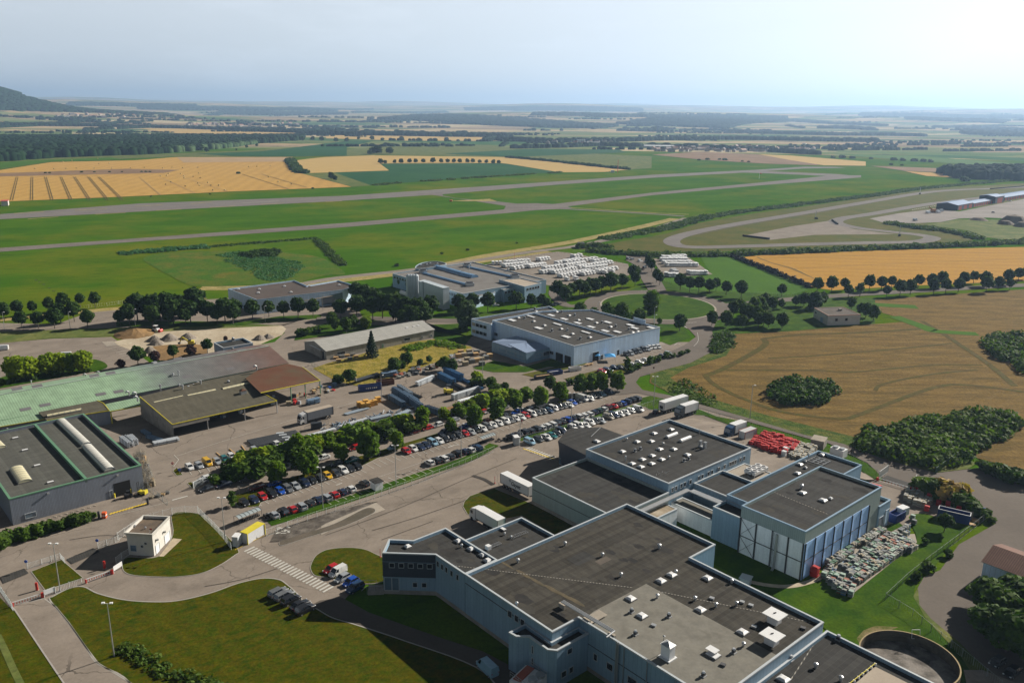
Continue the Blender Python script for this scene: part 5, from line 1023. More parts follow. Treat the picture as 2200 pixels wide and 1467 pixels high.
a,b = G(1012.5,684.5,7.9),G(1055,696,7.9)
for z in (1.6,4.9):
    for k in range(4): window(f9c,a,b,z,z+1.4,.05+k*.19,.21+k*.19,mat=M_glass if k else plain('warm_glass',(.35,.32,.22),.3))
for p in ((1100,689),(1157,706),(1216,724.5)): dome(f9a,G(*p,8),f9a['h'],4.2,2.2,ang9,'large_skylight',True)
for p in ((1140,681),(1197,697.5),(1258,715)): dome(f9a,G(*p,8),f9a['h'],5.2,1.3,ang9+.0,'large_skylight',True)
for p in ((1114,684),(1147,691.5),(1170,700.5),(1206,708),(1230,718.5),(1267.5,726)): dome(f9a,G(*p,8),f9a['h'],1.5,1.5,ang9,hh=.4)
for p in ((1127,685),(1219,711),(1186,712),(1247,729)): vent(f9a,G(*p,8),f9a['h'],1.,1)
for p in ((1184,678),(1212,686),(1241,694.5),(1270,703),(1300,711.5),(1326,713.5),(1305.5,693),(1354,699),(1363,705.5),(1398.5,704.5),(1267.5,686)): dome(f9b,G(*p,7.8),f9b['h'],4.0,2.0,ang9,'large_skylight',True)
for p in ((1152,670),(1196,671),(1223,678.5),(1243,688.5),(1281.5,694.5),(1312,703),(1359,715),(1370,713)): dome(f9b,G(*p,7.8),f9b['h'],1.5,1.5,ang9,hh=.4)
for p in ((1149,665),(1207,671),(1235,678),(1293,694),(1323,702),(1351,709)): vent(f9b,G(*p,7.8),f9b['h'],1.,1)
window(f9a,F9(0,0),F9(0,m_b),0,3.9,.43,.57,name='loading_door',mat=M_black);window(f9a,F9(0,0),F9(0,m_b),.2,2,.62,.67)
window(f9b,F9(.3,m_b),F9(.3,LB),.1,2.4,.02,.07,name='door',mat=M_dark);window(f9a,F9(LA,0),F9(0,0),0,3.6,.8,.88,name='dock_door',mat=M_black);window(f9a,F9(LA,0),F9(0,0),0,3.6,.9,.97,name='dock_door',mat=M_black);window(f9a,F9(LA,0),F9(0,0),2,3.2,.72,.77);window(f9a,F9(LA,0),F9(0,0),2,3.2,.03,.075)
m = MB();g = F9(.3,LB)-fu*16;m.prism([g,g+fu*7,g+fu*7+fv*.3,g+fv*.3],8,9.8);m.build('sign_wall',M_cladb,f9b)
vb,_ = slab_roof('blue_roof_canteen','left half of the folded blue metal roof beside the pale blue factory','building',[(1057,733.5,4.6),(1130.5,758,4.6),(1139,731.5+12,5.4)][:2]+[(1132,730.5+1,6.2),(1111,721.5,4.9)],M_bluep if False else striped('blue_seam_roof',(.20,.255,.36),(.14,.19,.28),.9,.08,ang9+.0,.04,.4,blot=.05),walls=(0,),wm=M_clad)
vb2,W4 = slab_roof('blue_roof_canteen_end','right half of the folded blue metal roof over ribbon windows','building',[(1130.5,758,4.7),(1185.5,746,4.5),(1150,733.5,5.6),(1092,741-1.5,6.2)],MC['blue_seam_roof'],walls=(0,),wm=M_clad)
for R_,(p,q) in ((vb,((1057,733.5),(1130.5,758))),(vb2,((1130.5,758),(1185.5,746)))):
    a,b = G(*p,4.6),G(*q,4.6);
    for k in range(3): window(R_,a,b,1.6,3.2,.2+k*.26 if R_ is vb else .06+k*.3,.43+k*.26 if R_ is vb else .3+k*.3,out=.2)
# --- transformer house in the field
tf = building('transformer_house','lone cream single-storey utility house with flat roof in the brown field corner','house',[G(*p,5.2) for p in ((1749.5,661),(1780,678),(1849,675.5),(1811,659))],5.2,M_wall,two('gravel_roof',[(.13,.11,.095),(.10,.09,.08)],.2,.9,fine=.1),par=.2,pt=.25,tm=plain('brick_edge',(.32,.17,.12),.8))
a,b,c = G(1749.5,661,5.2),G(1780,678,5.2),G(1849,675.5,5.2)
window(tf,b,c,2.2,3.6,.22,.3);window(tf,b,c,2.2,3.6,.53,.61);window(tf,a,b,0,2.6,.5,.68,name='door',mat=M_trimb);window(tf,a,b,2.8,3.6,.1,.2)
m = MB();g = G(1805,665.5,5.4);m.box((*g,5.0),(1.6,1.2,1.0),.2);m.build('chimney',M_conc,tf)
# --- race track pits
def pit(name,label,e0,e1,e2,hz,rz,doors,mat=M_navy):
    E = [G(*e0,hz),G(*e1,hz),G(*e2,hz)];R = gable(name,label,'pit building',E[1],E[2],E[2]+(E[0]-E[1]),hz,rz,mat,plain('blue_roof',(.07,.15,.30),.5,var=.08),tm=plain('red_trim',(.30,.06,.04),.6))
    for k in range(doors): window(R,E[1],E[2],0,hz*.8,(k+.25)/doors,(k+.8)/doors,name='red_door',mat=plain('red_door',(.36,.06,.035),.6),frame=False,out=.15)
    return R
pit('pit_garage','dark gabled pit building with blue roof nearest the gravel paddock',(2012.5,437.5),(2058,441.5),(2091,435.5),5.8,8,3)
pit('pit_garage_row','lower row of red garage doors under a blue roof next to the gabled end',(2075,433),(2092,437.5),(2133,430),4.2,5.5,9)
pit('pit_tower','taller dark block between two garage rows of the pits',(2104.5,420.5),(2139.5,423.5),(2158.5,420.5),8,9.5,1)
pit('pit_garage_row','far row of red garage doors under a blue roof at the right edge',(2140,418.5),(2159,424.5),(2235,413),4.2,5.5,14)
# --- brown-roofed shed, right
e0,e1,e2 = G(2113.6,1205.7,5.2),G(2240,1253,5.2),G(2156.8,1171,5.2);d_ = (e1-e0)/np.hypot(*(e1-e0));nb = np.array([-d_[1],d_[0]]);w_ = (e2-e0)@nb
gable('brown_roof_shed','blue-grey shed with a brown corrugated roof at the right edge','shed',e0,e1,e1+nb*w_,5.2,7.0,M_cladb,striped('brown_corrugated',(.16,.095,.075),(.10,.06,.05),.45,.4,math.atan2(d_[1],d_[0]),.06,.8,blot=.15),tm=M_conc)
# --- gatehouse
gh = building('gatehouse','small white gatehouse with flared roof edge beside the barriers','gatehouse',[G(*p,5.0) for p in ((272,1150),(327,1153),(364,1114),(311,1110))],5.1,M_wall,M_roofbeige,par=.1,tm=M_wall)
m = MB();pp = [G(*p,5.9) for p in ((265,1144),(327,1147.5),(366,1108),(307,1105.6))];o_,i_ = shrink(pp,.35);o2 = [G(*p,5.0) for p in ((272,1150),(327,1153),(364,1114),(311,1110))];o2,_ = shrink(o2,.1)
def near(a,L_): return min(L_,key=lambda p: np.hypot(*(p-a)))
n = 4
for i in range(4):
    j = (i+1) % 4;m.poly([(*near(o_[i],o2),4.9),(*near(o_[j],o2),4.9),(*o_[j],5.9),(*o_[i],5.9)]);m.poly([(*o_[i],5.9),(*o_[j],5.9),(*i_[j],5.9),(*i_[i],5.9)]);m.poly([(*i_[i],5.9),(*i_[j],5.9),(*i_[j],5.2),(*i_[i],5.2)])
m.build('flared_parapet',M_wall,gh);m = MB();m.poly([(*p,5.25) for p in i_]);m.build('roof',two('gravel_roof2',[(.15,.115,.085),(.10,.08,.065)],.5,.95,fine=.25,finesc=4),gh)
for p in ((290,1130.5),(312.5,1134.5)): vent(gh,G(*p,5.4),5.25,.5)
a,b,c = G(272,1150,5.0),G(327,1153,5.0),G(364,1114,5.0)
window(gh,a,b,2.2,2.7,.52,.6);window(gh,a,b,3.0,3.5,.67,.76);window(gh,a,b,1.1,2.6,.1,.32,mat=M_glassl);window(gh,b,c,.1,2.2,.1,.3,name='white_door',mat=M_whitep);window(gh,b,c,.1,2.2,.62,.92,name='white_door',mat=M_whitep)
m = MB();g = G(322,1146,6.);m.beam((*g,5.3),(g[0]+.001,g[1],7.4),.06,.06);m.poly([(g[0],g[1],7.4),(g[0]+.6,g[1],7.3),(g[0]+.6,g[1],6.9),(g[0],g[1],7.0)],1);m.build('wind_flag',[M_alu,M_red],gh)
for t in (.2,.62): m = MB();q = b+(c-b)*t+np.array([.3,-.3]);m.box((*q,3.3),(.5,.4,.4),.8);m.build('wall_lamp',M_alu,gh)
# --- yellow-topped container
yc = root('yellow_container',(*G(545,1158),0),'white container with a yellow roof and edges by the zebra crossing','container')
P4 = ortho((516.6,1142.8),(531,1147),(573.5,1126.5),2.8);m = MB();m.prism(P4,.1,2.75,0);m.build('body',striped('ribbed_white',(.5,.51,.52),(.4,.4,.41),.5,.12,wall=True,rnd=.03,blot=.04,rough=.5),yc)
m = MB();o2,_ = shrink(P4,-.06);_,o3 = shrink(P4,-.06);m.prism(o3,2.76,2.95,0)
for q in o3: m.beam((*q,.05),(q[0]+.001,q[1],2.8),.18,.18)
m.build('yellow_frame',M_trimy,yc)
# ================= VEGETATION =================
def hgt(px,foot,top):
    g = G(px,foot);lo,hi = 0.,60.
    for _ in range(30):
        m = (lo+hi)/2;v = np.array([g[0],g[1],m-H])
        if 733.5-F*(v@Uv)/(v@f_) > top: lo = m
        else: hi = m
    return g,lo
M_bark = plain('bark',(.10,.08,.06),.9,var=.3,sc=3)
LM = {'dark': leafmat('leaf_dark',(.025,.058,.007),(.046,.090,.011),(.015,.038,.007)),'mid': leafmat('leaf_mid',(.040,.085,.006),(.070,.120,.009),(.025,.055,.006)),
      'lime': leafmat('leaf_light',(.17,.24,.008),(.23,.29,.012),(.10,.17,.008),.48),'fresh': leafmat('leaf_fresh',(.08,.15,.006),(.125,.20,.008),(.045,.095,.006),.42),
      'purple': leafmat('leaf_purple',(.040,.018,.020),(.07,.030,.028),(.02,.01,.012),.2),'fir': leafmat('needle',(.014,.030,.012),(.022,.045,.016),(.008,.02,.01),.12),
      'blue': leafmat('leaf_bluish',(.050,.09,.040),(.075,.12,.05),(.03,.06,.03)),'dry': leafmat('leaf_dry',(.30,.20,.07),(.22,.16,.05),(.10,.10,.02)),
      'reed': leafmat('reed',(.035,.12,.045),(.06,.15,.06),(.03,.09,.03),.3),'hedge': leafmat('leaf_hedge',(.045,.09,.010),(.085,.125,.020),(.025,.055,.008),.35)}
def leaves(C_,Nn,s,rs=RN,up=.25):
    """quads centred at C_ facing roughly Nn"""
    n = len(C_);Nn = Nn+rs.normal(0,.55,(n,3));Nn[:,2] += up;Nn /= np.linalg.norm(Nn,axis=1)[:,None]
    a = np.cross(Nn,rs.normal(0,1,(n,3)));a /= np.linalg.norm(a,axis=1)[:,None];b = np.cross(Nn,a);sz = (s*rs.uniform(.6,1.3,n))[:,None] if np.isscalar(s) else (s*rs.uniform(.6,1.3,n))[:,None]
    V = np.stack([C_-a*sz-b*sz*.7,C_+a*sz*.8-b*sz,C_+a*sz+b*sz*.8,C_-a*sz*.7+b*sz],1).reshape(-1,3)
    return V,np.arange(4*n).reshape(-1,4)
def blobs(bl,dens,s,rs=RN):
    Cs,Ns = [],[]
    for (c,r) in bl:
        c = np.array(c);r = np.array(r) if hasattr(r,'__len__') else np.array([r]*3);n = int(dens*(r[0]*r[1]*r[2])**(2/3));d = rs.normal(0,1,(n,3));d /= np.linalg.norm(d,axis=1)[:,None]
        rr = rs.uniform(.72,1.06,n)[:,None];Cs.append(c+d*r*rr);Ns.append(d/r)
    C_ = np.concatenate(Cs);N_ = np.concatenate(Ns);N_ /= np.linalg.norm(N_,axis=1)[:,None];return leaves(C_,N_,s,rs)
def crownblobs(h0,h1,rad,n,rs,shape='round'):
    out = []
    for i in range(n):
        t = (i+.5)/n;z = h0+(h1-h0)*t;
        prof = {'round': math.sin(math.pi*(.12+.83*t))**.7,'cone': 1-.85*t,'tall': math.sin(math.pi*(.2+.72*t))**.5,'wide': math.sin(math.pi*(.25+.7*t))**.6,'open': math.sin(math.pi*(.15+.8*t))**.5}[shape]
        a = i*2.4+rs.uniform(-.4,.4);k = rad*prof*rs.uniform(.35,.72);br = rad*rs.uniform(.34,.5)*(.6+.4*prof)
        out.append(((math.cos(a)*k,math.sin(a)*k,z),(br,br,br*rs.uniform(.7,.95))))
    out.append(((0,0,(h0+h1)/2),(rad*.55,rad*.55,(h1-h0)*.36)));return out
PROTO = {}
def make_tree(kind,leaf,h=8.,h0=2.2,rad=2.8,nb=18,shape='round',dens=62,ls=.34,seed=1,name='tree',trunk=.16):
    rs = np.random.RandomState(seed);R = empty(name,(0,0,-500));R['proto'] = 1
    V,Q = blobs(crownblobs(h0+.5,h-.9,rad,nb,rs,shape),dens,ls,rs);V[:,2] = np.maximum(V[:,2],.05);npmesh('crown',V,Q,LM[leaf],R)
    m = MB();m.tube((0,0,-.2),(0,0,h0+.8),trunk,trunk*.7,n=7);m.tube((0,0,h0+.8),(.1,.1,h*.75),trunk*.7,trunk*.2,n=6)
    for i in range(5):
        a = i*1.3+seed;z = h0+.3+i*.35;m.tube((0,0,z),(math.cos(a)*rad*.6,math.sin(a)*rad*.6,z+1.3+.2*i),trunk*.45,trunk*.12,n=5)
    m.build('trunk',M_bark,R);PROTO.setdefault(kind,[]).append((R,h,rad));return R
for sd_ in (1,2,3): make_tree('street','dark',8,2.4,2.7,22,'round',60,.32,sd_,'street_tree')
for sd_ in (4,5): make_tree('mid','mid',8,1.7,2.7,20,'round',62,.34,sd_,'leafy_tree')
for sd_ in (6,7,8): make_tree('park','fresh',9,1.5,3.1,22,'tall',62,.36,sd_,'car_park_tree')
for sd_ in (9,10): make_tree('lime','lime',7,1.0,3.3,22,'open',52,.33,sd_,'light_green_tree')
make_tree('tall','fresh',11,.8,2.9,24,'tall',62,.36,11,'tall_tree');make_tree('slim','mid',8,.6,1.5,14,'tall',75,.3,12,'columnar_tree')
make_tree('purple','purple',6,1.2,2.4,16,'round',60,.32,13,'copper_tree');make_tree('willow','blue',9,.8,3.6,24,'open',62,.34,14,'willow_tree')
make_tree('pale','blue',7,1.8,2.0,14,'tall',40,.3,15,'pale_tree')
for sd_ in (16,17): make_tree('far','dark',10,1.5,4.2,12,'round',16,.75,sd_,'field_tree',.3)
def make_bush(kind,leaf,h,rad,seed,nb=9,name='shrub',dens=70,ls=.3):
    rs = np.random.RandomState(seed);R = empty(name,(0,0,-500));R['proto'] = 1;bl = []
    for i in range(nb):
        a = rs.uniform(0,6.28);k = rad*rs.uniform(0,.6);b = rad*rs.uniform(.4,.6);bl.append(((math.cos(a)*k,math.sin(a)*k,min(h-b*.8,h*rs.uniform(.25,.8))),(b,b,b*.85)))
    V,Q = blobs(bl,dens,ls,rs);V[:,2] = np.maximum(V[:,2],.03);npmesh('foliage',V,Q,LM[leaf],R)
    m = MB();m.tube((0,0,-.1),(0,0,h*.5),.09,.05,n=5);m.tube((0,0,.1),(.4,.2,h*.5),.06,.03,n=5);m.build('stem',M_bark,R);PROTO.setdefault(kind,[]).append((R,h,rad));return R
make_bush('bush','hedge',3,2,21);make_bush('bush','mid',3,2,22);make_bush('limebush','lime',4,2.6,23,12);make_bush('limebush','fresh',4,2.6,24,12);make_bush('roundbush','mid',2,1.3,25,7,dens=90,ls=.2);make_bush('drybush','dry',2.4,2,26)
make_bush('farbush','dark',4,4,27,6,dens=9,ls=.9)
# conifer
R = empty('fir_tree',(0,0,-500));R['proto'] = 1;rs = np.random.RandomState(31);Cn,Nn_ = [],[]
for i in range(2600):
    t = rs.rand()**.75;z = .6+9*t;r = (1-t)*2.5*(.75+.25*math.sin(z*7))*rs.uniform(.55,1.05)+.08;a = rs.uniform(0,6.283);Cn.append((math.cos(a)*r,math.sin(a)*r,z-r*.25));Nn_.append((math.cos(a),math.sin(a),.5))
V,Q = leaves(np.array(Cn),np.array(Nn_),.2,rs);npmesh('crown',V,Q,LM['fir'],R);m = MB();m.tube((0,0,-.2),(0,0,9),.2,.04,n=7);m.build('trunk',M_bark,R);PROTO['fir'] = [(R,9.6,2.5)]
USED = set()
ORD = ['first','second','third','fourth','fifth','sixth','seventh','eighth','ninth','tenth','eleventh','twelfth','thirteenth','fourteenth','fifteenth','sixteenth','seventeenth','eighteenth','nineteenth','twentieth']
def ordn(i): 
    if i < 20: return ORD[i]
    T_ = ['','','twenty','thirty','forty','fifty'];a,b = divmod(i+1,10);
    return (T_[a]+'-'+ORD[b-1]) if b else {2: 'twentieth',3: 'thirtieth',4: 'fortieth',5: 'fiftieth'}[a]
def plant(kind,px,foot,top,label,cat='tree',group=None,wfac=None,z=0):
    g,h = hgt(px,foot,top);L_ = PROTO[kind];R,ph,pr = L_[RN.randint(len(L_))];s = h/ph;w = s*(wfac or 1)*RN.uniform(.94,1.06)
    if R.name in USED: o = copy_thing(R,(g[0],g[1],z),RN.uniform(0,6.28),scale=(w,w,s),label=label,group=group)
    else:
        USED.add(R.name);o = R
        kids_ = kids(o);KC[o.name] = [(c,kids(c)) for c in kids_];o.location = (g[0],g[1],z);o.rotation_euler[2] = RN.uniform(0,6.28);o.scale = (w,w,s);tag(o,label,group=group)
    if 'proto' in o: del o['proto']
    o['category'] = cat;return o
def row(kind,items,what,place,group,cat='tree',wfac=None):
    items = sorted(items,key=lambda t: t[0]);n = len(items)
    for i,it in enumerate(items):
        k = it[3] if len(it) > 3 else kind;lab = '%s, %s from the left %s' % (what,ordn(i),place)
        if n == 1: lab = what+' '+place
        plant(k,it[0],it[1],it[2],lab,cat,group,wfac)
row('street',[(10,690,648),(39,680,643),(71,676,645),(106,672,637),(137,668,627),(173,660,628),(205,662,625)],'dark round street tree','in the back row at the far left','street trees at the far left')
row('street',[(47,706,666),(83,706,667),(118,706,660),(131,694,650),(160,691,645),(189,704,664)],'dark round street tree','in the front row at the far left','street trees at the far left',wfac=1.1)
row('street',[(296,690,627),(331,690,628),(358,685,625),(385,684,630),(420,678,614),(279,698,650),(330,700,655),(373,696,641),(410,694,643),(446,691,643),(484,694,637),(503,688,640),(345,688,640),(395,688,640),(315,686,640)],'dark tree','in the dense grove left of the brown-roofed factory','grove beside the street',wfac=1.15)
row('street',[(258,700,665),(328,703,655),(363,698,662),(399,699,661),(467,697,655),(501,697,650)],'dark kerbside tree','in front of the dense grove','kerbside trees before the grove',wfac=1.1)
row('street',[(543,686,642),(578,681,644),(610,683,646),(641,682,637),(673,682,641),(733,684,640)],'dark round tree','before the brown-roofed factory front','trees before the brown-roofed factory',wfac=1.15)
row('street',[(767,684,632),(801,686,634),(822,684,628),(845,688,625),(870,690,634),(898,692,636),(925,682,632),(915,700,655),(890,704,655),(865,702,663),(800,672,615),(785,665,608),(765,650,604),(905,694,646),(876,698,652),(850,694,655)],'dark full-crowned tree','in the grove below the silos','grove below the silos',wfac=1.15)
row('mid',[(713,704,668),(744,715,680),(760,708,675),(787,706,678,'lime'),(720,712,680)],'leafy tree','in the clump behind the grey hangar','trees behind the grey hangar')
row('bush',[(648,722,705),(662,720,703),(675,716,702),(683,714,700)],'rounded dark shrub','by the road left of the grey hangar','shrubs by the road','shrub')
row('street',[(986,672,630),(1016,670,629),(1048,670,627),(1109,664,625),(1141,662,630),(1164,660,630),(1174,664,638)],'dark round tree','in front of the blue rooflight factory','trees before the rooflight factory',wfac=1.15)
plant('willow',1004,708,645,'tall bluish willow left of the striped office wing','tree',wfac=1.0)
row('street',[(1198,644,600),(1215,650,611),(1228,640,607),(1245,634,598),(1268,634,595),(1292,630,592),(1312,628,582),(1336,622,586),(1255,640,604),(1280,634,596)],'dark round tree','in the row in front of the vehicle lot','trees before the vehicle lot',wfac=1.15)
row('street',[(1364,615,582),(1359,603,567),(1368,598,570)],'dark tree','left of the lot access road','trees along the lot access road')
row('street',[(1393,577,546),(1400,585,556),(1410,607,576),(1417,613,583)],'dark tree','right of the lot access road','trees along the lot access road')
plant('tall',1398,674,621,'tallest tree on the roundabout lawn','tree','trees on the roundabout',wfac=1.25);plant('tall',1404,675,640,'lower tree touching the tallest one on the roundabout lawn','tree','trees on the roundabout',wfac=1.2)
row('mid',[(1245,682,647),(1275,687,658),(1304,686,648),(1310,690,655),(1335,688,647),(1349,697,667),(1374,694,660),(1417,698,682),(1460,711,672)],'round green tree','along the street below the roundabout','trees along the street below the roundabout',wfac=1.15)
row('street',[(1461,624,585),(1481,628,593),(1501,629,592),(1524,632,597),(1538,626,596),(1560,635,602),(1592,640,600),(1679,638,609)],'dark round tree','along the road below the green field','trees below the green field',wfac=1.1)
row('street',[(1755,630,595),(1786,629,592),(1813,624,596),(1822,639,610),(1847,638,604,'pale'),(1867,625,588),(1893,624,592),(1915,620,592),(1904,638,612),(1933,636,599),(1955,634,599),(1973,619,588),(2000,619,586),(2022,618,582),(2005,632,597),(2031,630,598),(2058,628,596),(2070,615,583),(2091,609,581),(2116,615,581),(2118,628,592),(2144,623,592),(2164,612,577),(2169,623,597),(2187,604,574),(2200,600,574)],'dark round avenue tree','beside the golden wheat','avenue trees beside the golden wheat',wfac=1.1)
row('mid',[(1529,700,666),(1560,702,665),(1576,678,645),(1598,684,647),(1596,704,676),(1618,680,636),(1629,703,668),(1644,664,628),(1658,668,636),(1678,664,641),(1651,704,669),(1680,706,670),(1625,692,655),(1640,690,652),(1608,690,650),(1590,668,640),(1632,672,634),(1640,700,664)],'mid-green tree','in the grove right of the roundabout','grove right of the roundabout',wfac=1.1)
row('mid',[(1709,658,634),(1727,658,626),(1750,664,626,'willow'),(1767,656,625),(1829,664,636),(1849,678,650),(1860,682,648),(1876,690,654)],'leafy tree','around the utility house','trees around the utility house',wfac=1.1)
row('park',[(597,1037,989),(663,1025,966),(733,990,952),(793,986,920),(854,966,926),(969.5,930,897),(1020,918,868),(1067,901,853),(1109,882,848),(1161,874,830),(1204,862,820),(1246,847,804),(1272,844,802),(1292,842,799),(1326,840,796)],'fresh green maple','in the grass median between the car rows','maples on the car park median',wfac=1.08)
row('limebush',[(512,1010,975),(535,1004,968),(560,998,960),(588,992,955),(610,988,955),(632,985,945),(655,972,935),(680,966,936),(703,962,930),(725,955,926),(748,952,915),(770,942,910),(795,935,905),(820,930,900),(850,918,890),(872,922,888),(990,892,865),(1012,885,858),(1035,878,845),(1060,870,838),(1082,865,836),(1105,862,834),(1126,858,832),(955,898,875)],'yellow-green shrub','in the planted strip beside the yard','shrubs between yard and car park','shrub',wfac=1.15)
row('bush',[(497,1030,1000),(520,1026,992),(548,1022,985),(585,1008,975),(640,998,965),(668,990,955),(466,1042,1022),(830,940,908),(500,1012,985),(880,930,905)],'dark dense shrub','under the light shrubs of the planted strip','dark shrubs in the planted strip','shrub',wfac=1.25)
plant('tall',907,920,872,'dark dense tree standing behind the red parked car','tree',wfac=1.3);plant('tall',640,985,930,'tall fresh green tree in the middle of the planted strip','tree',wfac=1.1)
plant('slim',499,1088,1050,'dense conical shrub at the left tip of the car park median','shrub',wfac=1.4);plant('fir',799,767,711,'single dark fir tree in front of the grey hangar','tree',wfac=1.15)
row('street',[(297,786,741),(373,773,739),(446,759,726)],'dark round tree','behind the green corrugated roof','trees behind the corrugated hall',wfac=1.1)
row('purple',[(260,792,770),(335,780,752),(411,767,739),(485,734,721)],'purple-leaved tree','behind the corrugated hall','copper trees behind the corrugated hall',wfac=1.1)
row('lime',[(38,818,762),(62,815,764),(107,806,757),(128,802,756),(178,799,751)],'light yellow-green tree','on the grass island by the turning lot','light trees on the grass island',wfac=1.0)
plant('tall',153,803,757,'slim dark tree between two light trees on the grass island','tree',wfac=.9)
row('bush',[(4,828,814),(28,824,812),(73,816,796),(115,810,795),(186,800,788)],'low dark shrub','under the light trees on the grass island','shrubs on the grass island','shrub')
row('bush',[(14,1168,1143),(45,1160,1136),(62,1152,1140),(82,1150,1126),(98,1144,1120),(124,1140,1118),(143,1130,1114),(164,1128,1104),(186,1120,1101),(200,1112,1100),(74,1158,1150),(-10,1180,1150)],'dark green shrub','in the border along the grey workshop road','shrubs along the grey workshop','shrub',wfac=1.2)
row('mid',[(752,824,792),(725,822,806,'bush'),(847,802,766),(875,787,755),(862,796,772),(922,780,763),(955,796,764),(972,802,770),(903,786,770),(940,790,776)],'dark tree','along the lower edge of the dry meadow','trees along the dry meadow',wfac=1.25)
row('mid',[(1024,816,798,'limebush'),(1032,830,810,'bush'),(1018,830,814,'bush'),(1056,840,808),(1085,842,820),(1066,848,826,'bush'),(1182,838,806),(1195,846,820)],'green tree','at the scaffold yard corner','trees beside the scaffold yard',wfac=1.2)
row('roundbush',[(1371,792,778),(1398,783,766),(1413,777,762),(1432,770,757),(1445,768,757),(1461,764,753),(1469,762,754),(1478,758,749),(1308,808,793),(1360,798,786),(1227,826,812),(1354,800,788)],'clipped round shrub','below the pale blue factory','shrubs below the pale blue factory','shrub',wfac=1.25)
plant('slim',1347,801,763,'dark columnar shrub beside the pale blue factory car park','shrub',wfac=1.3)
plant('street',2028,1143,1101,'young tree on the lawn in front of the blue skip','tree',wfac=1.1);plant('roundbush',1988,1168,1154,'small round shrub on the lawn beside the pallet stacks','shrub',wfac=1.1)
row('bush',[(2036,1196,1180),(1991,1226,1205),(1969,1246,1228)],'small dark shrub','against the wire fence by the east road','shrubs on the east fence','shrub')
row('bush',[(1980,1058,1026),(1998,1064,1028),(2016,1072,1036),(2050,1086,1056),(2070,1096,1064),(2090,1106,1076),(2112,1112,1092),(2130,1122,1110)],'dense dark shrub','in the hedge behind the red crates','hedge behind the red crates','shrub',wfac=1.35)
plant('drybush',2036,1074,1034,'dried brown bush in the hedge behind the red crates','shrub',wfac=1.2)
row('bush',[(2130,1018,995),(2150,1028,998),(2172,1034,1005),(2190,1040,1012),(2110,1008,990)],'dark shrub','beside the east tarmac at the field edge','shrubs on the east tarmac edge','shrub',wfac=1.4)
row('bush',[(1270,1000,962)],'dark shrub','under the sloping reception roof',None,'shrub') if False else None
row('mid',[(2118,1310,1240),(2140,1345,1262),(2170,1300,1235),(2195,1330,1250),(2120,1375,1300),(2160,1400,1310),(2195,1420,1320),(2215,1380,1290),(2240,1330,1250),(2150,1325,1275)],'dense dark tree','in the thicket at the bottom right edge','thicket of trees at the bottom right',wfac=1.5)
# reeds, hedges, thickets, copses: leaf masses nobody could count
def inpoly(P,poly):
    x,y = P[:,0],P[:,1];c = np.zeros(len(P),bool);n = len(poly)
    for i in range(n):
        (x1,y1),(x2,y2) = poly[i][:2],poly[(i+1) % n][:2];k = ((y1 > y) != (y2 > y)) & (x < (x2-x1)*(y-y1)/((y2-y1) if y2 != y1 else 1e-9)+x1);c ^= k
    return c
def thicket(name,label,px,h,leaf,s=.5,cell=3.2,cat='thicket',dens=1.,kind='stuff',zbase=0.,pts=None,hmin=.55):
    poly = [tuple(G(*p)) for p in px] if pts is None else pts;A = np.array(poly);lo,hi = A.min(0),A.max(0)
    gx,gy = np.meshgrid(np.arange(lo[0],hi[0],cell),np.arange(lo[1],hi[1],cell));P_ = np.stack([gx.ravel(),gy.ravel()],1)+RN.uniform(-.4,.4,(gx.size,2))*cell;P_ = P_[inpoly(P_,poly)]
    bl = [((x,y,z),(r,r,rz)) for x,y in P_ for hh in [h*RN.uniform(hmin,1)] for r in [cell*RN.uniform(.6,.95)] for rz in [hh*.62] for z in [hh*.42]]
    V,Q = blobs(bl,26*dens*(.35/s)**1.2,s);V[:,2] = np.maximum(V[:,2],.02);c = A.mean(0)
    o = npmesh(name,V,Q,LM[leaf],loc=(c[0],c[1],0));tag(o,label,cat,kind=kind);return o
def linepoly(px,w,world=False):
    xy = cr(px if world else gs(px),4,False);l,r = band(xy,w);return [tuple(p) for p in l]+[tuple(p) for p in r[::-1]]
thicket('copse','round dark copse standing alone in the brown field',[(1645,845),(1660,832),(1700,822),(1750,822),(1790,835),(1795,850),(1770,868),(1730,874),(1690,868),(1655,856)],4.2,'mid',.42,3.2,'copse')
thicket('thicket','large dark thicket between the brown field and the east road',[(1828,960),(1870,932),(1960,912),(2020,905),(2080,890),(2150,890),(2190,905),(2185,935),(2120,955),(2080,985),(2040,1000),(1990,1006),(1900,982)],4.3,'hedge',.45,3.4)
thicket('bramble_patch','light green brambles on the near side of the large thicket',[(1975,960),(2030,945),(2060,965),(2020,1000),(1975,1000)],4.3,'fresh',.42,3.2)
thicket('thicket','dark thicket at the right edge of the brown field',[(2110,735),(2150,722),(2230,722),(2330,770),(2330,850),(2200,800),(2150,778),(2115,752)],4.0,'hedge',.5,4.)
thicket('reed_bed','blue-green reed bed in the marshy hollow beyond the street',[(462,549),(505,541),(590,543),(600,556),(640,563),(655,575),(622,600),(572,606),(540,585),(498,567),(480,560),(500,555)],.8,'reed',.4,3.0,'reeds',dens=.6)
thicket('reed_bed','dark bushes round the pond in the marshy hollow',[(520,548),(560,541),(600,541),(590,552),(540,555)],3.2,'dark',.5,4.,'reeds')
thicket('reed_strip','blue-green reed strip left of the ditch hedge',None,1.8,'reed',.5,3.6,'reeds',pts=linepoly([(262,545),(330,540),(400,534),(440,531)],15))
thicket('ditch_hedge','dark ditch hedge running between taxiway and marsh',None,1.0,'mid',.45,2.6,'hedge',dens=.7,pts=linepoly([(430,532),(520,525),(620,517),(685,512)],7))
thicket('ditch_hedge','dark straight hedge crossing the airfield grass right of the marsh',None,1.7,'hedge',.5,3.0,'hedge',pts=linepoly([(682,516),(700,535),(720,555),(738,572)],5))
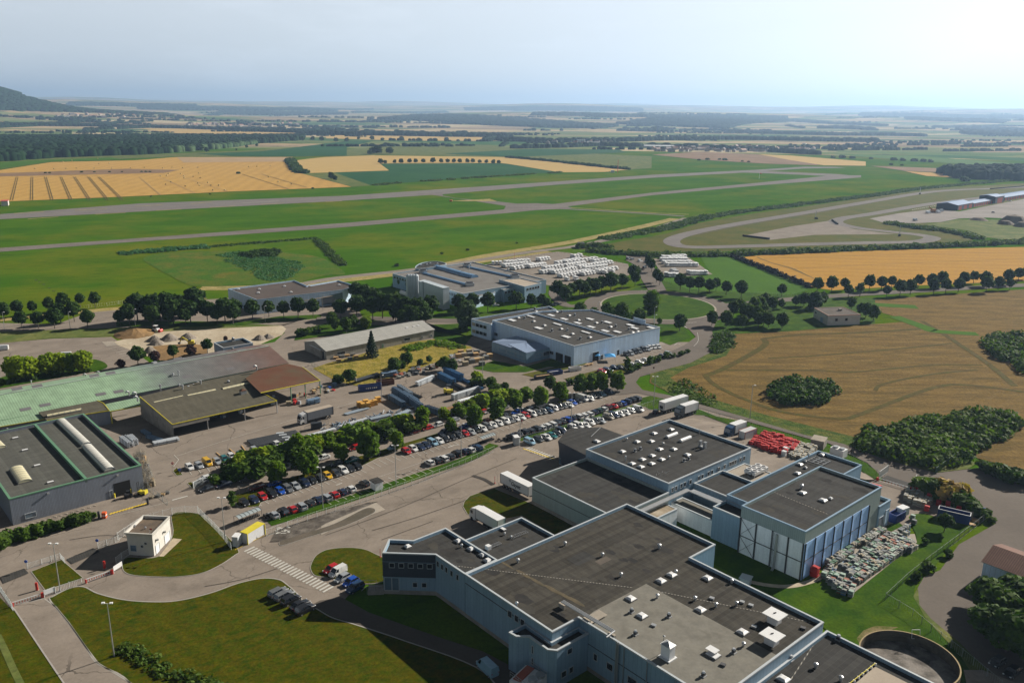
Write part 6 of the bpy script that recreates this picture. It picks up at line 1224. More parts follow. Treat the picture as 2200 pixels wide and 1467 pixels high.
thicket('bank_hedge','long scrubby bank between the airfield and the race track',None,2.4,'mid',.7,5,'hedge',dens=.8,pts=linepoly([(1300,515),(1380,500),(1440,489),(1500,472),(1560,460),(1640,450),(1720,440),(1800,430),(1880,420),(1960,408),(2040,400),(2120,393),(2220,383),(2320,377)],13))
thicket('bank_hedge','long dark hedge below the race track',None,3.8,'hedge',.6,4.2,'hedge',pts=linepoly([(1262,540),(1310,544),(1400,550),(1500,550),(1600,547),(1750,541),(1900,535),(2000,531),(2100,527),(2260,518)],9))
thicket('bank_hedge','dark bank of scrub right of the hairpin bend',None,3.5,'hedge',.6,4.2,'hedge',pts=linepoly([(1905,480),(1960,489),(2020,496),(2070,504),(2098,514)],12))
thicket('bank_hedge','scrub bank at the left end of the race track hedge',None,4,'hedge',.6,4.2,'hedge',pts=linepoly([(1245,533),(1275,531),(1310,534)],9))
thicket('roadside_scrub','scrubby green verge on the inner bend of the road',[(1530,742),(1545,720),(1560,712),(1575,720),(1572,745),(1540,762),(1528,765)],1.8,'mid',.4,2.8,'scrub')
thicket('roadside_scrub','weedy scrub between the road bend and the brown field',[(1440,822),(1470,815),(1510,835),(1540,858),(1530,875),(1490,860),(1450,845)],1.0,'mid',.34,2.4,'scrub',dens=.6,hmin=.3)
thicket('flower_bed','dark shrubby bed curving across the near lawn',None,1.1,'hedge',.25,1.3,'flower bed',pts=linepoly([(255,1390),(290,1405),(330,1430),(370,1448),(420,1462),(480,1480),(540,1500)],[2.0]*22 if False else 3.0))
thicket('hangar_scrub','low scrub along the foot of the grey hangar',None,1.6,'fresh',.35,2.2,'scrub',pts=linepoly([(870,752),(905,745),(935,738),(960,742),(985,750)],6))
thicket('meadow_scrub','grey-green scrub along the upper road verge',None,1.2,'fresh',.35,2.,'scrub',pts=linepoly([(640,715),(665,708),(690,703)],2.5)) if False else None
o = thicket('dark_windbreak','black netted windbreak between the green field and the golden wheat',None,3.2,'dark',.4,2.,'windbreak',pts=linepoly([(1570,551),(1620,570),(1680,594),(1742,619)],3.0));o.data.materials[0] = leafmat('black_netting',(.008,.01,.012),(.014,.017,.02),None,.05)
# --- distant woods as masses of crowns
M_wood = two('woodland',[(.008,.026,.008),(.016,.040,.011),(.006,.018,.007)],.02,.9,fine=.3,finesc=.08)
_pts = [];
def dome_mesh():
    V = [(0,0,1.)];
    for r,z in ((.6,.82),(.95,.45),(1.,-.1)):
        for i in range(7): a = i*2*math.pi/7+r;V.append((math.cos(a)*r,math.sin(a)*r,z))
    Fs = []
    for i in range(7): j = (i+1) % 7;Fs.append((0,1+i,1+j,1+j));
    for k in range(2):
        for i in range(7): j = (i+1) % 7;Fs.append((1+7*k+i,8+7*k+i,8+7*k+j,1+7*k+j))
    return np.array(V),np.array(Fs)
DV,DF = dome_mesh();DF3 = np.concatenate([DF[:,[0,1,2]],DF[DF[:,2] != DF[:,3]][:,[0,2,3]]])
def wood(name,label,px,h,cell,cat='wood',depth=None,hit=False,mat=None,jit=.45):
    fn = HIT if hit else G;A = np.array([fn(*p) for p in px])
    if depth:   # px = front line; push it back by depth metres
        B_ = A+A/np.linalg.norm(A,axis=1)[:,None]*depth;A = np.concatenate([A,B_[::-1]])
    lo,hi = A.min(0),A.max(0);gx,gy = np.meshgrid(np.arange(lo[0],hi[0]+cell,cell),np.arange(lo[1],hi[1]+cell,cell));P_ = np.stack([gx.ravel(),gy.ravel()],1)+RN.uniform(-jit,jit,(gx.size,2))*cell;P_ = P_[inpoly(P_,[tuple(a) for a in A])]
    n = len(P_);r = cell*RN.uniform(.55,.95,n);hh = h*RN.uniform(.7,1.08,n);z = T(P_[:,0],P_[:,1]);D = DV[None]*np.ones((n,1,1));D[:,1:] *= RN.uniform(.85,1.15,(n,21,1));D[:,15:,2] = -.35
    V = np.stack([P_[:,0,None]+D[:,:,0]*r[:,None],P_[:,1,None]+D[:,:,1]*r[:,None],z[:,None]+hh[:,None]*(.52+.48*D[:,:,2])],-1);V[:,15:,2] = z[:,None]-1
    Fs = (DF3[None]+np.arange(n)[:,None,None]*22).reshape(-1,3);c = A.mean(0);o = npmesh(name,V.reshape(-1,3),Fs,mat or M_wood,loc=(c[0],c[1],float(T(*c))),smooth=True);tag(o,label,cat,kind='stuff');return o
wood('far_wood','large dark wood at the left edge behind the wheat fields',[(-200,360),(0,348),(118,339),(235,335),(336,332),(387,326),(471,319),(552,309),(639,302),(652,297),(560,297),(330,297),(0,300),(-300,305)],17,13)
wood('far_wood','edge trees of willow green along the front of the large left wood',[(300,333),(387,327),(471,320),(552,310),(549,309),(465,318.5),(385,325)],14,14,mat=two('pale_woodland',[(.04,.075,.03),(.06,.095,.04)],.02,fine=.2,finesc=.1))
wood('far_treeline','tree line along the river in front of the village at the left',[(-100,273),(0,273),(200,273.5),(400,277),(560,284),(740,289)],16,16,depth=90)
wood('far_treeline','tree line continuing behind the pale wheat to the right',[(640,290),(760,291.5),(860,292.5),(960,294.5),(1088,295.5)],17,16,depth=170)
wood('far_treeline','tree band right of the first farm in the distance',[(1070,303),(1180,307),(1290,306),(1400,303),(1500,301),(1600,301),(1700,303),(1790,304),(1885,305)],16,17,depth=70)
wood('far_treeline','loose band of trees between the two far farms',[(1090,320),(1200,318),(1290,314),(1380,316),(1500,318),(1640,326),(1760,333)],13,17,depth=30)
wood('far_wood','dark copse beside the right edge beyond the race track',[(2022,372),(2038,378),(2060,384),(2160,388),(2320,392),(2320,372),(2200,369),(2100,370)],17,11)
wood('far_wood','wooded ridge on the left below the horizon',[(-60,238),(120,242),(335,246),(480,247),(745,247)],18,34,depth=700,hit=True)
wood('far_wood','broad distant wood in the middle left on the skyline',[(300,236),(430,238),(560,239),(720,240)],18,50,depth=900,hit=True)
wood('far_wood','long dark wood reaching from the centre to the right',[(814,257),(930,262),(1050,270),(1180,275),(1290,277),(1326,272),(1200,263),(1050,252),(960,248),(880,250)],18,30,hit=True)
wood('far_wood','upper wooded ridge right of centre',[(1144,249.5),(1240,250),(1330,253),(1440,252),(1560,254),(1690,258)],18,36,depth=500,hit=True)
wood('far_wood','dark wooded slope right of centre with a notched edge',[(1325,268),(1440,272),(1560,277),(1600,268),(1700,262),(1690,256),(1560,254),(1400,256)],18,32,hit=True)
wood('far_wood','long tree belt above the right village',[(1556,284),(1640,288),(1720,290),(1810,292),(1900,292),(1985,294)],17,24,depth=200,hit=True)
wood('far_wood','wood at the right edge under the hazy hills',[(2070,289),(2140,292),(2300,294)],17,30,depth=400,hit=True)
wood('far_wood','small square copse left of centre',[(772,264),(855,263)],15,24,depth=90,hit=True)
wood('far_wood','hedge trees below the small square copse',[(1400,277),(1426,277.5)],15,18,depth=60,hit=True)
wood('far_wood','forest crown on top of the left hill',[(-160,205),(-60,203),(0,205),(40,208),(70,210),(88,206),(60,197),(20,192),(-160,188)],18,30,hit=True)
for k,(pp,dp,lb_) in enumerate((([(150,228),(300,230),(420,231)],700,'hazy wood left of centre on the far plain'),([(760,243),(860,244),(960,243)],600,'hazy wood in the centre of the far plain'),([(1700,262),(1800,268),(1900,272)],500,'hazy wood on the right slopes'),([(1950,258),(2050,262),(2160,266)],600,'hazy wood higher on the right slopes'),([(1000,238),(1200,239),(1380,241)],900,'hazy skyline wood right of centre'),([(1850,250),(1980,252),(2200,256)],900,'hazy wood under the right skyline'),([(620,236),(700,236),(800,237)],900,'hazy wood under the left skyline'),([(1760,276),(1830,278),(1880,281)],200,'small wood on the right slopes'),([(2010,275),(2090,276),(2200,280)],200,'thin wood strip at the far right'))):
    wood('far_wood',lb_,pp,18,45,depth=dp,hit=True)
# hedgerows and shelter belts between the far fields
def hedgerows(label,n,ya,yb,cell,hh):
    Pp = []
    for k in range(n):
        x = RN.uniform(-60,2260);y = RN.uniform(ya,yb);a = HIT(x,y);d = RN.choice([.12,.12,-.25,1.5,.3])+RN.uniform(-.15,.15);L_ = RN.uniform(120,520)*(y < 290 and 1.8 or 1);m = int(L_/cell)
        for j in range(m):
            if RN.rand() < .8: Pp.append(a+np.array([math.cos(d),math.sin(d)])*j*cell+RN.uniform(-4,4,2))
    P_ = np.array(Pp);r_ = np.hypot(P_[:,0],P_[:,1]);P_ = P_[r_ > 2400];n = len(P_);r = cell*RN.uniform(.4,.75,n);h_ = hh*RN.uniform(.5,1.1,n);z = T(P_[:,0],P_[:,1]);D = DV[None]*np.ones((n,1,1));D[:,15:,2] = -1.1
    V = np.stack([P_[:,0,None]+D[:,:,0]*r[:,None],P_[:,1,None]+D[:,:,1]*r[:,None],z[:,None]+h_[:,None]*(.52+.48*D[:,:,2])],-1);Fs = (DF3[None]+np.arange(n)[:,None,None]*22).reshape(-1,3)
    c = P_.mean(0);o = npmesh('far_hedgerows',V.reshape(-1,3),Fs,M_wood,loc=(c[0],c[1],0),smooth=True);tag(o,label,'hedgerow',kind='stuff')
hedgerows('loose hedgerows and shelter belts between the fields beyond the airfield',62,283,326,13,9);hedgerows('distant hedgerows and tree belts on the hazy plain',85,243,283,26,15)
# single trees and bushes standing in the far fields
row('far',[(800,331,316),(812,331,313),(838,331,316),(795,332,322)],'dark field tree','in the clump above the centre wheat','field trees above the centre wheat',wfac=1.5)
row('far',[(712,385,370),(720,388,377)],'small dark tree','in the rough strip below the wheat','trees in the rough strip',wfac=1.3)
row('far',[(818,352,341),(828,352,344),(848,351,343),(862,351,341),(880,350,341),(893,350,341),(910,350,341),(930,350,339),(948,350,341),(962,350,341),(975,350,341),(988,350,341),(1004,350,341),(1016,350,341),(1030,351,343),(1045,351,343),(1060,352,343),(1072,352,344)],'dark hedgerow tree','above the dark green crop field','hedgerow above the dark crop field',wfac=1.5)
thicket('far_hedge','dark hedge between the pale wheat and the rough grass',None,5,'dark',1.0,7,'hedge',pts=linepoly([(1090,339),(1180,347),(1270,357),(1350,365)],10),dens=1.2)
thicket('far_hedge','dark hedge between the two big wheat fields',None,6,'mid',1.0,7,'hedge',pts=linepoly([(622,344),(630,356),(640,368),(655,373)],14),dens=1.2)
thicket('far_hedge','low broken hedge under the dark green crop field',None,2.5,'hedge',.9,8,'hedge',pts=linepoly([(800,399),(900,391),(1000,384),(1120,376),(1205,371)],5))
row('farbush',[(98,373,370),(106,373,370),(175,371.5,368),(203,371,368.5),(236,370.8,368),(262,370.5,368),(305,370.5,367.5),(313,370.5,367.5),(323,370.5,367.5),(512,374,369.5),(324,423,420.5),(452,418,415.5),(672,406,403)],'small dark bush','along the strip between the wheat fields','bushes between the wheat fields','shrub')
row('far',[(430,326,309),(444,327,316),(530,318,311),(552,315,308),(508,324,319)],'lone tree','beside the green strip below the wood','trees below the wood',wfac=1.3)
row('far',[(560,300,292),(590,301,294),(650,303,293),(672,302,293),(692,303,293),(722,305,296),(745,305,296),(770,300,294),(800,301,292),(822,302,296),(862,302,293),(900,303,296),(925,304,297),(960,304,295),(1000,305,298)],'tree','of the broken hedge line beyond the centre wheat','broken hedge line beyond the wheat',wfac=1.6)
row('far',[(1405,283,272),(1418,283,274),(1512,285,279),(1535,285,280),(1568,286,281),(1585,288,282),(1612,290,284),(1637,291,285)],'dark field tree','in the pale strip before the right woods','trees in the pale strip',wfac=1.5)
row('farbush',[(1520,344,340),(1545,344,340.5),(1556,345,340.5),(1594,348,345),(1608,349,346),(1790,340,335),(1808,340,334),(1830,341,336),(1870,342,338),(1920,345,339),(1940,346,340),(1965,347,341),(1985,348,342),(2000,349,343),(1915,355,351),(1938,356,353),(2075,390,380),(1502,345,342)],'dark bush','in the hedges of the far right fields','bushes in the far right fields','shrub',wfac=1.2)
row('bush',[(1934,534,525),(1968,533,524),(2006,531,522),(2110,527,520),(2138,527,517),(2180,525,519),(949,546,542),(853,572,566),(1004,538,534),(1110,523,520)],'rounded bush','beside the track along the airfield edge','bushes along the airfield edge','shrub',wfac=1.6)
# ================= VEHICLES =================
M_paint = objcol('car_paint',.28,.1,.6);M_carglass = plain('car_glass',(.012,.016,.022),.06,var=.05,spec=1.);M_tyre = plain('tyre',(.012,.012,.012),.85);M_rim = plain('rim',(.35,.35,.36),.35,.7)
M_lamp = plain('headlight',(.6,.62,.65),.15);M_tail = plain('taillight',(.35,.015,.01),.3)
def loft(m,st,mi=0):
    """st: list of (x, half width, z0, z1, inset) -> rounded box section"""
    R_ = []
    for x,w,z0,z1,k in st:
        zm = (z0+z1)/2;ring_ = [(w-k,z0),(w,z0+k*.8),(w,zm+.05),(w-k*.35,z1-k*.5),(w-k*1.1,z1)];ring_ = [(x,y,z) for y,z in ring_]+[(x,-y,z) for y,z in ring_[::-1]]
        R_.append(len(m.v));m.v += ring_
    n = 10
    for a,b in zip(R_[:-1],R_[1:]):
        for i in range(n): j = (i+1) % n;m.f.append([a+i,a+j,b+j,b+i][::-1]);m.m.append(mi)
    m.f.append([R_[0]+i for i in range(n)][::-1]);m.f.append([R_[-1]+i for i in range(n)]);m.m += [mi,mi]
def wheelset(R,xs,y,r,w=.22):
    for x in xs:
        for s in (-1,1):
            m = MB();m.tube((x,s*y,r),(x,s*(y-w),r),r,n=14);o = m.build('wheel',M_tyre,R);m = MB();m.tube((x,s*(y+.012),r),(x,s*(y-.03),r),r*.62,n=10);m.build('rim',M_rim,o)
def lamps(R,xf,xr,y,zf,zr,sz=.3):
    for s in (-1,1):
        m = MB();m.box((xf,s*y,zf),(.16,sz,.14));m.build('headlight',M_lamp,R);m = MB();m.box((xr,s*y,zr),(.1,sz*.7,.22));m.build('taillight',M_tail,R)
def car(name,L_,W_,Hh,cab,hood=.95,tail=.95,van=False):
    """cab = (x windscreen foot, x roof front, x roof rear, x rear glass foot)"""
    R = empty(name,(0,0,-500));R['proto'] = 1;h = L_/2;w = W_/2;bl = hood-.03
    m = MB();loft(m,[(-h,w*.78,.38,tail-.22,.12),(-h+.1,w*.93,.24,tail-.04,.14),(-h+.7,w,.2,tail,.14),(cab[0]-.1,w,.2,bl+.02,.14),(h-.75,w*.97,.2,bl-.1,.16),(h-.2,w*.88,.24,bl-.22,.16),(h,w*.7,.36,bl-.4,.12)])
    rw = w*.73;a,b,c,d = cab
    m.poly([(b,rw,Hh),(c,rw,Hh),(c,-rw,Hh),(b,-rw,Hh)][::-1]);m.poly([(b,rw,Hh),(b,-rw,Hh),(b+.12,-rw,Hh-.05),(b+.12,rw,Hh-.05)][::-1])
    for s in (-1,1):
        m.poly([(b+.1,s*rw,Hh),(c-.08,s*rw,Hh),(c-.1,s*(rw+.05),Hh-.1),(b+.16,s*(rw+.05),Hh-.1)])
        for (x0,z0,x1,z1) in ((a,bl,b+.05,Hh-.03),((a+d)/2-.05,bl,(b+c)/2,Hh-.03),(d,tail-.02,c-.02,Hh-.03)):
            m.beam((x0,s*(w*.93),z0-.04),(x1,s*(rw+.035),z1),.09,.08)
    if van:
        for s in (-1,1): m.poly([(a-1.0,s*(w*.965),bl-.06),(d-.03,s*(w*.965),bl-.06),(c,s*(rw+.06),Hh-.06),(a-1.15,s*(rw+.06),Hh-.06)])
        m.poly([(d-.02,w*.93,bl-.05),(d-.02,-w*.93,bl-.05),(c-.03,-rw,Hh-.02),(c-.03,rw,Hh-.02)])
    for s in (-1,1): m.box((a-.15,s*(w+.08),bl),(.16,.18,.12))
    m.build('body',M_paint,R)
    g = MB();gw = w*.9;gl = tail-.02
    P_ = [(a,gw,bl-.02),(a,-gw,bl-.02),(d,-gw,gl-.02),(d,gw,gl-.02),(b,rw,Hh-.02),(b,-rw,Hh-.02),(c,-rw,Hh-.02),(c,rw,Hh-.02)]
    for f in ((0,1,5,4),(1,2,6,5),(2,3,7,6),(3,0,4,7)): g.poly([P_[i] for i in f][::-1])
    g.build('window',M_carglass,R)
    wheelset(R,(h-.8,-h+.75),w-.0,.31);lamps(R,h-.16,-h+.06,w*.68,bl-.36,tail-.3)
    PROTO[name] = [R];return R
car('hatchback',3.95,1.74,1.47,(.95,.25,-1.35,-1.72),.95,.98);car('saloon',4.55,1.8,1.43,(.95,.2,-1.1,-1.75),.93,.98);car('estate',4.55,1.8,1.5,(1.05,.35,-1.85,-2.1),.96,1.0)
car('suv',4.45,1.86,1.68,(1.0,.35,-1.75,-2.05),1.08,1.12);car('people_carrier',4.4,1.84,1.72,(1.35,.5,-1.85,-2.08),1.05,1.08)
car('small_van',4.4,1.84,1.85,(1.4,.7,-2.0,-2.14),1.1,1.12,True);car('delivery_van',5.3,2.0,2.2,(1.95,1.15,-2.5,-2.6),1.2,1.25,True)
COL = {'white': (.62,.62,.61),'silver': (.30,.32,.34),'grey': (.12,.125,.13),'dark grey': (.04,.042,.046),'black': (.012,.012,.014),'navy': (.012,.022,.06),'dark blue': (.015,.045,.11),'blue': (.01,.07,.38),'light blue': (.22,.38,.5),'red': (.42,.012,.015),'dark red': (.11,.012,.01),'yellow': (.62,.36,.01),'teal': (.01,.13,.14),'tan': (.28,.25,.2),'orange': (.5,.09,.01),'green': (.02,.06,.05)}
CK = {'w': 'white','s': 'silver','g': 'grey','d': 'dark grey','k': 'black','n': 'navy','D': 'dark blue','b': 'blue','l': 'light blue','r': 'red','R': 'dark red','y': 'yellow','t': 'teal','T': 'tan','o': 'orange','G': 'green'}
TY = {'h': 'hatchback','o': 'saloon','e': 'estate','s': 'suv','m': 'people_carrier','v': 'small_van','V': 'delivery_van'}
def put(kind,x,y,rz,colr,label,cat='car',group=None,z=0.02,scale=None):
    R = PROTO[kind][0];c4 = COL[colr]+(1,)
    if R.name in USED: o = copy_thing(R,(x,y,z),rz,color=c4,label=label,group=group,scale=scale)
    else:
        USED.add(R.name);ks = kids(R);KC[R.name] = [(c,kids(c)) for c in ks];o = R;o.location = (x,y,z);o.rotation_euler[2] = rz;o.color = c4;tag(o,label,group=group)
        for c in ks: c.color = c4
    if 'proto' in o: del o['proto']
    o['category'] = cat;return o
def head(p,q): d = G(*q)-G(*p);return math.atan2(d[1],d[0])
def cars(spec,hd,place,group,flip=0,jit=.03):
    L_ = [(float(a),float(b),c) for a,b,c in (t.split(',') for t in spec.split())];L_.sort(key=lambda t: t[0])
    for i,(x,y,c) in enumerate(L_):
        k = TY[c[1]] if len(c) > 1 else ('hatchback','saloon','estate','hatchback','suv','hatchback','people_carrier')[(i*5+int(x)) % 7];cn = CK[c[0]];g = G(x,y+2.5)
        nm = k.replace('_',' ').replace('suv','off-road car');rz = hd+(math.pi if flip else 0)+RN.uniform(-jit,jit)
        put(k,g[0],g[1],rz,cn,'%s %s, %s from the left %s' % (cn,nm,ordn(i),place) if len(L_) > 1 else '%s %s %s' % (cn,nm,place),'van' if 'van' in k else 'car',group)
H1 = head((785.7,997),(804,1007.7));HR = head((500,1040),(700,980));print('heads',math.degrees(H1),math.degrees(HR))
cars('525,1081,k 546,1075,n 564.5,1068,rh 584,1062,k 602,1056,bh 619,1051,ge 635,1045,so 655,1039,n 670.7,1033,k 688.6,1028,d 704,1023,yh 722,1018,d 737,1012,ws 752.5,1008,k 768,1003,k 873,970,rh 887.6,964.7,wh 903,961,n 916,957.6,n 929.6,952,lm 943.8,948.4,wh 956.4,944,k 970,939.6,k 984,935,de 998.4,932,rh 1011,928.7,s 1022,924,k 1036,921.6,w 1047.5,917,g 1059,914,w 1071.5,910,w 1085.6,906,ws 1095.5,903,g 1107.5,900,w 1119,896.5,w 1129,892.7,rh 1142,890,w 1155,886.7,g 1166,884.5,g 1178,882,D 1188.7,878,wm 1199,875,k 1209.5,872.5,d 1221.5,870,w 1229,865,bo 1239,861,k 1251,857,wV 1267,857,wh 1271,851.5,k 1282.5,850.5,d 1292,847,lh 1307.6,841,De',H1,'in the long middle row','cars in the long middle row')
cars('588.7,1108,s 608,1101,km 628,1095.5,rh 647,1090,s 666,1081.5,d 683,1075,n 701,1070,se 717.7,1064,rh 735,1058,n 753.5,1051.7,w 783,1039.4,d 922.5,995,wh 936.7,990,d 952,986,w 966.7,981.6,d 981.5,975.6,k 996.7,970.7,n 1010.4,968,wh 1025,962.5,D 1099,939.6,k 1112,934,d 1125.5,928.7,ds 1138,926.5,d 1151.6,922.7,k 1164,920.6,w 1174,917,w 1185.5,913.5,w 1194.5,909.6,k 1205,906,d 1217,902.5,b 1230,898,d 1242,896.4,w 1253,893.6,we 1264,890.4,we 1275,886.5,n 1286,882.7,G 1295.6,880,w 1303.5,876,R 1316,873.5,r 1325.5,869.6,d 1336,867.5,bh 1346,863.6,n 1355.5,859.8,k 1366.5,857.6,d',H1,'in the row along the white fence','cars along the white fence',1)
cars('1138,950,lm 1157,944,d 1173.5,940,wo 1185.5,936,to 1196,932,kh 1206,927,n 1230,918,wh 1242.5,915,wm 1257,914,wo 1267,908.5,ws 1278,905,dh 1289.5,904,so 1307,896,Tm 1318.5,892,ne 1330,889.5,wo 1342,886.5,wo 1354.5,882.5,wh 1371.5,880,wv',H1,'inside the fence by the reception','cars inside the fence')
cars('407.4,1004.5,wh 427.7,1001,sh 446,995.6,yv 466.5,992.5,sh 483,987,th 498,981.6,wh 517.5,978,th 546.7,967.6,s 596,955.7,wh 612,965,s',head((395,1003),(412,1017)),'in the yard row at the left','cars in the yard row')
cars('446,1051,ko 480.5,1042,ne 528,1030,ds 569.6,1017,wv 621,1003,sh 694,984,wo 762,963,rh 828,944,gh 890,928.5,Rh 917.6,920,rh 941,913.5,wh 975,903,s 1010,893,w 1037,886,rh 1049.6,884,wo 1081,876,s',HR,'parked along the shrub strip','cars along the shrub strip',1)
cars('552,1048,Re 588.7,1040,bh 721.8,997,dh 755.5,989,to 802.6,977,ns 844.5,962,lh 954,930,n 999,917,bh 1043.6,906,oh 1083,894,ko 1110,886,bo 1135,879,do 1163.6,871,wv',HR,'parked lengthwise along the tree median','cars along the tree median',1)
cars('440,1030,wh 432,1036,s',HR,'behind the white gate panels',None,1)
cars('712,1224,rh 726,1231,wv 736,1243.5,sh 753.4,1252,bh 763,1265,Ds',head((716,1240),(698,1249)),'beside the zebra crossing','cars beside the zebra crossing')
cars('598,1274,ge 611,1281,ge 625.5,1291,km 645,1301,ko 656,1311,ks',head((620,1300),(640,1290)),'on the lawn edge bays','cars on the lawn edge')
cars('1346,761,dh 1355.5,759,s 1364.5,756,k 1373,754,g 1382,751,dm 1391,750,s 1396,747,w 1405,746,w 1414,745,w',head((1340,765),(1349,771)),'against the pale blue factory wall','cars against the pale blue factory')
cars('1360,784,we 1373,778,w 1387,774,wo 1403,771,d 1423,765.5,n 1435.5,759,s 1320,790,D 1306,795,D 1293,798,rh 1334,790,k',H1+.3,'behind the clipped shrubs','cars behind the clipped shrubs')
cars('1226,819,wh 1196,826,rh',HR,'near the skips below the pale blue factory',None)
cars('139,765,wV 4,750,wV',head((150,770),(120,772)),'in the upper left turning lot',None)
cars('1408.5,885,kh',1.2,'half hidden behind the white trailer',None)
cars('2142,1424,dh 2174,1445,ko',head((2160,1420),(2130,1440)),'behind the wire fence at the bottom right',None)
cars('1046.7,1438,lV',head((1030,1420),(1060,1450))+math.pi,'in the shade below the big hall',None)
cars('695,661,wh 704,705,wh',.1,'by the street trees',None) if False else None
cars('1065,655,wh 1196,652,kh 1188,655,dh',.4,'beside the blue rooflight factory front',None)
cars('1388,562,s 1375,560,w 1358,556,k 1350,555,g 1393,568,s 1385,574,k',.9,'on the lot access road','cars on the lot access road')
cars('2134,455,kh 2170,430,wo',.3,'on the pit lane apron',None)
# rows of identical white vans on the two lots
def vanproto():
    m = MB();loft(m,[(-2.6,.9,.4,2.25,.1),(-2.5,.98,.3,2.4,.12),(.9,.98,.3,2.4,.12),(1.4,.96,.3,2.1,.2),(1.75,.95,.3,1.4,.15),(2.5,.85,.35,1.05,.15)],0)
    m.poly([(1.42,.8,2.0),(1.42,-.8,2.0),(1.78,-.85,1.42),(1.78,.85,1.42)],1)
    for s in (-1,1): m.poly([(.5,s*1.0,1.4),(1.5,s*1.0,1.4),(1.2,s*1.0,2.05),(.5,s*1.0,2.05)],1)
    for x in (-1.7,1.6):
        for s in (-1,1): m.tube((x,s*.99,.36),(x,s*.75,.36),.36,n=8,m=2)
    o = m.build('white_van',[M_whitep,M_carglass,M_tyre],None,loc=(0,0,0));return o
vp = vanproto();first = [True]
def vans(p,q,n,lab,group,rz=None):
    a,b = G(*p),G(*q);d = b-a;base = math.atan2(d[1],d[0])-math.pi/2
    for i in range(n):
        c = a+d*(i/(max(n-1,1)));o = vp if first[0] else vp.copy()
        if not first[0]: C.objects.link(o)
        first[0] = False;o.location = (c[0],c[1],.16);o.rotation_euler = (0,0,(rz if rz is not None else base)+RN.uniform(-.02,.02));sc = RN.uniform(.95,1.05);o.scale = (sc,sc,sc*(1 if rz is None or True else 1));tag(o,lab,'van',group)
def zz(x,y,ox,oy,s): return (ox+x/s,oy+y/s)
za = lambda x,y: (1030+x/6.47,530+y/6.47+1.)
VL = (((190,245),(290,245),3),((370,240),(680,212),8),((350,285),(650,248),8),((470,318),(740,268),6),((690,293),(900,262),7),((830,198),(950,178),4),((1310,152),(1400,137),3),((1080,245),(1400,195),9),((1210,240),(1620,182),9),((1200,284),(1450,244),8),((910,322),(1130,288),6),((1590,222),(1740,203),4),((1380,303),(1820,235),12),((1030,375),(1320,322),8),((870,372),(1010,352),4),((1130,425),(1500,355),10),((1470,322),(1750,294),8),((1650,362),(1890,315),6),((1440,398),(1570,375),4),((1740,374),(1840,356),2),((1220,470),(1340,462),2))
for i,(p,q,n) in enumerate(VL): vans(za(*p),za(*q),n,'white van in one of the packed rows of the large vehicle lot','white vans in the large lot')
zb = lambda x,y: (1380+x/12.22,530+y/12.22+1.5)
for i,(p,q,n) in enumerate((((640,500),(1420,500),14),((560,440),(1250,440),13),((500,365),(1150,365),12),((540,305),(720,305),4),((790,280),(1120,280),7),((700,325),(1080,325),7),((1260,715),(1660,710),8),((700,775),(930,775),6),((790,650),(840,690),2),((610,755),(650,757),1),((1210,700),(1220,700),1))): vans(zb(*p),zb(*q),n,'white van parked tightly in the small square vehicle lot','white vans in the small lot')
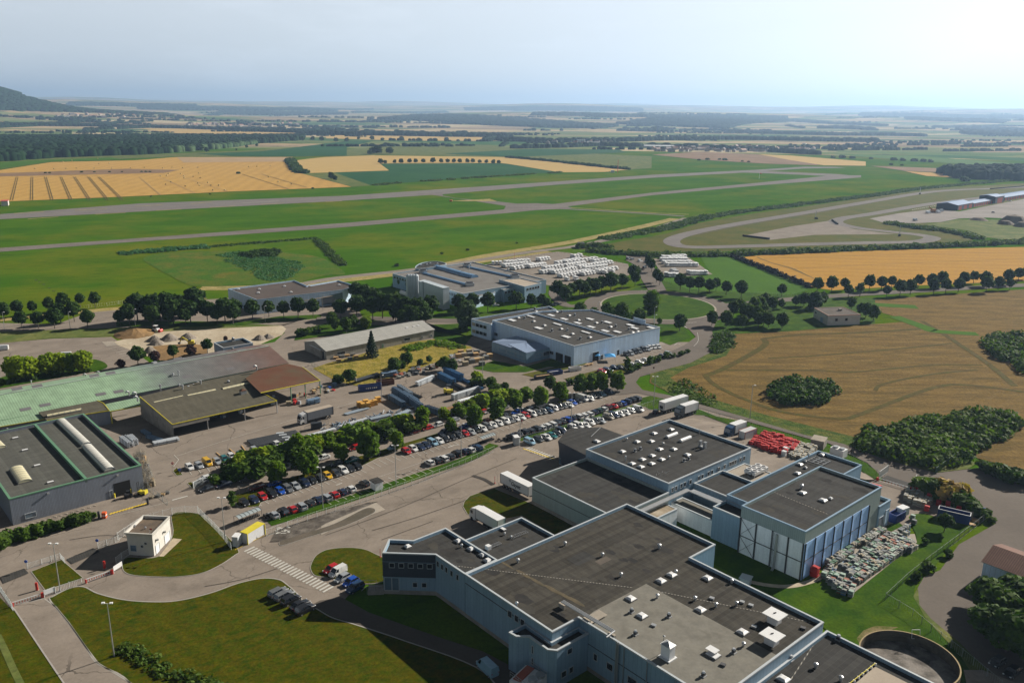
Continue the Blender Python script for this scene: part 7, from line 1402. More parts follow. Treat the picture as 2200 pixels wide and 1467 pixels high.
# --- lorries
def lorry(name,label,x,y,rz,box=(7.5,2.55,2.6),semi=False,cabcol=(.6,.6,.6),boxmat=None,boxtop=None,z=.02,cabm=None,fridge=False,cat='lorry',text=None,cab=True,rear=None):
    R = empty(name,(x,y,z),rz,label=label,cat=cat);L_,W_,Hh = box;x0 = -L_/2
    b = MB();b.box((0,0,1.15),(L_,W_,Hh));b.build('cargo_box',boxmat or M_whitep,R)
    t = MB();t.box((0,0,1.15+Hh+.003),(L_-.02,W_-.02,.05));t.build('box_roof',boxtop or M_whitep,R)
    e = MB()
    for s in (-1,1): e.beam((x0,s*W_/2,1.2),(-x0,s*W_/2,1.2),.08,.2)
    for xx in (x0,-x0):
        for s in (-1,1): e.beam((xx,s*W_/2,1.15),(xx+.001,s*W_/2,1.2+Hh),.1,.1)
    e.box((0,0,.75),(L_,.9,.35));e.box((.5,0,.45),(2.2,2.3,.4));e.build('chassis',M_dark,R)
    if rear: d_ = MB();d_.box((x0-.03,0,1.6),(.06,W_*.6,1.1));d_.build('rear_opening',M_glass,R)
    xs = [x0+1.4,x0+2.7]+([x0+4.0] if semi else [])
    for xx in xs:
        for s in (-1,1): m = MB();m.tube((xx,s*W_/2,.5),(xx,s*(W_/2-.3),.5),.5,n=14);o = m.build('wheel',M_tyre,R);m = MB();m.tube((xx,s*(W_/2+.02),.5),(xx,s*(W_/2-.05),.5),.27,n=10);m.build('rim',M_rim,o)
    if fridge: m = MB();m.box((-x0+.25,0,2.2),(.5,1.9,1.4));m.build('fridge_unit',M_whitep,R)
    if cab:
        xc = -x0+.75;c = MB();w = 1.2
        prof = [(xc-.5,.5),(xc+1.75,.5),(xc+1.85,.9),(xc+1.8,1.9),(xc+1.45,3.1),(xc+1.1,3.4),(xc-.3,3.75),(xc-.5,3.75)]
        n = len(prof);k = len(c.v);c.v += [(a,w,zz_) for a,zz_ in prof]+[(a,-w,zz_) for a,zz_ in prof]
        c.f.append([k+i for i in range(n)]);c.f.append([k+n+i for i in range(n)][::-1]);c.m += [0,0]
        for i in range(n): j = (i+1) % n;c.f.append([k+i,k+n+i,k+n+j,k+j]);c.m.append(0)
        for s in (-1,1): c.box((xc+1.2,s*(w+.15),2.0),(.12,.2,.6))
        c.build('cab',cabm or M_whitep,R);g = MB();g.poly([(xc+1.83,1.1,1.95),(xc+1.83,-1.1,1.95),(xc+1.5,-1.05,3.0),(xc+1.5,1.05,3.0)][::-1])
        for s in (-1,1): g.poly([(xc+.4,s*(w+.01),1.95),(xc+1.6,s*(w+.01),1.95),(xc+1.4,s*(w+.01),2.9),(xc+.4,s*(w+.01),2.9)])
        g.box((xc+1.87,0,1.0),(.03,1.7,.6));g.build('windscreen',M_carglass,R)
        for s in (-1,1):
            m = MB();m.tube((xc+.9,s*1.22,.5),(xc+.9,s*.92,.5),.5,n=14);m.build('wheel',M_tyre,R);m = MB();m.box((xc+1.86,s*.95,.62),(.08,.35,.2));m.build('headlight',M_lamp,R)
        m = MB();m.box((xc-1.2 if semi else xc-.6,0,.75),(2.4,.9,.3));m.build('frame_rail',M_dark,R)
    return R
def lab3(R,s,size,loc,rot,col_,shear=.0):
    cu = bpy.data.curves.new('lettering','FONT');cu.body = s;cu.size = size;cu.extrude = .004;cu.shear = shear;cu.offset = .035;cu.align_x = 'CENTER';cu.align_y = 'CENTER'
    t = bpy.data.objects.new('tmp_text',cu);C.objects.link(t);dg = bpy.context.evaluated_depsgraph_get();me = bpy.data.meshes.new_from_object(t.evaluated_get(dg));bpy.data.objects.remove(t)
    me.materials.clear();me.materials.append(col_);o = bpy.data.objects.new('lettering',me);C.objects.link(o);o.parent = R;o.location = loc;o.rotation_euler = rot;return o
M_curt = striped('curtain_side',(.14,.15,.17),(.10,.105,.12),.5,.1,wall=True,rnd=.04,blot=.05,rough=.6)
a,b = G(648,911),G(706,896);d = b-a;lorry('curtain_lorry','white lorry with grey curtain sides standing in the yard',*((a+b)/2+d/np.hypot(*d)*1.4),math.atan2(-d[1],-d[0]),(9.6,2.55,2.75),boxmat=M_curt,boxtop=M_roofbeige)
# docked trailer with lettering
a,b = G(1076,1038,0),G(1145,1072,0);a = G(1078,1041.);
du_ = AU;tw = 2.55;p = G(1075,1016.5,3.9);q = p+AU*10.4
R = lorry('docked_trailer','white box trailer with dark lettering backed up to the dock hall',*(((p+q)/2)+BV*.0+np.array([0.,0.])),AZ,(11.5,2.55,2.75),semi=True,cab=False,cat='trailer');R.location = tuple(p+AU*5.75+BV*1.27)+(.02,)
lab3(R,'Gayet',1.6,(.6,-1.30,2.55),(math.pi/2,0,0),plain('dark_lettering',(.02,.025,.035),.5),.25)
m = MB()
for k,(x_0,z_0) in enumerate(((-1.9,3.1),(-1.55,3.3),(-1.75,2.75),(-1.4,2.9))): m.box((x_0,-1.29,z_0),(.24,.02,.24))
m.build('logo_mark',MC['dark_lettering'],R)
p = G(1040,1096,3.9);lorry('white_semi_trailer_truck','white articulated truck parked between loading block and lawn',*(p+AU*2.2+BV*.2),AZ+math.pi,(8.6,2.55,2.75),semi=True)
hd_ = head((1440,893),(1490,862)) if False else HR
a = G(1420,889,0);b = G(1475,872);d = (b-a)/np.hypot(*(b-a));lorry('white_box_trailer','white refrigerated box trailer parked beyond the skylight hall',*(a+d*6.3),math.atan2(d[1],d[0]),(12.6,2.55,2.9),semi=True,cab=False,cat='trailer',z=.3,rear=True)
a = G(1460,897);lorry('box_lorry','white box lorry with dark blue cab beside the long trailer',*(a+d*4.6),math.atan2(-d[1],-d[0]),(7.2,2.5,2.8),z=.3,cabm=plain('slate_cab',(.06,.08,.10),.4),fridge=True)
a = G(1566,942);lorry('box_lorry','white box lorry with blue cab in front of the white container',*(a+d*4.2),math.atan2(-d[1],-d[0]),(6.,2.5,2.8),z=.6,cabm=plain('blue_cab',(.04,.09,.18),.4),fridge=True)
R = empty('site_container',(*G(1606,936,1.2),.7),math.atan2(d[1],d[0]),label='white ribbed container with rusty edges next to the red crates',cat='container');m = MB();m.box((0,0,.1),(6.1,2.44,2.6));m.build('body',MC['ribbed_white'],R);m = MB()
for s in (-1,1):
    for t in (-1,1): m.beam((s*3.05,t*1.22,.1),(s*3.05+.001,t*1.22,2.75),.14,.14)
    m.beam((-3.05,s*1.22,2.72),(3.05,s*1.22,2.72),.12,.12)
m.build('edge_frame',plain('rusty_edge',(.3,.08,.04),.8),R)
# white van-like cabs in the track paddock
for (x,y,k,c,l) in ((1994,459,'delivery_van','white','white coach-like van parked on the gravel paddock'),(2016,458,'delivery_van','white','white van next to the yellow excavator on the paddock'),(2022,455,'delivery_van','silver','silver van closest to the pit building end'),(1966,475,'small_van','silver','small silver van at the paddock corner')): g = G(x,y);put(k,g[0],g[1],.5,c,l,'van',z=.2,scale=(1.3,1.2,1.3))
# ================= STREET FURNITURE, YARDS, FAR VILLAGES =================
def fence(name,label,px,h,step,mat,group=None,bars=.3,bw=.035,cat='fence',pw=.08,z=0,rails=2):
    P_ = gs(px);c = np.mean(P_,0);R = root(name,(c[0],c[1],z),label,cat,group);pn = MB();R['org'] = [float(c[0]),float(c[1]),0.]
    pts = []
    for a,b in zip(P_[:-1],P_[1:]):
        d = b-a;n = max(1,int(round(np.hypot(*d)/step)))
        pts += [a+d*k/n for k in range(n)]
        for r in range(rails): zz_ = .12+(h-.2)*r/(rails-1);pn.beam((*a,zz_),(*b,zz_),.04,.04)
        m = int(np.hypot(*d)/bars)
        for k in range(1,m): q = a+d*k/m;pn.beam((*q,.08),(q[0]+.001,q[1],h-.05),bw,bw)
    pts.append(P_[-1]);pn.build('mesh_panel',mat,R)
    for q in pts: m = MB();m.beam((*q,0),(q[0]+.001,q[1],h+.08),pw,pw);m.build('post',mat,R)
    return R
M_fw = plain('white_fence_paint',(.55,.57,.56),.5,var=.05);M_fg = plain('green_fence_paint',(.05,.10,.06),.6);M_fgr = plain('grey_fence_wire',(.25,.27,.26),.5,.3)
fence('car_park_fence','long white mesh fence between car park and lorry yard',[(573,1152),(640,1126),(740,1092),(820,1066),(900,1038),(1000,998),(1062,970)],1.9,2.5,M_fw,bars=.45,bw=.025)
fence('car_park_fence','white mesh fence behind the parked cars near the reception',[(1115,962),(1118,948),(1170,936),(1260,912),(1350,887),(1420,866)],1.9,2.5,M_fw,bars=.45,bw=.025)
fence('gatehouse_fence','tall white palisade curving behind the gatehouse',[(253,1160),(268,1150),(310,1122),(370,1106),(398,1102),(425,1102),(440,1117),(462,1138),(480,1158),(497,1182)],2.0,2.4,M_fw,bars=.28)
fence('gatehouse_fence','white fence corner left of the gatehouse wall',[(211,1178),(248,1166),(256,1162)],1.6,2.2,M_fw,bars=.28);fence('gatehouse_fence','low white fence from gatehouse to the barrier',[(278,1192),(262,1202),(250,1212)],1.8,2.0,M_fw,bars=.28)
fence('island_fence','white sliding gate along the small grass island',[(60,1222),(90,1213),(130,1200),(139,1210)],1.5,2.2,M_fw,bars=.22);fence('island_fence','white wire fence behind the lamp on the grass island',[(96,1282),(120,1275),(150,1264),(176,1256)],1.6,2.4,M_fw,bars=.3)
fence('entry_fence','white palisade at the bottom left corner',[(-20,1245),(0,1270),(28,1312)],1.8,2.2,M_fw,bars=.22)
fence('east_fence','green wire fence along the east lawn',[(2122,1112),(2060,1160),(2000,1205),(1950,1245),(1902,1290),(1960,1325),(2020,1375),(2090,1430),(2150,1480)],1.9,3.2,M_fgr,bars=.5,bw=.02)
fence('yard_fence','thin fence along the road above the lorry park',[(1500,888),(1591,909),(1680,934),(1790,966),(1850,1000),(1900,1030)],1.8,3.5,M_fgr,bars=.7,bw=.02,pw=.06)
fence('meadow_fence','dark fence at the left corner of the dry meadow',[(670,785),(690,797),(720,815),(745,828)],1.6,3,M_fg,bars=.6,bw=.02);fence('workshop_fence','grey fence beside the grey workshop',[(233,960),(270,1000),(308,1042),(330,1062),(360,1085)],1.8,3,M_fgr,bars=.6,bw=.02)
fence('hedge_fence','dark fence behind the shrub border of the grey workshop',[(205,1112),(165,1125),(120,1140),(75,1152)],1.5,3,M_fg,bars=.5,bw=.02)
fence('lot_fence','rusty fence along the airfield side of the vehicle lot',[(1035,574),(1100,558),(1197,545),(1230,545),(1350,570)],2,6,plain('rust_fence',(.25,.12,.06),.8),bars=1.5,bw=.05,pw=.12)
fence('far_left_fence','pale fence between the airfield grass and the street trees',[(170,664),(230,657),(280,650)],1.8,5,M_fw,bars=1.2,bw=.04)
fence('lane_fence','wire fence below the green field',[(1425,606),(1500,624),(1620,632),(1700,637),(1745,629)],1.6,6,M_fgr,bars=2,bw=.04)
# sliding gate to the east, green gate
def panel(name,label,p,q,h,mat,cat='gate',n=10,z0=.15,group=None):
    a,b = G(*p),G(*q);c = (a+b)/2;R = root(name,(c[0],c[1],0),label,cat,group);m = MB();
    for zz_ in (z0,h): m.beam((*a,zz_),(*b,zz_),.12,.12)
    for k in range(n+1): s = a+(b-a)*k/n;m.beam((*s,z0),(s[0]+.001,s[1],h),.05,.05)
    m.build('gate_leaf',mat,R)
    for s in (a,b): m = MB();m.beam((*s,0),(s[0]+.001,s[1],h+.15),.18,.18);m.build('post',mat,R)
    return R
panel('sliding_gate','white sliding gate leaf parked beside the east entrance',(1888,1028),(1907,1014),2.2,M_fw,n=24);panel('sliding_gate','short white gate wing at the far side of the east entrance',(1958,1045),(1968,1034),2.0,M_fw,n=10)
panel('green_gate','long dark green sliding gate at the field edge',(2010,1018),(2054,984),2.0,M_fg,n=40)
panel('entrance_panel','white panel fence by the dark shrubs at the car park entrance',(416,1050),(436,1040),2.0,M_fw,n=14)
# road barriers with red housings
def barrier(label,p,q,group='entrance barriers'):
    a,b = G(*p),G(*q);c = a;R = root('road_barrier',(c[0],c[1],0),label,'barrier',group);m = MB();m.box((*b,0),(.5,.5,1.15),.3);m.build('housing',M_red,R);m = MB();m.box((*a,0),(.3,.3,1.0),.3);m.box((*a,0),(.6,.6,.12),.3,1);m.build('end_post',[M_red,M_conc],R)
    m = MB();m.beam((*a,1.0),(*b,1.0),.12,.12,0)
    for k in range(1,22): s = a+(b-a)*k/22;m.beam((*s,.3),(s[0]+.001,s[1],1.0),.05,.05,k % 2)
    m.beam((*a,.3),(*b,.3),.06,.06);m.build('boom',[M_whitep,M_red],R)
barrier('lowered barrier boom across the south exit lane',(28,1303),(92,1283));barrier('lowered barrier boom across the gatehouse lane',(185,1253),(241,1233));barrier('lowered barrier boom at the east entrance',(1960,1056),(1885,1033))
for p,lb_ in (((80,1268),'red card post on the south exit lane'),((225,1221),'red card post on the gatehouse lane')):
    g = G(*p);R = root('card_post',(*g,0),lb_,'post','red card posts');m = MB();m.box((*g,0),(.45,.35,1.9),.3);m.build('post',M_red,R);m = MB();m.box((*g,0),(.8,.8,.1),.3);m.build('base_plate',M_conc,R)
for p,q,lb_ in (((96,1284),(119,1275),'white notice board beside the south exit barrier'),((245,1232),(263,1220),'white notice board beside the gatehouse barrier')):
    a,b = G(*p),G(*q);R = root('notice_board',(*((a+b)/2),0),lb_,'sign','entrance notice boards');m = MB();m.beam((*a,1.2),(*b,1.2),.08,1.1);m.build('board',M_whitep,R)
    m = MB();m.beam((*(a+(b-a)*.12+np.array([0,-.06])),1.5),(*(a+(b-a)*.55+np.array([0,-.06])),1.5),.03,.12);m.build('text_bar',M_blue,R) if False else None
    for s in (a,b): m = MB();m.beam((*s,0),(s[0]+.001,s[1],1.7),.08,.08);m.build('leg',M_fw,R)
def cattle(px,lab):
    P_ = gs(px);m = MB();m.poly([(*p,.19) for p in P_]);o = m.build('gate_threshold',striped('threshold_slats',(.05,.048,.045),(.025,.024,.022),.5,.12,.6,.1,.8),loc=(*P_[0],.19));tag(o,lab,'grate')
cattle([(0,1240),(52,1222),(62,1232),(8,1254)],'dark slatted gate threshold on the south exit lane');cattle([(143,1202),(200,1178),(215,1186),(155,1212)],'dark slatted gate threshold on the gatehouse lane');cattle([(1906,1022),(1964,1042),(1950,1052),(1894,1030)],'dark slatted gate threshold at the east entrance')
# lamps
def lamp(label,px,foot,h=11.0,heads=2,group='tall yard lamps',name='yard_lamp'):
    g = G(px,foot);R = root(name,(*g,0),label,'lamp post',group);m = MB();m.tube((*g,0),(*g,h),.13,.07,n=8);m.build('pole',M_alu,R)
    for s in ((-1,1) if heads == 2 else (1,)):
        m = MB();m.beam((*g,h),(g[0]+s*.55,g[1],h+.1),.06,.06);m.box((g[0]+s*.75,g[1],h+.02),(.55,.45,.2),.2);m.build('lamp_head',M_whitep,R)
lamp('yard lamp standing in the near lawn at the bottom left',245.5,1410,11.4);lamp('yard lamp on the small grass island between the barriers',129.3,1269,11.2);lamp('yard lamp behind the white container fence',484,1164,11.5);lamp('yard lamp beside the yellow-and-black car',694,1092,11.5);lamp('yard lamp beside the empty parking bays',851,1040,11.5);lamp('yard lamp near the small bicycle shelter',991,985,11);lamp('yard lamp close to the walking person',1117,948,11);lamp('yard lamp behind the fence cars near reception',1227,912,11);lamp('yard lamp on the grass corner by the white van',1404,876,11.5);lamp('tall mast beside the road near the white container',1611,900,12,1)
for i,(x,y) in enumerate(((10,707),(151,706),(291,700),(570,692),(694,668),(1284,682),(1405,694),(1405,712))): lamp('blue-grey street lamp, %s from the left along the street' % ordn(i),x,y,8,1,'street lamps','street_lamp')
for x,y,lb_ in ((1037,810,'slim lamp post beside the wooden crates'),(820,858,'blue lamp post among the scaffold stacks')): lamp(lb_,x,y,9,1,None,'lamp_post')
# red and white marker poles, signs, cones
for i,(x,y,l) in enumerate(((892-72-3,1196+1,'red marker pole at the corner of the navy office'),(1063,1038,'red marker pole in front of the docked trailer'),(1651,1015,'red marker pole beside the condensers'),(236,673,'red pole at the edge of the old airfield') if False else (1105,566,'red mast at the corner of the vehicle lot'))):
    g = G(x,y);R = root('marker_pole',(*g,0),l,'pole','red marker poles');m = MB();m.tube((*g,0),(*g,2.2 if i < 3 else 8),.06,n=6);m.build('pole',M_red,R);m = MB();m.tube((*g,0),(*g,.3),.3,.12,n=8);m.build('foot',M_red,R)
def sign(label,x,y,colr,h=2.2,r=.38,cat='sign',bar=False,sq=False):
    g = G(x,y);R = root('road_sign',(*g,0),label,cat);m = MB();m.tube((*g,0),(*g,h),.04,n=6);m.build('post',M_alu,R);m = MB()
    if sq: m.box((g[0],g[1]-.05,h-.5),(.7,.05,.7))
    else: m.tube((g[0],g[1]-.03,h),(g[0],g[1]-.08,h),r,n=18)
    m.build('face',colr,R)
    if bar: m = MB();m.box((g[0],g[1]-.1,h-.08),(r*1.4,.02,.14));m.build('white_bar',M_whitep,R)
sign('red no-entry sign at the car park corner',372,1010,M_red,bar=True);sign('small sign beside the no-entry corner',386,1018,M_blue,1.5,sq=True);sign('blue round sign on the gatehouse fence',211,1180,M_blue,2.4);sign('blue round sign on the island gate',59,1226,M_blue,2.4);sign('sign on the car park median tip',514,1060,M_alu,2.0,sq=True);sign('brown sign on the verge below the factory road',1404,800,plain('sign_brown',(.12,.04,.03),.6),2.0);sign('small notice by the skips',1313,847,M_alu,1.8,sq=True)
# bicycle shelters
def shelter(label,p,q,w=2.2,h=2.3):
    a,b = G(*p),G(*q);d = (b-a)/np.hypot(*(b-a));n_ = np.array([-d[1],d[0]]);R = root('bicycle_shelter',(*((a+b)/2),0),label,'shelter','glazed bicycle shelters');K = 7
    arc = [(w*(k/K),h-.55+.55*math.sin(math.pi*(.12+.76*k/K))) for k in range(K+1)];m = MB()
    for k in range(K): (x0,z0),(x1,z1) = arc[k],arc[k+1];m.poly([(*(a+n_*x0),z0),(*(b+n_*x0),z0),(*(b+n_*x1),z1),(*(a+n_*x1),z1)])
    m.build('curved_roof',plain('clear_roof',(.30,.34,.35),.2,var=.1,spec=.8),R)
    L_ = np.hypot(*(b-a));ns = 6
    for i in range(ns+1):
        s = a+(b-a)*i/ns;e = MB()
        for k in range(K): (x0,z0),(x1,z1) = arc[k],arc[k+1];e.beam((*(s+n_*x0),z0+.03),(*(s+n_*x1),z1+.03),.07,.06)
        if i in (0,2,4,6):
            for x in (0,w): s2 = s+n_*x;e.beam((*s2,0),(s2[0]+.001,s2[1],h-.4),.08,.08)
        e.build('frame',M_dark,R)
    e = MB();
    for zz_ in (.3,.75): e.beam((*(a+n_*w*.6),zz_),(*(b+n_*w*.6),zz_),.06,.06)
    for i in range(14): s = a+(b-a)*(i+.5)/14+n_*w*.6;e.tube((*(s-n_*.4),.32),(*(s-n_*.4+d*.05),.32),.3,n=10);e.tube((*(s+n_*.5),.32),(*(s+n_*.5+d*.05),.32),.3,n=10)
    e.build('bicycle_rack',M_dark,R)
shelter('arched glazed bicycle shelter at the left end of the fence row',(514,1130),(563,1110));shelter('arched glazed bicycle shelter in the middle of the fence row',(1036,956),(1066,946))
# motorbikes
for i,(x,y,l) in enumerate(((569,1110,'dark motorbike next to the left bicycle shelter'),(575,1108,'second dark motorbike between shelter and silver car'),(1073,946,'dark motorbike right of the middle bicycle shelter'),(1086,944,'dark motorbike beside the fence kiosk'),(388,1011,'dark motorbike left of the white yard car'))):
    g = G(x,y+1.5);R = root('motorbike',(*g,0),l,'motorbike','parked motorbikes');d = np.array([math.cos(H1),math.sin(H1)])
    for s in (-.7,.7): m = MB();c = g+d*s;n_ = np.array([-d[1],d[0]])*.06;m.tube((*(c-n_),.32),(*(c+n_),.32),.32,n=12);m.build('wheel',M_tyre,R)
    m = MB();m.beam((*(g-d*.6),.75),(*(g+d*.3),.8),.28,.3);m.beam((*(g+d*.65),.4),(*(g+d*.4),1.05),.1,.1);m.beam((*(g-d*.2),.3),(*(g+d*.25),.5),.3,.3);m.build('body',M_dark,R);m = MB();n_ = np.array([-d[1],d[0]])*.38;m.beam((*(g+d*.4-n_),1.05),(*(g+d*.4+n_),1.05),.05,.05);m.build('handlebar',M_alu,R)
# kiosks and turnstiles
def hut(name,label,p,q,r,h,wm,rm,cat='hut',over=.2):
    P_ = ortho(p,q,r,0);c = np.mean(P_,0);R = root(name,(*c,0),label,cat);m = MB();m.prism(P_,0,h,0);m.build('wall',wm,R);_,o2 = shrink(P_,-over);m = MB();m.prism(o2,h+.003,h+.18,0);m.build('roof',rm,R);return R
hut('waiting_hut','small hut with a flat dark roof in the fence row',(807,1056),(823,1051),(836,1036),2.4,M_cladw,M_roofB);hut('turnstile','pale turnstile cabin beside the yellow container',(500,1175),(512,1176),(515,1167),2.6,M_trim,M_whitep,'turnstile',.1);hut('turnstile','pale turnstile cabin at the reception end of the fence',(1106,958),(1116,957),(1119,950),2.6,M_trim,M_whitep,'turnstile',.1)
hut('substation','beige concrete substation box beside the road',(1740,962),(1768,968),(1775,958),2.8,M_concw,M_conc,'substation',.1);hut('runway_hut','little red and white striped hut at the left edge of the runway',(3,443),(18,442.5),(19,440),5,plain('hut_white',(.5,.45,.42),.7),M_red)
hut('track_cabin','dark cabin at the bend of the gravel road',(1244,533),(1256,533),(1257,530),3.5,M_dark,M_dark);hut('grey_kiosk','small grey box in the courtyard shade',(1588,1258),(1608,1264),(1613,1254),1.8,M_trim,M_trim)
# cooling plant on stand near the tall cold store
g = G(1800,985);R = root('cooling_tower',(*g,0),'white cooling unit on legs behind the rear warehouse','cooling unit');m = MB();m.box((*g,1.0),(4.2,2.8,2.4),AZ);m.build('casing',M_whitep,R)
for s in (-1,1): m = MB();c = g+AU*s;m.tube((*c,3.4),(*c,3.8),.8,n=12);m.build('fan_cowl',M_alu,R)
for s in (-1.8,1.8):
    for t in (-1.2,1.2): m = MB();c = g+AU*s+BV*t;m.beam((*c,0),(c[0]+.001,c[1],1),.15,.15);m.build('leg',M_alu,R)
# machine at the bottom edge
g = G(1135,1452,3.2);R = root('cooling_plant',(*g,0),'white cooling plant with two big fans and red gangway at the bottom edge','cooling plant');m = MB();m.box((*g,0),(4.6,5.2,3.0),AZ+.25);m.build('casing',M_whitep,R)
for t in (-.2,-2.0): m = MB();c = g+AU*1.2+BV*(t+2.0);m.tube((*c,3.0),(*c,3.5),.85,n=16,m=0);m.tube((*c,3.02),(*c,3.45),.62,n=14,m=1);m.tube((*c,3.3),(*c,3.52),.2,n=8);m.build('fan',[M_alu,M_dark],R)
m = MB();q = g-AU*1.2;m.box((*q,3.0),(1.6,4.6,.12),AZ+.25);m.build('red_walkway',plain('walkway_red',(.35,.10,.06),.7),R)
m = MB()
for s in (-2.4,2.4):
    for z_ in (3.6,4.1): m.beam((*(g+BV*s-AU*2.2),z_),(*(g+BV*s+AU*2.2),z_),.06,.06)
    for t in (-2.2,0,2.2): c = g+BV*s+AU*t;m.beam((*c,3.0),(c[0]+.001,c[1],4.1),.06,.06)
m.build('handrail',M_alu,R)
# person walking
def person(label,x,y,shirt,legs_,h=1.75):
    g = G(x,y);R = root('person',(*g,0),label,'person');s = h/1.75;me = bpy.data.meshes.new('body')
    vs = [(0,0,.92),(0,0,1.15),(0,0,1.4),(0,0,1.5),(0,.02,1.62),(0,.03,1.72),(-.1,0,.88),(-.12,.14,.5),(-.12,.05,.1),(-.12,.18,.04),(.1,0,.88),(.12,-.08,.5),(.12,-.26,.12),(.12,-.14,.04),(-.19,0,1.4),(-.25,-.08,1.14),(-.24,.02,.9),(.19,0,1.4),(.25,.08,1.14),(.24,.2,.92)]
    es = [(0,1),(1,2),(2,3),(3,4),(4,5),(0,6),(6,7),(7,8),(8,9),(0,10),(10,11),(11,12),(12,13),(2,14),(14,15),(15,16),(2,17),(17,18),(18,19)]
    rd_ = [.15,.14,.15,.06,.1,.08,.1,.075,.05,.04,.1,.075,.05,.04,.065,.05,.035,.065,.05,.035]
    me.from_pydata([(a*s,b*s,c*s) for a,b,c in vs],es,[]);o = bpy.data.objects.new('body',me);C.objects.link(o);md = o.modifiers.new('skin','SKIN')
    for i,v in enumerate(me.skin_vertices[0].data): v.radius = (rd_[i]*s,rd_[i]*s);v.use_root = i == 0
    o.modifiers.new('sub','SUBSURF').levels = 1
    dg = bpy.context.evaluated_depsgraph_get();m2_ = bpy.data.meshes.new_from_object(o.evaluated_get(dg));bpy.data.objects.remove(o)
    m2_.materials.clear();[m2_.materials.append(q) for q in (plain('skin_tone',(.35,.2,.14),.6),shirt,legs_)]
    for p in m2_.polygons:
        z = sum(m2_.vertices[v].co.z for v in p.vertices)/len(p.vertices)/s;xx = abs(sum(m2_.vertices[v].co.x for v in p.vertices)/len(p.vertices))/s;p.material_index = 0 if z > 1.47 or (z < .45) or (xx > .2 and z < 1.12 and z > .8) else (2 if z < .95 else 1)
    b = bpy.data.objects.new('body',m2_);C.objects.link(b);b.parent = R;m = MB();m.tube((g[0],g[1]+.03*s,1.62*s),(g[0],g[1]+.03*s,1.82*s),.11,.07,n=8);m.build('hair',M_dark,R)
    R.rotation_euler[2] = .6
person('person in a red top and dark shorts walking between the car rows',1121,911,plain('shirt_red',(.3,.03,.04),.8),M_dark)
# ---------- yard goods ----------
def box_stack(name,label,cat,g,size,rot,mat,group=None,z=0,slats=None):
    m = MB();m.box((g[0],g[1],z),size,rot,0);o = m.build(name,[mat],loc=(g[0],g[1],z));tag(o,label,cat,group);return o
def crate(name,g,sz,rot,mats,label,cat,group,n=3,z=0):
    """stacked open crates: body boxes with rims and shadow gaps"""
    m = MB();h = sz[2]/n
    for k in range(n):
        jx,jy = RN.uniform(-.04,.04,2);m.box((g[0]+jx,g[1]+jy,z+k*h),(sz[0]*.94,sz[1]*.94,h*.82),rot,k % len(mats));m.box((g[0]+jx,g[1]+jy,z+k*h+h*.72),(sz[0],sz[1],h*.16),rot,k % len(mats))
    o = m.build(name,mats,loc=(g[0],g[1],z));tag(o,label,cat,group);return o
# pallet and crate stacks in front of the cold store
CM = [plain('crate_'+k,c,.7,var=.2,sc=3) for k,c in (('grey',(.15,.15,.14)),('pale',(.22,.22,.19)),('beige',(.30,.25,.17)),('green',(.03,.10,.05)),('white',(.38,.38,.35)),('steel',(.10,.11,.12)),('rust',(.24,.07,.035)),('blue',(.06,.14,.26)),('mint',(.25,.34,.28)))]
prot = []
def flatcrate(mats_,hh,seed):
    rs = np.random.RandomState(seed);m = MB();n = int(hh/.16)
    for k in range(n): a,b = rs.uniform(-.05,.05,2);m.box((a,b,k*.16),(1.0,.8,.12),rs.uniform(-.02,.02),rs.randint(len(mats_)))
    for k in range(rs.randint(0,3)): m.box((rs.uniform(-.2,.2),rs.uniform(-.15,.15),hh-.04),(rs.uniform(.3,.8),rs.uniform(.3,.6),rs.uniform(.05,.09)),rs.uniform(-.15,.15),rs.randint(len(mats_)))
    o = m.build('pallet_stack',mats_,loc=(0,0,0));o.location.z = -500;o['proto'] = 1;return o
for sd_ in range(14):
    rs = np.random.RandomState(sd_);mm = [CM[i] for i in rs.choice([0,0,1,1,2,3,4,5,5,6,7,8,0,1],3,replace=False)];prot.append(flatcrate(mm,1.15+.14*(sd_ % 4),sd_))
def inst(o_,g,z,rot,label,cat,group,sc=1.):
    o = o_.copy();C.objects.link(o);o.location = (g[0],g[1],z);o.rotation_euler = (0,0,rot);o.scale = (sc,sc,sc)
    if 'proto' in o: del o['proto']
    tag(o,label,cat,group);return o
def fill(px,du_,dv_,rot,pool,label,cat,group,z=.15,jit=.06,skip=.04,maxn=300):
    poly = [tuple(G(*p)) for p in px];A_ = np.array(poly);e1 = np.array([math.cos(rot),math.sin(rot)]);e2 = np.array([-e1[1],e1[0]]);U_ = A_@e1;V_ = A_@e2;n = 0
    for u in np.arange(U_.min(),U_.max(),du_):
        for v in np.arange(V_.min(),V_.max(),dv_):
            p = e1*u+e2*v
            if inpoly(np.array([p]),poly)[0] and RN.rand() > skip and n < maxn: inst(pool[RN.randint(len(pool))],p+RN.uniform(-jit,jit,2),z,rot+RN.uniform(-.05,.05),label,cat,group,RN.uniform(.93,1.08));n += 1
    print(label,n)
fill([(1800,1222),(1832,1196),(1898,1150),(1962,1165),(1966,1180),(1900,1222),(1850,1262),(1836,1258)],1.15,.95,AZ,prot,'stack of mixed waste trays in the tight block on the concrete slab','tray stack','tray stacks on the concrete slab')
fill([(1765,1232),(1788,1222),(1826,1262),(1846,1266),(1828,1285),(1800,1278),(1772,1248)],1.1,.95,AZ+.2,prot,'untidy low stack of grey trays at the near end of the slab','tray stack','untidy trays at the near end',jit=.25)
fill([(1768,1214),(1800,1190),(1850,1160),(1893,1132),(1900,1146),(1850,1176),(1800,1210),(1785,1222)],1.05,.9,AZ,prot[:7],'grey tray stack in the row along the blue panelled wall','tray stack','tray stacks along the blue wall')
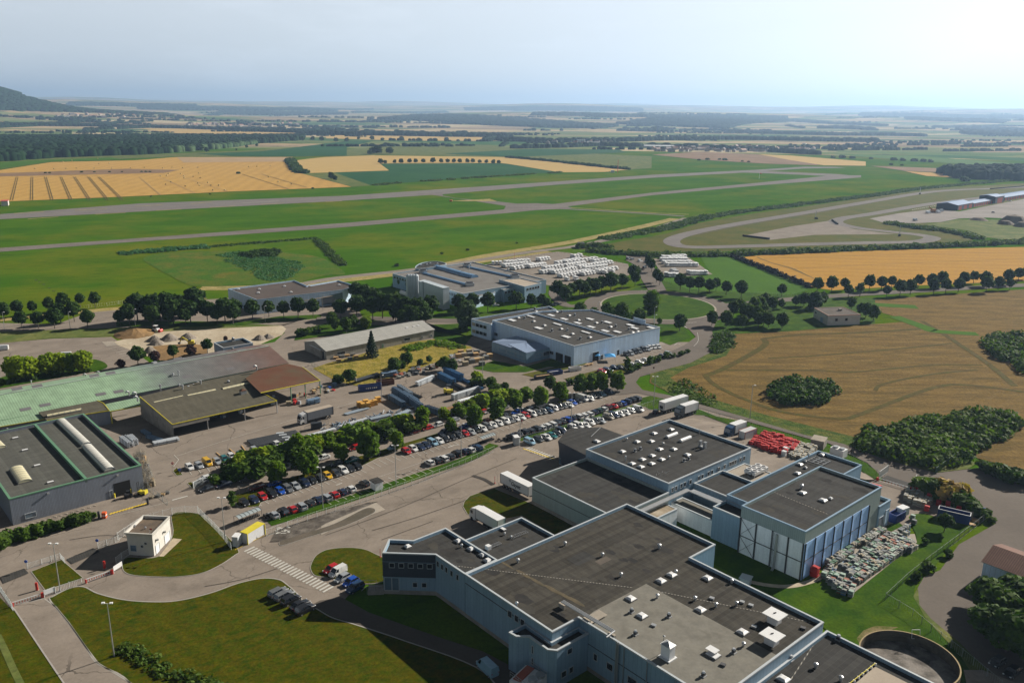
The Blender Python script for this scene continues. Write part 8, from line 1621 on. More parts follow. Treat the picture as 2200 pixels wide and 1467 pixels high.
fill([(1905,1156),(1935,1138),(1950,1132),(1963,1112),(1958,1108),(1966,1128),(1950,1150),(1925,1160)],1.3,1.1,AZ,prot[4:9],'pale metal tray stack on the curved edge of the lawn','tray stack','tray stacks on the lawn edge',skip=.15)
# red folding crates
M_rc = [plain('red_crate',(.50,.02,.015),.5,var=.2,sc=2),plain('red_crate_dark',(.38,.015,.012),.5),M_whitep]
def redcrate(seed,h):
    rs = np.random.RandomState(seed);m = MB();n = int(h/.3)
    for k in range(n): m.box((rs.uniform(-.05,.05),rs.uniform(-.05,.05),k*.3),(1.2,.9,.2),rs.uniform(-.05,.05),rs.choice([0,0,0,1]));m.box((0,0,k*.3+.2),(1.0,.7,.1),0,1)
    o = m.build('red_crate_stack',M_rc[:2],loc=(0,0,0));o.location.z = -500;o['proto'] = 1;return o
rp_ = [redcrate(60+i,1.5+.4*(i % 3)) for i in range(5)]
fill([(1605,960),(1640,940),(1690,952),(1722,964),(1710,974),(1690,988),(1640,975)],1.35,1.05,AZ+.3,rp_,'red folding crate stack in the group beside the white container','crate stack','red crate stacks in the north yard',z=.9,jit=.2,skip=.08)
whp = [flatcrate([CM[4],CM[1],CM[2]],1.6,40+i) for i in range(4)]
fill([(1688,976),(1712,962),(1755,972),(1745,985),(1725,1002),(1695,992)],1.2,1.,AZ+.3,whp,'cream and white tray stack beside the red crates','tray stack','cream tray stacks in the north yard',z=.9,jit=.15)
for p in ((1683,988),(1686,980)): g = G(*p);crate('white_tank_crate',g,(1.3,1.1,2.2),AZ,[M_whitep],'white plastic container stack between red crates and cream trays','container','white plastic container stacks',2,.9)
fill([(1938,1062),(1950,1052),(2000,1078),(2004,1092),(1975,1092),(1945,1078)],1.2,1.,AZ+.3,whp,'cream tray stack in the east yard by the gate','tray stack','cream tray stacks in the east yard',z=.14,jit=.2)
for k,(x,y,l) in enumerate(((1958,1058,'left'),(1968,1060,'second'),(1995,1076,'third'),(1990,1098,'front'),(2014,1072,'fourth'),(2016,1086,'fifth'),(2036,1090,'sixth'),(2058,1104,'last'))):
    inst(rp_[k % 5],G(x,y),.14,AZ+.3,'red crate stack, %s of the east yard hedge row' % l,'crate stack','red crate stacks in the east yard')
g = G(1750,1239);inst(rp_[2],g,.12,AZ,'lone red crate stack at the corner of the tall cold store','crate stack',None,1.25);inst(rp_[1],G(1746,1236),.12,AZ,'lower red crate stack leaning by the tall cold store corner','crate stack',None,1.1)
m = MB();g = G(1872,1038)
for k in range(5): m.box((g[0]+k*.8-1.6,g[1]-k*.5,.13),(.9,.7,.2),.3)
o = m.build('red_pallet',[M_rc[0]],loc=(g[0],g[1],.13));tag(o,'flat red plastic pallets lying behind the tall cold store','pallets')
# skips
def skip(label,x,y,rot,L_,W_,h,mat,inner,z=.12,name='skip'):
    g = G(x,y);R = empty(name,(*g,z),rot,label=label,cat='skip');t = .12;m = MB()
    for s in (-1,1): m.box((0,s*(W_/2-t/2),0),(L_,t,h));m.box((s*(L_/2-t/2),0,0),(t,W_-2*t,h))
    m.box((0,0,.05),(L_-2*t,W_-2*t,.1));
    for k in range(int(L_/.8)):
        for s in (-1,1): m.box((-L_/2+.4+k*.8,s*(W_/2+.04),.1),(.1,.1,h-.2))
    m.build('skip_body',mat,R);m = MB();m.box((0,0,.2),(L_-2*t-.02,W_-2*t-.02,h*.55));m.build('contents',inner,R);m = MB()
    for s in (-1,1): m.box((0,s*(W_/2-t/2),h+.002),(L_,t+.08,.08));m.box((s*(L_/2-t/2),0,h+.002),(t+.08,W_-.3,.08))
    m.build('rim',mat if name == 'skip' else M_alu,R);return R
M_skb = plain('skip_blue',(.012,.035,.16),.5,var=.1)
skip('long deep blue skip with a rusty inside at the east hedge',2048,1117,AZ+.28,7.4,2.4,2.5,M_skb,M_earth,name='roll_off_skip')
skip('small bright blue open container at the right end of the skips',2105,1108,AZ+.5,2.4,1.8,1.9,M_blue,M_blue);skip('blue and white container beside the side annex',1925,1118,AZ+1.5,4.6,2.3,2.3,M_skb,M_blue)
g = G(1937,1110);R = empty('small_truck_body',(*g,.15),AZ+1.4,label='small white box trailer behind the side annex',cat='trailer');m = MB();m.box((0,0,.6),(2.8,2.0,2.1));m.build('body',M_whitep,R)
for s in (-1,1): m = MB();m.tube((0,s*1.0,.35),(0,s*.8,.35),.35,n=12);m.build('wheel',M_tyre,R)
for p,sz,mt,l in (((2081,1112),(1.8,1.4,2.0),CM[2],'stack of wrapped cardboard near the skips'),((2095,1120),(1.6,1.2,.5),M_woodm,'flat wooden pallets beside the skips'),((2085,1127),(2.2,1.2,.25),M_woodm,'loose boards lying below the skips')): box_stack('cardboard_bale' if sz[2] > 1 else 'wooden_pallet',l,'pallet',G(*p),sz,AZ+.3,mt,z=.13)
# scaffolding yard: bundles of galvanised tubes and racks
M_gal = plain('galvanised_tube',(.34,.40,.46),.35,.5,var=.15,sc=3);M_galb = plain('blue_grey_steel',(.12,.19,.28),.45,.3,var=.2,sc=2);M_galw = plain('pale_steel',(.52,.55,.58),.35,.3,var=.1);M_gald = plain('black_steel',(.03,.035,.042),.5,var=.2)
def bundle(label,p,q,rows,r,mat,group='tube bundles in the scaffold yard',racks=True,cols=5,z=.1):
    a,b = G(*p),G(*q);d = (b-a)/np.hypot(*(b-a));n_ = np.array([-d[1],d[0]]);c = (a+b)/2;R = root('tube_bundle',(*c,0),label,'tube bundle',group);m = MB()
    for k in range(rows):
        for j in range(cols):
            s = n_*((j-(cols-1)/2)*2.1*r)+d*RN.uniform(-.2,.2);zz_ = z+.12+r+k*(2.1*r+.07)
            if RN.rand() > .07: m.tube((*(a+s),zz_),(*(b+s),zz_),r,n=6)
    m.build('tubes',mat,R)
    if racks:
        for t in (.12,.5,.88):
            e = MB();s = a+(b-a)*t;hh = rows*(2.1*r+.07)+.3
            for j in (-1,1): q_ = s+n_*j*(cols*1.05*r+.06);e.beam((*q_,0),(q_[0]+.001,q_[1],hh),.08,.08)
            e.beam((*(s-n_*cols*1.05*r),z+.05),(*(s+n_*cols*1.05*r),z+.05),.1,.1);e.build('rack_frame',M_gald,R)
B_ = [((838,858),(868,876),5,.16,M_galb,'blue-grey tube bundle beside the yellow crates'),((845,845),(878,866),6,.17,M_galb,'tall blue-grey tube rack in the middle of the scaffold yard'),((866,852),(898,872),5,.17,M_galb,'second tall blue-grey tube rack of the yard'),((880,866),(906,884),6,.17,M_galb,'blue-grey tube rack at the near end of the yard'),((856,834),(884,852),4,.15,M_gal,'galvanised tube bundle behind the tall racks'),
      ((915,882),(944,892),5,.16,M_galb,'steel rack next to the dark dense tree'),((896,830),(932,815),4,.17,M_galw,'pale tube stack on a trailer frame at the back of the yard'),((944,812),(975,828),5,.2,plain('bright_blue_steel',(.06,.17,.33),.5,var=.15),'bright blue frame stack in the back row'),((956,804),(992,820),6,.2,MC['bright_blue_steel'],'second bright blue frame stack in the back row'),
      ((966,824),(1010,846),3,.14,M_gald,'dark frames behind the yellow forklift'),((988,814),(1036,838),2,.15,MC['bright_blue_steel'],'low blue panels right of the blue stacks'),((972,860),(1030,842),5,.17,M_galw,'long pale tube stack in front of the yellow forklift'),((985,868),(1048,850),3,.16,M_galw,'nearest long pale tube stack beside the shrubs'),((868,838),(885,848),2,.15,M_gald,'dark short bundle right of the racks'),((886,848),(904,856),2,.15,M_gald,'black short bundle beside the racks'),
      ((741,892),(790,878),1,.18,M_gal,'single layer of long grey profiles near the curtain lorry'),((535,954),(640,932),1,.28,M_gald,'wide flat layer of dark steel beams at the yard edge'),((545,960),(628,942),1,.28,M_gald,'second flat layer of dark steel beams at the yard edge'),((730,920),(790,902),2,.14,M_galw,'pale profiles right of the mesh gate stand'),((660,940),(720,924),2,.14,M_galw,'pale profiles left behind the shrubs'),((755,925),(785,918),2,.2,M_gal,'short grey panel pile behind the shrubs'),
      ((727,948),(765,935),3,.2,M_galb,'blue-grey frame pile half under the fresh trees'),((945,900),(990,884),4,.15,M_galw,'pale rack along the shrub strip near the white car'),((330,957),(384,946),2,.22,M_galw,'long pale pipe stack at the corner of the open hall'),((306,928),(322,937),2,.16,M_galb,'blue pipe stack beside the open hall wall'),((318,940),(345,950),2,.18,M_galb,'grey-blue frame pile beside the open hall wall'),((264,948),(282,962),4,.2,M_galw,'bright tube crate in the workshop yard'),((278,946),(291,958),4,.2,M_galw,'smaller bright tube crate in the workshop yard'),((820,812),(852,806),3,.3,M_galb,'wrapped blue-grey rolls by the meadow edge'),((660,870),(686,864),3,.25,M_galb,'blue-grey box pile behind the curtain lorry'),((795,905),(840,895),2,.2,M_gal,'grey scrap profiles in the middle of the yard'),((850,898),(880,886),2,.2,M_gal,'grey frames beside the dense tree')]
for p,q,r_,rr,mt,l in B_: bundle(l,p,q,r_,rr,mt,cols=5 if rr < .25 else 8 if 'layer' in l else 4,racks='layer' not in l)
for i,(x,y) in enumerate(((773,872),(781,875),(790,874),(797,870),(805,868),(786,868),(812,862))): g = G(x,y+2);crate('yellow_crate',g,(1.9,1.7,2.1),.5,[plain('yellow_crate',(.50,.27,.05),.7,var=.15)],'yellow wooden crate, %s from the left in the yard group' % ordn(i),'crate','yellow crates',2)
for i,(x,y) in enumerate(((602,934),(608,938),(614,943),(621,948),(628,944),(636,940),(642,948),(630,952))): g = G(x,y);crate('wrapped_bundle',g,(2.4,1.1,.8),.35,[M_galw],'white wrapped bundle, %s from the left by the steel beams' % ordn(i),'bundle','white wrapped bundles',2)
skip('rusty blue open skip full of wood in the scaffold yard',795,838,.4,8.5,2.4,2.0,M_skb,M_woodm);a = G(782,845);m = MB()
for k,w_ in enumerate((.35,.6,.5,.25,.6,.45)): m.box((-1.6+k*.75,-1.22,.85),(w_,.03,.5))
o = m.build('faded_lettering_marks',M_whitep,[q for q in bpy.data.objects if q.get('label') == 'rusty blue open skip full of wood in the scaffold yard'][0])
skip('rusty brown open skip behind the blue one',828,826,.4,6.5,2.4,1.8,plain('rust_steel',(.12,.05,.03),.8),M_dark)
skip('dark skip with pale rubble on the yard road',1168,812,.45,7.5,2.3,1.2,M_dark,M_woodm);skip('blue and white skip beyond the dark rubble skip',1192,804,.45,6,2.3,1.4,M_skb,M_whitep);skip('white boat-shaped skip on the grass verge',1235,796,.4,5,2.0,1.4,M_whitep,M_conc)
a,b = G(762,824),G(814,808);R = root('flatbed_trailer',(*((a+b)/2),0),'empty dark flatbed trailer parked along the meadow edge','trailer');m = MB();m.beam((*a,1.2),(*b,1.2),2.4,.2);m.build('deck',M_gald,R);m = MB();d = (b-a)/np.hypot(*(b-a));n_ = np.array([-d[1],d[0]]);m.beam((*(a-n_*1.2),1.9),(*(a+n_*1.2),1.9),.1,1.4);m.build('headboard',M_whitep,R)
for t in (.7,.8,.9):
    for s in (-1,1): c = a+(b-a)*t+n_*s*1.1;m = MB();m.tube((*c,.5),(*(c-n_*s*.3),.5),.5,n=12);m.build('wheel',M_tyre,R)
def forklift(label,x,y,rot,sc=1.,colr=None):
    g = G(x,y);R = empty('forklift',(*g,.05),rot,label=label,cat='forklift');R.scale = (sc,sc,sc);m = MB();m.box((-.3,0,.3),(2.0,1.1,.7));m.box((-1.1,0,.35),(.5,1.15,.9));m.build('body',colr or M_trimy,R);m = MB()
    for s in (-1,1): m.beam((-.9,s*.5,1.0),(-.6,s*.48,2.1),.07,.07);m.beam((.35,s*.5,1.0),(.2,s*.48,2.1),.07,.07);m.beam((.85,s*.3,.1),(.851,s*.3,3.2),.12,.12);m.beam((.9,s*.3,.12),(2.0,s*.3,.12),.12,.05)
    for z_ in (.6,1.8,3.1): m.beam((.85,-.3,z_),(.85,.3,z_),.1,.1)
    m.box((-.2,0,2.1),(1.0,1.05,.06));m.build('mast_and_cage',M_gald,R)
    for x_ in (-.9,.5):
        for s in (-1,1): m = MB();m.tube((x_,s*.6,.32),(x_,s*.4,.32),.32,n=12);m.build('wheel',M_tyre,R)
forklift('large yellow forklift in the scaffold yard',966,846,.2,1.6);forklift('yellow forklift parked at the grey workshop corner',305,1062,2.9,1.1);forklift('small dark forklift by the workshop loading door',278,1068,.3,.9,M_dark)
# mesh cages and racks around the workshop
cg = MB()
for k in range(46):
    g = G(*(np.array([290,975])+np.array([RN.uniform(0,1)*32,0])+RN.uniform(0,1)*np.array([8,62])))
def cage(label,x,y,s=(1.2,1.0,1.0),group='wire cages beside the workshop',n=1):
    g = G(x,y);R = root('wire_cage',(*g,0),label,'cage',group);m = MB()
    for j in range(n):
        z0 = j*s[2]
        for u in np.linspace(-s[0]/2,s[0]/2,5):
            for v in (-s[1]/2,s[1]/2): m.beam((g[0]+u,g[1]+v,z0+.1),(g[0]+u+.001,g[1]+v,z0+s[2]),.03,.03)
        for v in np.linspace(-s[1]/2,s[1]/2,4):
            for u in (-s[0]/2,s[0]/2): m.beam((g[0]+u,g[1]+v,z0+.1),(g[0]+u+.001,g[1]+v,z0+s[2]),.03,.03)
        for z_ in (.1,.5,.95):
            for v in (-1,1): m.beam((g[0]-s[0]/2,g[1]+v*s[1]/2,z0+z_*s[2]),(g[0]+s[0]/2,g[1]+v*s[1]/2,z0+z_*s[2]),.04,.04);m.beam((g[0]+v*s[0]/2,g[1]-s[1]/2,z0+z_*s[2]),(g[0]+v*s[0]/2,g[1]+s[1]/2,z0+z_*s[2]),.04,.04)
    m.build('wire_frame',plain('rusty_wire',(.28,.25,.2),.7,.2),R);m = MB();m.box((*g,.15),(s[0]*.8,s[1]*.8,s[2]*.5*n));m.build('contents',[CM[5],CM[2],M_woodm,CM[0]][int(x) % 4],R)
i = 0
for r_ in range(8):
    for c_ in range(3): cage('stacked wire cages in the heap beside the grey workshop',293+r_*3.2+c_*7,985+r_*9+c_*-2,n=2+(r_+c_) % 2);i += 1
for x,y,l in ((325,1070,'first'),(340,1067,'second'),(350,1064,'third'),(360,1060,'fourth')): cage('wooden filled cage, %s from the left by the workshop gate' % l,x,y,(1.3,1,.9),'cages by the workshop gate')
for x,y,l in ((213,1113,'left'),(318,1084,'right')): g = G(x,y);R = root('gate_pillar',(*g,0),'dark gate pillar at the %s end of the striped line' % l,'pillar');m = MB();m.box((*g,0),(.5,.5,1.9),.3);m.build('pillar',M_dark,R)
g = G(222,1112);R = root('orange_barrier_stack',(*g,0),'orange and white plastic barriers beside the gate pillar','barrier');m = MB()
for k in range(3): m.box((g[0]+k*.35,g[1],0),(.3,1.0,1.6),.1,0);m.box((g[0]+k*.35,g[1],.7),(.32,1.02,.25),.1,1)
m.build('barrier_board',[plain('orange_plastic',(.55,.1,.03),.6),M_whitep],R)
for i in range(15): t = i/14;g = G(34+t*170,1135-t*48);m = MB();m.box((*g,0),(.5,.35,.22),.3);o = m.build('concrete_block',M_conc,loc=(*g,0));tag(o,'small concrete kerb block, %s from the left below the workshop wall' % ordn(i),'block','kerb blocks below the workshop wall')
for i,(x,y) in enumerate(((545,1033+-20),) if False else ()): pass
# clutter under canopies
for k in range(26):
    x = RN.uniform(615,720);y = 868-(x-615)*.42+RN.uniform(-8,14);g = G(x,y);mt = [CM[2],CM[5],M_galb,M_galw,M_woodm,M_blue,M_rc[1]][RN.randint(7)];s = (RN.uniform(.6,1.8),RN.uniform(.6,1.4),RN.uniform(.4,1.4));crate('parts_crate',g,s,RN.uniform(0,1.5),[mt],'small crate of parts in the heap beside the rust-brown canopy','crate','crates beside the rust canopy',2,.06)
for k in range(30):
    x = RN.uniform(390,590);y = 925-(x-390)*.245-RN.uniform(6,20);g = G(x,y);mt = [CM[5],M_galb,M_woodm,CM[0],M_galw][RN.randint(5)];crate('stored_crate',g,(RN.uniform(.8,2),RN.uniform(.8,1.5),RN.uniform(.6,1.8)),RN.uniform(0,1.5),[mt],'crate stored in the shade of the open hall','crate','crates in the open hall',2,.06)
for k in range(40):
    x = RN.uniform(848,940);y = 812-(x-848)*.22+RN.uniform(-9,4);g = G(x,y);crate('scrap_bin',g,(RN.uniform(.8,1.8),RN.uniform(.7,1.4),RN.uniform(.5,1.5)),RN.uniform(0,1.5),[[CM[5],M_gald,CM[0],CM[1],CM[6]][RN.randint(5)]],'bin of scrap in the heap along the meadow trees','bin','scrap bins along the meadow',2,.1)
for k in range(64):
    x = RN.uniform(800,900) if k < 34 else RN.uniform(690,800);y = 905-(x-800)*.2+RN.uniform(-14,6);g = G(x,y);d = RN.uniform(0,3);m = MB();m.tube((g[0]-math.cos(d),g[1]-math.sin(d),.25),(g[0]+math.cos(d),g[1]+math.sin(d),RN.uniform(.25,.9)),.16,n=7);m.beam((g[0]-.6,g[1],.15),(g[0]+.7,g[1]+.3,.5),.3,.2);o = m.build('metal_scrap',[M_galw,M_gal,M_galb][k % 3],loc=(*g,0));tag(o,'loose piece of metal scrap on the ground in mid yard','scrap','loose metal scrap')
for i,(x,y) in enumerate(((985,768),(997,766),(1010,764),(1022,764),(1004,776),(1014,780),(1024,778),(1034,776),(1044,772),(1052,768),(1000,785),(1035,785),(990,758),(1008,757),(1024,758))): crate('wooden_crate',G(x,y),(2.4,1.8,1.8 if y > 765 else 1.4),.4,[[M_woodm,CM[2],CM[0]][i % 3]],'wooden crate, %s listed of the piles left of the canteen lawn' % ordn(i),'crate','wooden crates left of the canteen',3)
for i in range(14): x = 968+RN.uniform(0,22);y = 770+RN.uniform(-8,10);crate('white_sack',G(x,y),(1.2,.9,.5),RN.rand(),[M_galw],'white wrapped pack in the heap left of the wooden crates','pack','white packs by the wooden crates',1)
for i,(x,y) in enumerate(((722,771),(735,768),(746,766),(758,764),(728,776),(752,772),(765,768))): crate('pallet_pile',G(x,y),(2,1.2,1.0),.3,[[M_woodm,CM[0]][i % 2]],'pallet pile, %s from the left at the hangar foot' % ordn(i),'pallet','pallet piles at the hangar foot',4)
for i,(x,y,x2,y2) in enumerate(((465,973,478,984),(493,965,508,978),(519,958,528,970))):
    a,b = G(x,y),G(x2,y2);m = MB();m.beam((*a,.15),(*b,.15),.3,.3);o = m.build('wooden_beam',M_woodm,loc=(*a,0));tag(o,'yellow wooden beam, %s from the left at the head of the yard bays' % ordn(i),'beam','wooden beams in the yard')
a,b = G(411,993),G(438,986);m = MB();m.beam((*a,.15),(*b,.15),.3,.3);tag(m.build('concrete_kerb_bar',M_conc,loc=(*a,0)),'long pale kerb bar behind the yellow van','kerb')
# mesh gate display stand in the yard
a,b = G(655,929),G(706,912);R = root('mesh_gate_stand',(*((a+b)/2),0),'dark mesh gate panels standing in the yard before the lorry','gate');m = MB()
for t0,t1 in ((0,.25),(.72,1)):
    p,q = a+(b-a)*t0,a+(b-a)*t1
    for z_ in (.2,2.0): m.beam((*p,z_),(*q,z_),.08,.08)
    for k in range(6): s = p+(q-p)*k/5;m.beam((*s,.1),(s[0]+.001,s[1],2.0),.05,.05)
m.build('mesh_wing',M_gald,R);m = MB();c = a+(b-a)*.48;m.box((*c,.1),(3.4,1.6,2.1),.4);m.build('panel_pack',M_gald,R)
# tents
for x,y,l in ((1281,774,'blue party tent in front of the loading door'),(1310,775,'large blue party tent beside the glass porch')):
    g = G(x,y);s = 1.5 if x < 1300 else 2.2;R = root('party_tent',(*g,0),l,'tent','blue party tents');m = MB();k = len(m.v);m.v += [(g[0]+i*s,g[1]+j*s,2.3) for i,j in ((-1,-1),(1,-1),(1,1),(-1,1))]+[(g[0],g[1],3.3)]
    for i in range(4): m.f.append([k+i,k+(i+1) % 4,k+4]);m.m.append(0)
    m.build('canopy',plain('tent_blue',(.03,.28,.62),.6),R)
    for i,j in ((-1,-1),(1,-1),(1,1),(-1,1)): m = MB();m.beam((g[0]+i*s,g[1]+j*s,0),(g[0]+i*s+.001,g[1]+j*s,2.3),.08,.08);m.build('leg',M_alu,R)
R = hut('glass_porch','small glazed porch on the wall of the pale blue factory',(1294,771),(1316,766),(1312,761),3.0,M_glassl,M_trimg,'porch')
for i,(x,y) in enumerate(((1262,786),(1270,784),(1240,792))): g = G(x,y);R = root('picnic_table',(*g,0),'wooden picnic table, %s on the factory verge' % ['middle one','right one','left one'][i],'picnic table','picnic tables');m = MB();m.box((*g,.7),(1.8,.8,.08),.4);m.build('table_top',M_woodm,R);m = MB();m.box((g[0]-.25,g[1]+.65,.4),(1.8,.3,.06),.4);m.build('bench',M_woodm,R);m = MB();m.box((g[0]+.25,g[1]-.65,.4),(1.8,.3,.06),.4);m.build('bench',M_woodm,R);m = MB();m.box((*g,0),(.1,1.2,.7),.4);m.build('leg',M_woodm,R)
# gravel heaps and machines on the building site
for i,(x,y,r,h) in enumerate(((332,732,3.6,2.2),(337,739,3.6,2.1),(364,730,4.2,2.8),(404,727,3.8,2.4),(558,729,3.2,1.9),(576,726,2.8,1.8),(322,757,3.0,2.6),(290,718,9,2.4))):
    g = G(x,y);n = 18;m = MB();k = 0;rings = []
    for rr,zz_ in ((1,0),(.72,.38),(.4,.75),(.12,1)):
        rings.append([(g[0]+math.cos(6.283*j/n)*r*rr*(1+RN.uniform(-.1,.1)),g[1]+math.sin(6.283*j/n)*r*rr*(1+RN.uniform(-.1,.1)),.1+h*zz_*(1+RN.uniform(-.06,.06))) for j in range(n)])
    for A_,B2 in zip(rings[:-1],rings[1:]):
        for j in range(n): m.poly([A_[j],A_[(j+1) % n],B2[(j+1) % n],B2[j]])
    m.poly(rings[-1]);o = m.build('gravel_heap',M_gravel2 if i < 7 else M_earth,loc=(*g,0));tag(o,'%s heap on the gravel building site, %s listed' % ('grey gravel' if i < 7 else 'brown overgrown earth',['leftmost front','front centre','second','third','far right','farthest right','nearest the round tree','long low'][i]),'heap','heaps on the building site')
g = G(411,742);R = root('excavator',(*g,0),'yellow excavator digging beside the purple tree','excavator');m = MB();m.box((*g,.9),(2.6,2.2,1.3),.3);m.build('body',M_trimy,R);m = MB();m.box((g[0]-.3,g[1]-.5,1.4),(1.2,1.0,1.5),.3);m.build('cab',M_glass,R)
for s in (-1,1): m = MB();m.box((g[0],g[1]+s*1.0,0),(3.0,.5,.8),.3);m.build('track',M_tyre,R)
m = MB();m.beam((g[0]-1,g[1],1.8),(g[0]-3.4,g[1]-.6,3.8),.4,.5);m.beam((g[0]-3.4,g[1]-.6,3.8),(g[0]-4.6,g[1]-.9,1.6),.3,.4);m.build('boom',M_trimy,R);m = MB();m.box((g[0]-4.8,g[1]-.9,.9),(.9,.9,.7));m.build('bucket',M_dark,R)
g = G(336,713);R = root('road_roller',(*g,0),'white and red roller on the gravel building site','roller');m = MB();m.box((*g,.8),(2.6,1.8,.9),-.3);m.build('body',M_whitep,R);m = MB();m.box((g[0]-.2,g[1],1.7),(1.5,1.5,1.3),-.3,0);m.box((g[0]-.2,g[1],3.0),(1.8,1.8,.12),-.3,1);m.build('cab',[M_glass,M_whitep],R);m = MB();m.tube((g[0]+1.9,g[1]-1.3,.75),(g[0]+2.3,g[1]+.6,.75),.75,n=14);m.build('drum',M_red,R)
for s in (-1,1): m = MB();m.tube((g[0]-1.2,g[1]+s*1.1,.7),(g[0]-1.2,g[1]+s*.7,.7),.7,n=12);m.build('wheel',M_tyre,R)
g = G(2005,457);R = root('excavator',(*g,0),'orange excavator on the race track paddock','excavator');m = MB();m.box((*g,1.2),(5,3.5,2.6),.3);m.build('body',plain('digger_orange',(.38,.17,.05),.6),R);m = MB();m.beam((g[0]-1,g[1],3),(g[0]-6,g[1]-1,6),.8,.9);m.build('boom',MC['digger_orange'],R);m = MB();m.box((*g,0),(5.5,4,1.2),.3);m.build('track',M_tyre,R)
# race track tyre walls
for p,q,l in (((1597,508),(1655,515),'black tyre wall at the left end of the gravel trap'),((1788,474),(1800,483),'black tyre wall at the inner bend'),((1752,471),(1760,471),'short tyre stack beside the marshal post'),((2128,407),(2200,401),'long black tyre wall at the far right of the track')):
    a,b = G(*p),G(*q);m = MB();d = b-a;n = max(2,int(np.hypot(*d)/1.3))
    for k in range(n): s = a+d*k/n;m.tube((*s,.1),(*s,1.5),.75,n=8)
    o = m.build('tyre_wall',M_tyre,loc=(*a,0));tag(o,l,'tyre wall')
for x,y,l in ((1752,471,'slim marshal post beside the upper track straight'),(1932,508,'slim marshal post beside the hairpin'),(1976,418,'dark post beyond the upper track straight')): g = G(x,y);R = root('marshal_post',(*g,0),l,'post','marshal posts');m = MB();m.tube((*g,0),(*g,9),.25,n=6);m.build('mast',M_alu,R);m = MB();m.box((*g,0),(1.6,1.6,2));m.build('box',M_dark,R)
for i,(x,y,r,h) in enumerate(((2102,473,9,3),(2178,478,14,8),(2160,482,8,4),(2198,487,9,5))):
    g = G(x,y);m = MB();n = 14;A_ = [(g[0]+math.cos(6.283*j/n)*r,g[1]+math.sin(6.283*j/n)*r,0.1) for j in range(n)];B2 = [(g[0]+math.cos(6.283*j/n)*r*.5,g[1]+math.sin(6.283*j/n)*r*.5,h*.8) for j in range(n)]
    for j in range(n): m.poly([A_[j],A_[(j+1) % n],B2[(j+1) % n],B2[j]]);m.poly([B2[j],B2[(j+1) % n],(g[0],g[1],h)])
    tag(m.build('spoil_heap',M_gravel2,loc=(*g,0)),'dark spoil heap in the rough ground below the pits, %s' % ['leftmost','tallest','small one before the tallest','rightmost'][i],'heap','spoil heaps below the pits')
# straw bales
bm_ = MB();bm_.tube((-.8,0,.75),(.8,0,.75),.75,n=12);bale = bm_.build('straw_bale',plain('straw',(.42,.32,.14),.9,var=.15),loc=(0,0,0));bale.location.z = -500;bale['proto'] = 1
for i,(x,y) in enumerate(((75,363.5),(116,364),(142,364),(164,363),(203,363),(240,363.5),(280,362.5),(310,361.5),(350,362.5),(370,361),(392,362),(425,361),(534,359.5),(552,359),(581,358),(213,353),(235,352.5),(345,380),(362,374.5),(358,378.5),(388,375),(395,380),(396,384),(415,381),(427,373.5),(430,384),(367,392.5),(356,398),(425,395.5),(447,394),(429,400),(453,400),(470,400),(458,410.5),(483,410.5),(398,402),(577,382),(598,392),(626,397),(135,349),(155,346.5),(210,342.5))): inst(bale,G(x,y),.35,RN.uniform(0,3),'round straw bale on the golden stubble left of the airfield','straw bale','straw bales on the stubble',1.15)
# far villages and farms
hv = []
for k in range(4):
    m = MB();w,l,h = 8+k,11+2*k,4.5+(k % 2);m.prism([(-l/2,-w/2),(l/2,-w/2),(l/2,w/2),(-l/2,w/2)],-2,h,0);e = .6
    m.poly([(-l/2-e,-w/2-e,h-.3),(l/2+e,-w/2-e,h-.3),(l/2+e,0,h+3.5),(-l/2-e,0,h+3.5)],1);m.poly([(l/2+e,w/2+e,h-.3),(-l/2-e,w/2+e,h-.3),(-l/2-e,0,h+3.5),(l/2+e,0,h+3.5)],1)
    for s in (-1,1): m.poly([(s*l/2,-w/2,h),(s*l/2,w/2,h),(s*l/2,0,h+3.3)],0)
    o = m.build('village_house',[plain('render_wall_%d' % k,[(.36,.33,.28),(.30,.28,.25),(.42,.39,.34),(.28,.24,.2)][k],.8),plain('tile_roof_%d' % k,[(.30,.15,.10),(.2,.12,.1),(.32,.18,.13),(.15,.12,.12)][k],.8)],loc=(0,0,0));o.location.z = -500;o['proto'] = 1;hv.append(o)
def village(x0,x1,yb,n,lab,group,sc=1.0,hit=False):
    for i in range(n): x = x0+(x1-x0)*(i+.5)/n+RN.uniform(-2,2);y = yb+RN.uniform(-3,3);g = (HIT if hit else G)(x,y);inst(hv[RN.randint(4)],g,float(T(*g)),RN.uniform(0,3.1),lab,'house',group,sc*RN.uniform(.85,1.25))
village(1400,1750,324,46,'small pale house with tiled roof in the village right of centre','village right of centre');village(1440,1640,318,22,'small house at the back of the village right of centre','back of the village right of centre')
village(400,640,270,34,'tiny house in the river village on the left','river village on the left',1.5,True);village(120,300,251,18,'tiny house in the hamlet below the left hill','hamlet below the left hill',1.6,True);village(1170,1320,309,10,'house in the farm hamlet left of the village','farm hamlet',1.2)
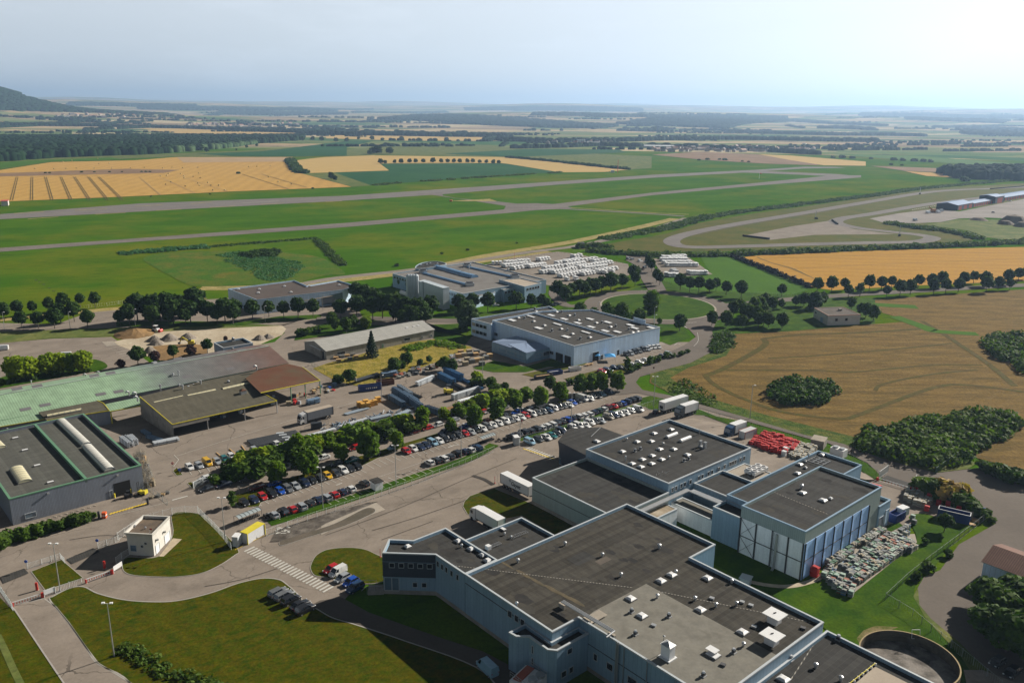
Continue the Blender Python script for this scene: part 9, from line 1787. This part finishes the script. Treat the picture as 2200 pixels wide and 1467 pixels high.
for x,y,L_,W_,h,l in ((1268,311,60,25,8,'pale-roofed barn in the centre farm'),(1415,318,90,30,8,'long white-roofed barn at the village edge'),(1440,317,70,30,7,'second white-roofed barn at the village edge'),(145,253,50,25,9,'white farm shed below the left hill'),(1228,247,120,40,8,'white farm sheds high in the centre distance'),(565,268,60,25,8,'pale shed at the right end of the river village')):
    g = HIT(x,y);z = float(T(*g));m = MB();m.prism([(g[0]-L_/2,g[1]-W_/2),(g[0]+L_/2,g[1]-W_/2),(g[0]+L_/2,g[1]+W_/2),(g[0]-L_/2,g[1]+W_/2)],z-1,z+h*.7,0,1);R = root('farm_shed',(*g,z),l,'barn');R['org'] = [float(g[0]),float(g[1]),z];m.build('wall',[M_wall,M_whitep],R);m = MB();m.poly([(g[0]-L_/2,g[1]-W_/2,z+h*.71),(g[0]+L_/2,g[1]-W_/2,z+h*.71),(g[0]+L_/2,g[1],z+h),(g[0]-L_/2,g[1],z+h)]);m.poly([(g[0]+L_/2,g[1]+W_/2,z+h*.71),(g[0]-L_/2,g[1]+W_/2,z+h*.71),(g[0]-L_/2,g[1],z+h),(g[0]+L_/2,g[1],z+h)]);m.build('roof',M_whitep,R)
for i in range(4): g = G(1241+i*4.5,308);m = MB();m.tube((*g,0),(*g,12),4,n=12);m.tube((*g,12),(*g,14),4,.5,n=12);tag(m.build('farm_silo',M_alu,loc=(*g,0)),'metal farm silo, %s from the left beside the centre barn' % ordn(i),'silo','farm silos')
g = G(1726,330);R = root('water_tower',(*g,0),'white mushroom water tower behind the village','water tower');m = MB();m.tube((*g,0),(*g,22),2.2,1.6,n=12);m.build('shaft',M_conc,R);m = MB();m.tube((*g,20),(*g,25),2,6,n=16);m.tube((*g,25),(*g,26.5),6,5,n=16);m.build('tank_bowl',M_whitep,R)
g = G(1327,371);R = root('airfield_mast',(*g,0),'thin red mast by the runway edge','mast');m = MB();m.tube((*g,0),(*g,22),.5,.3,n=6);m.build('mast',M_red,R);m = MB();m.box((g[0]-9,g[1],0),(6,5,4));m.build('equipment_cabin',M_whitep,R)
g = G(969,433);tag(MB().box((*g,0),(3,3,1.8)).build('runway_board',plain('orange_board',(.5,.12,.03),.6),loc=(*g,0)),'small orange board beside the taxiway junction','sign');g = G(631,385.5)
g = G(1631,384);R = root('windsock',(*g,0),'orange and white windsock between the runways','windsock');m = MB();m.tube((*g,0),(*g,9),.2,n=6);m.build('mast',M_whitep,R);m = MB();m.tube((*g,8.5),(g[0]+4,g[1],7.8),.9,.4,n=8);m.build('sock',plain('sock_orange',(.5,.12,.05),.7),R)
# unused prototypes
for o in list(bpy.data.objects):
    if 'proto' in o and o.location.z < -400:
        for c_ in kids(o):
            for d_ in kids(c_): bpy.data.objects.remove(d_)
            bpy.data.objects.remove(c_)
        bpy.data.objects.remove(o)
for o in bpy.data.objects:
    for k_ in ('org','h','proto'):
        if k_ in o: del o[k_]
# ---------------- air ----------------
hm = MB();R_ = 30000;hm.prism([(-R_,-R_),(R_,-R_),(R_,R_),(-R_,R_)],-1.0,620.,bottom=True)
hz = bpy.data.materials.new('haze');hz.use_nodes = True;hn = hz.node_tree;hn.nodes.remove(hn.nodes['Principled BSDF'])
pv = hn.nodes.new('ShaderNodeVolumePrincipled');pv.inputs['Color'].default_value = (.46,.68,1.0,1);pv.inputs['Density'].default_value = 7.5e-5;pv.inputs['Anisotropy'].default_value = .35
hn.links.new(pv.outputs[0],hn.nodes['Material Output'].inputs['Volume'])
ho = hm.build('haze',hz);ho['kind'] = 'stuff'
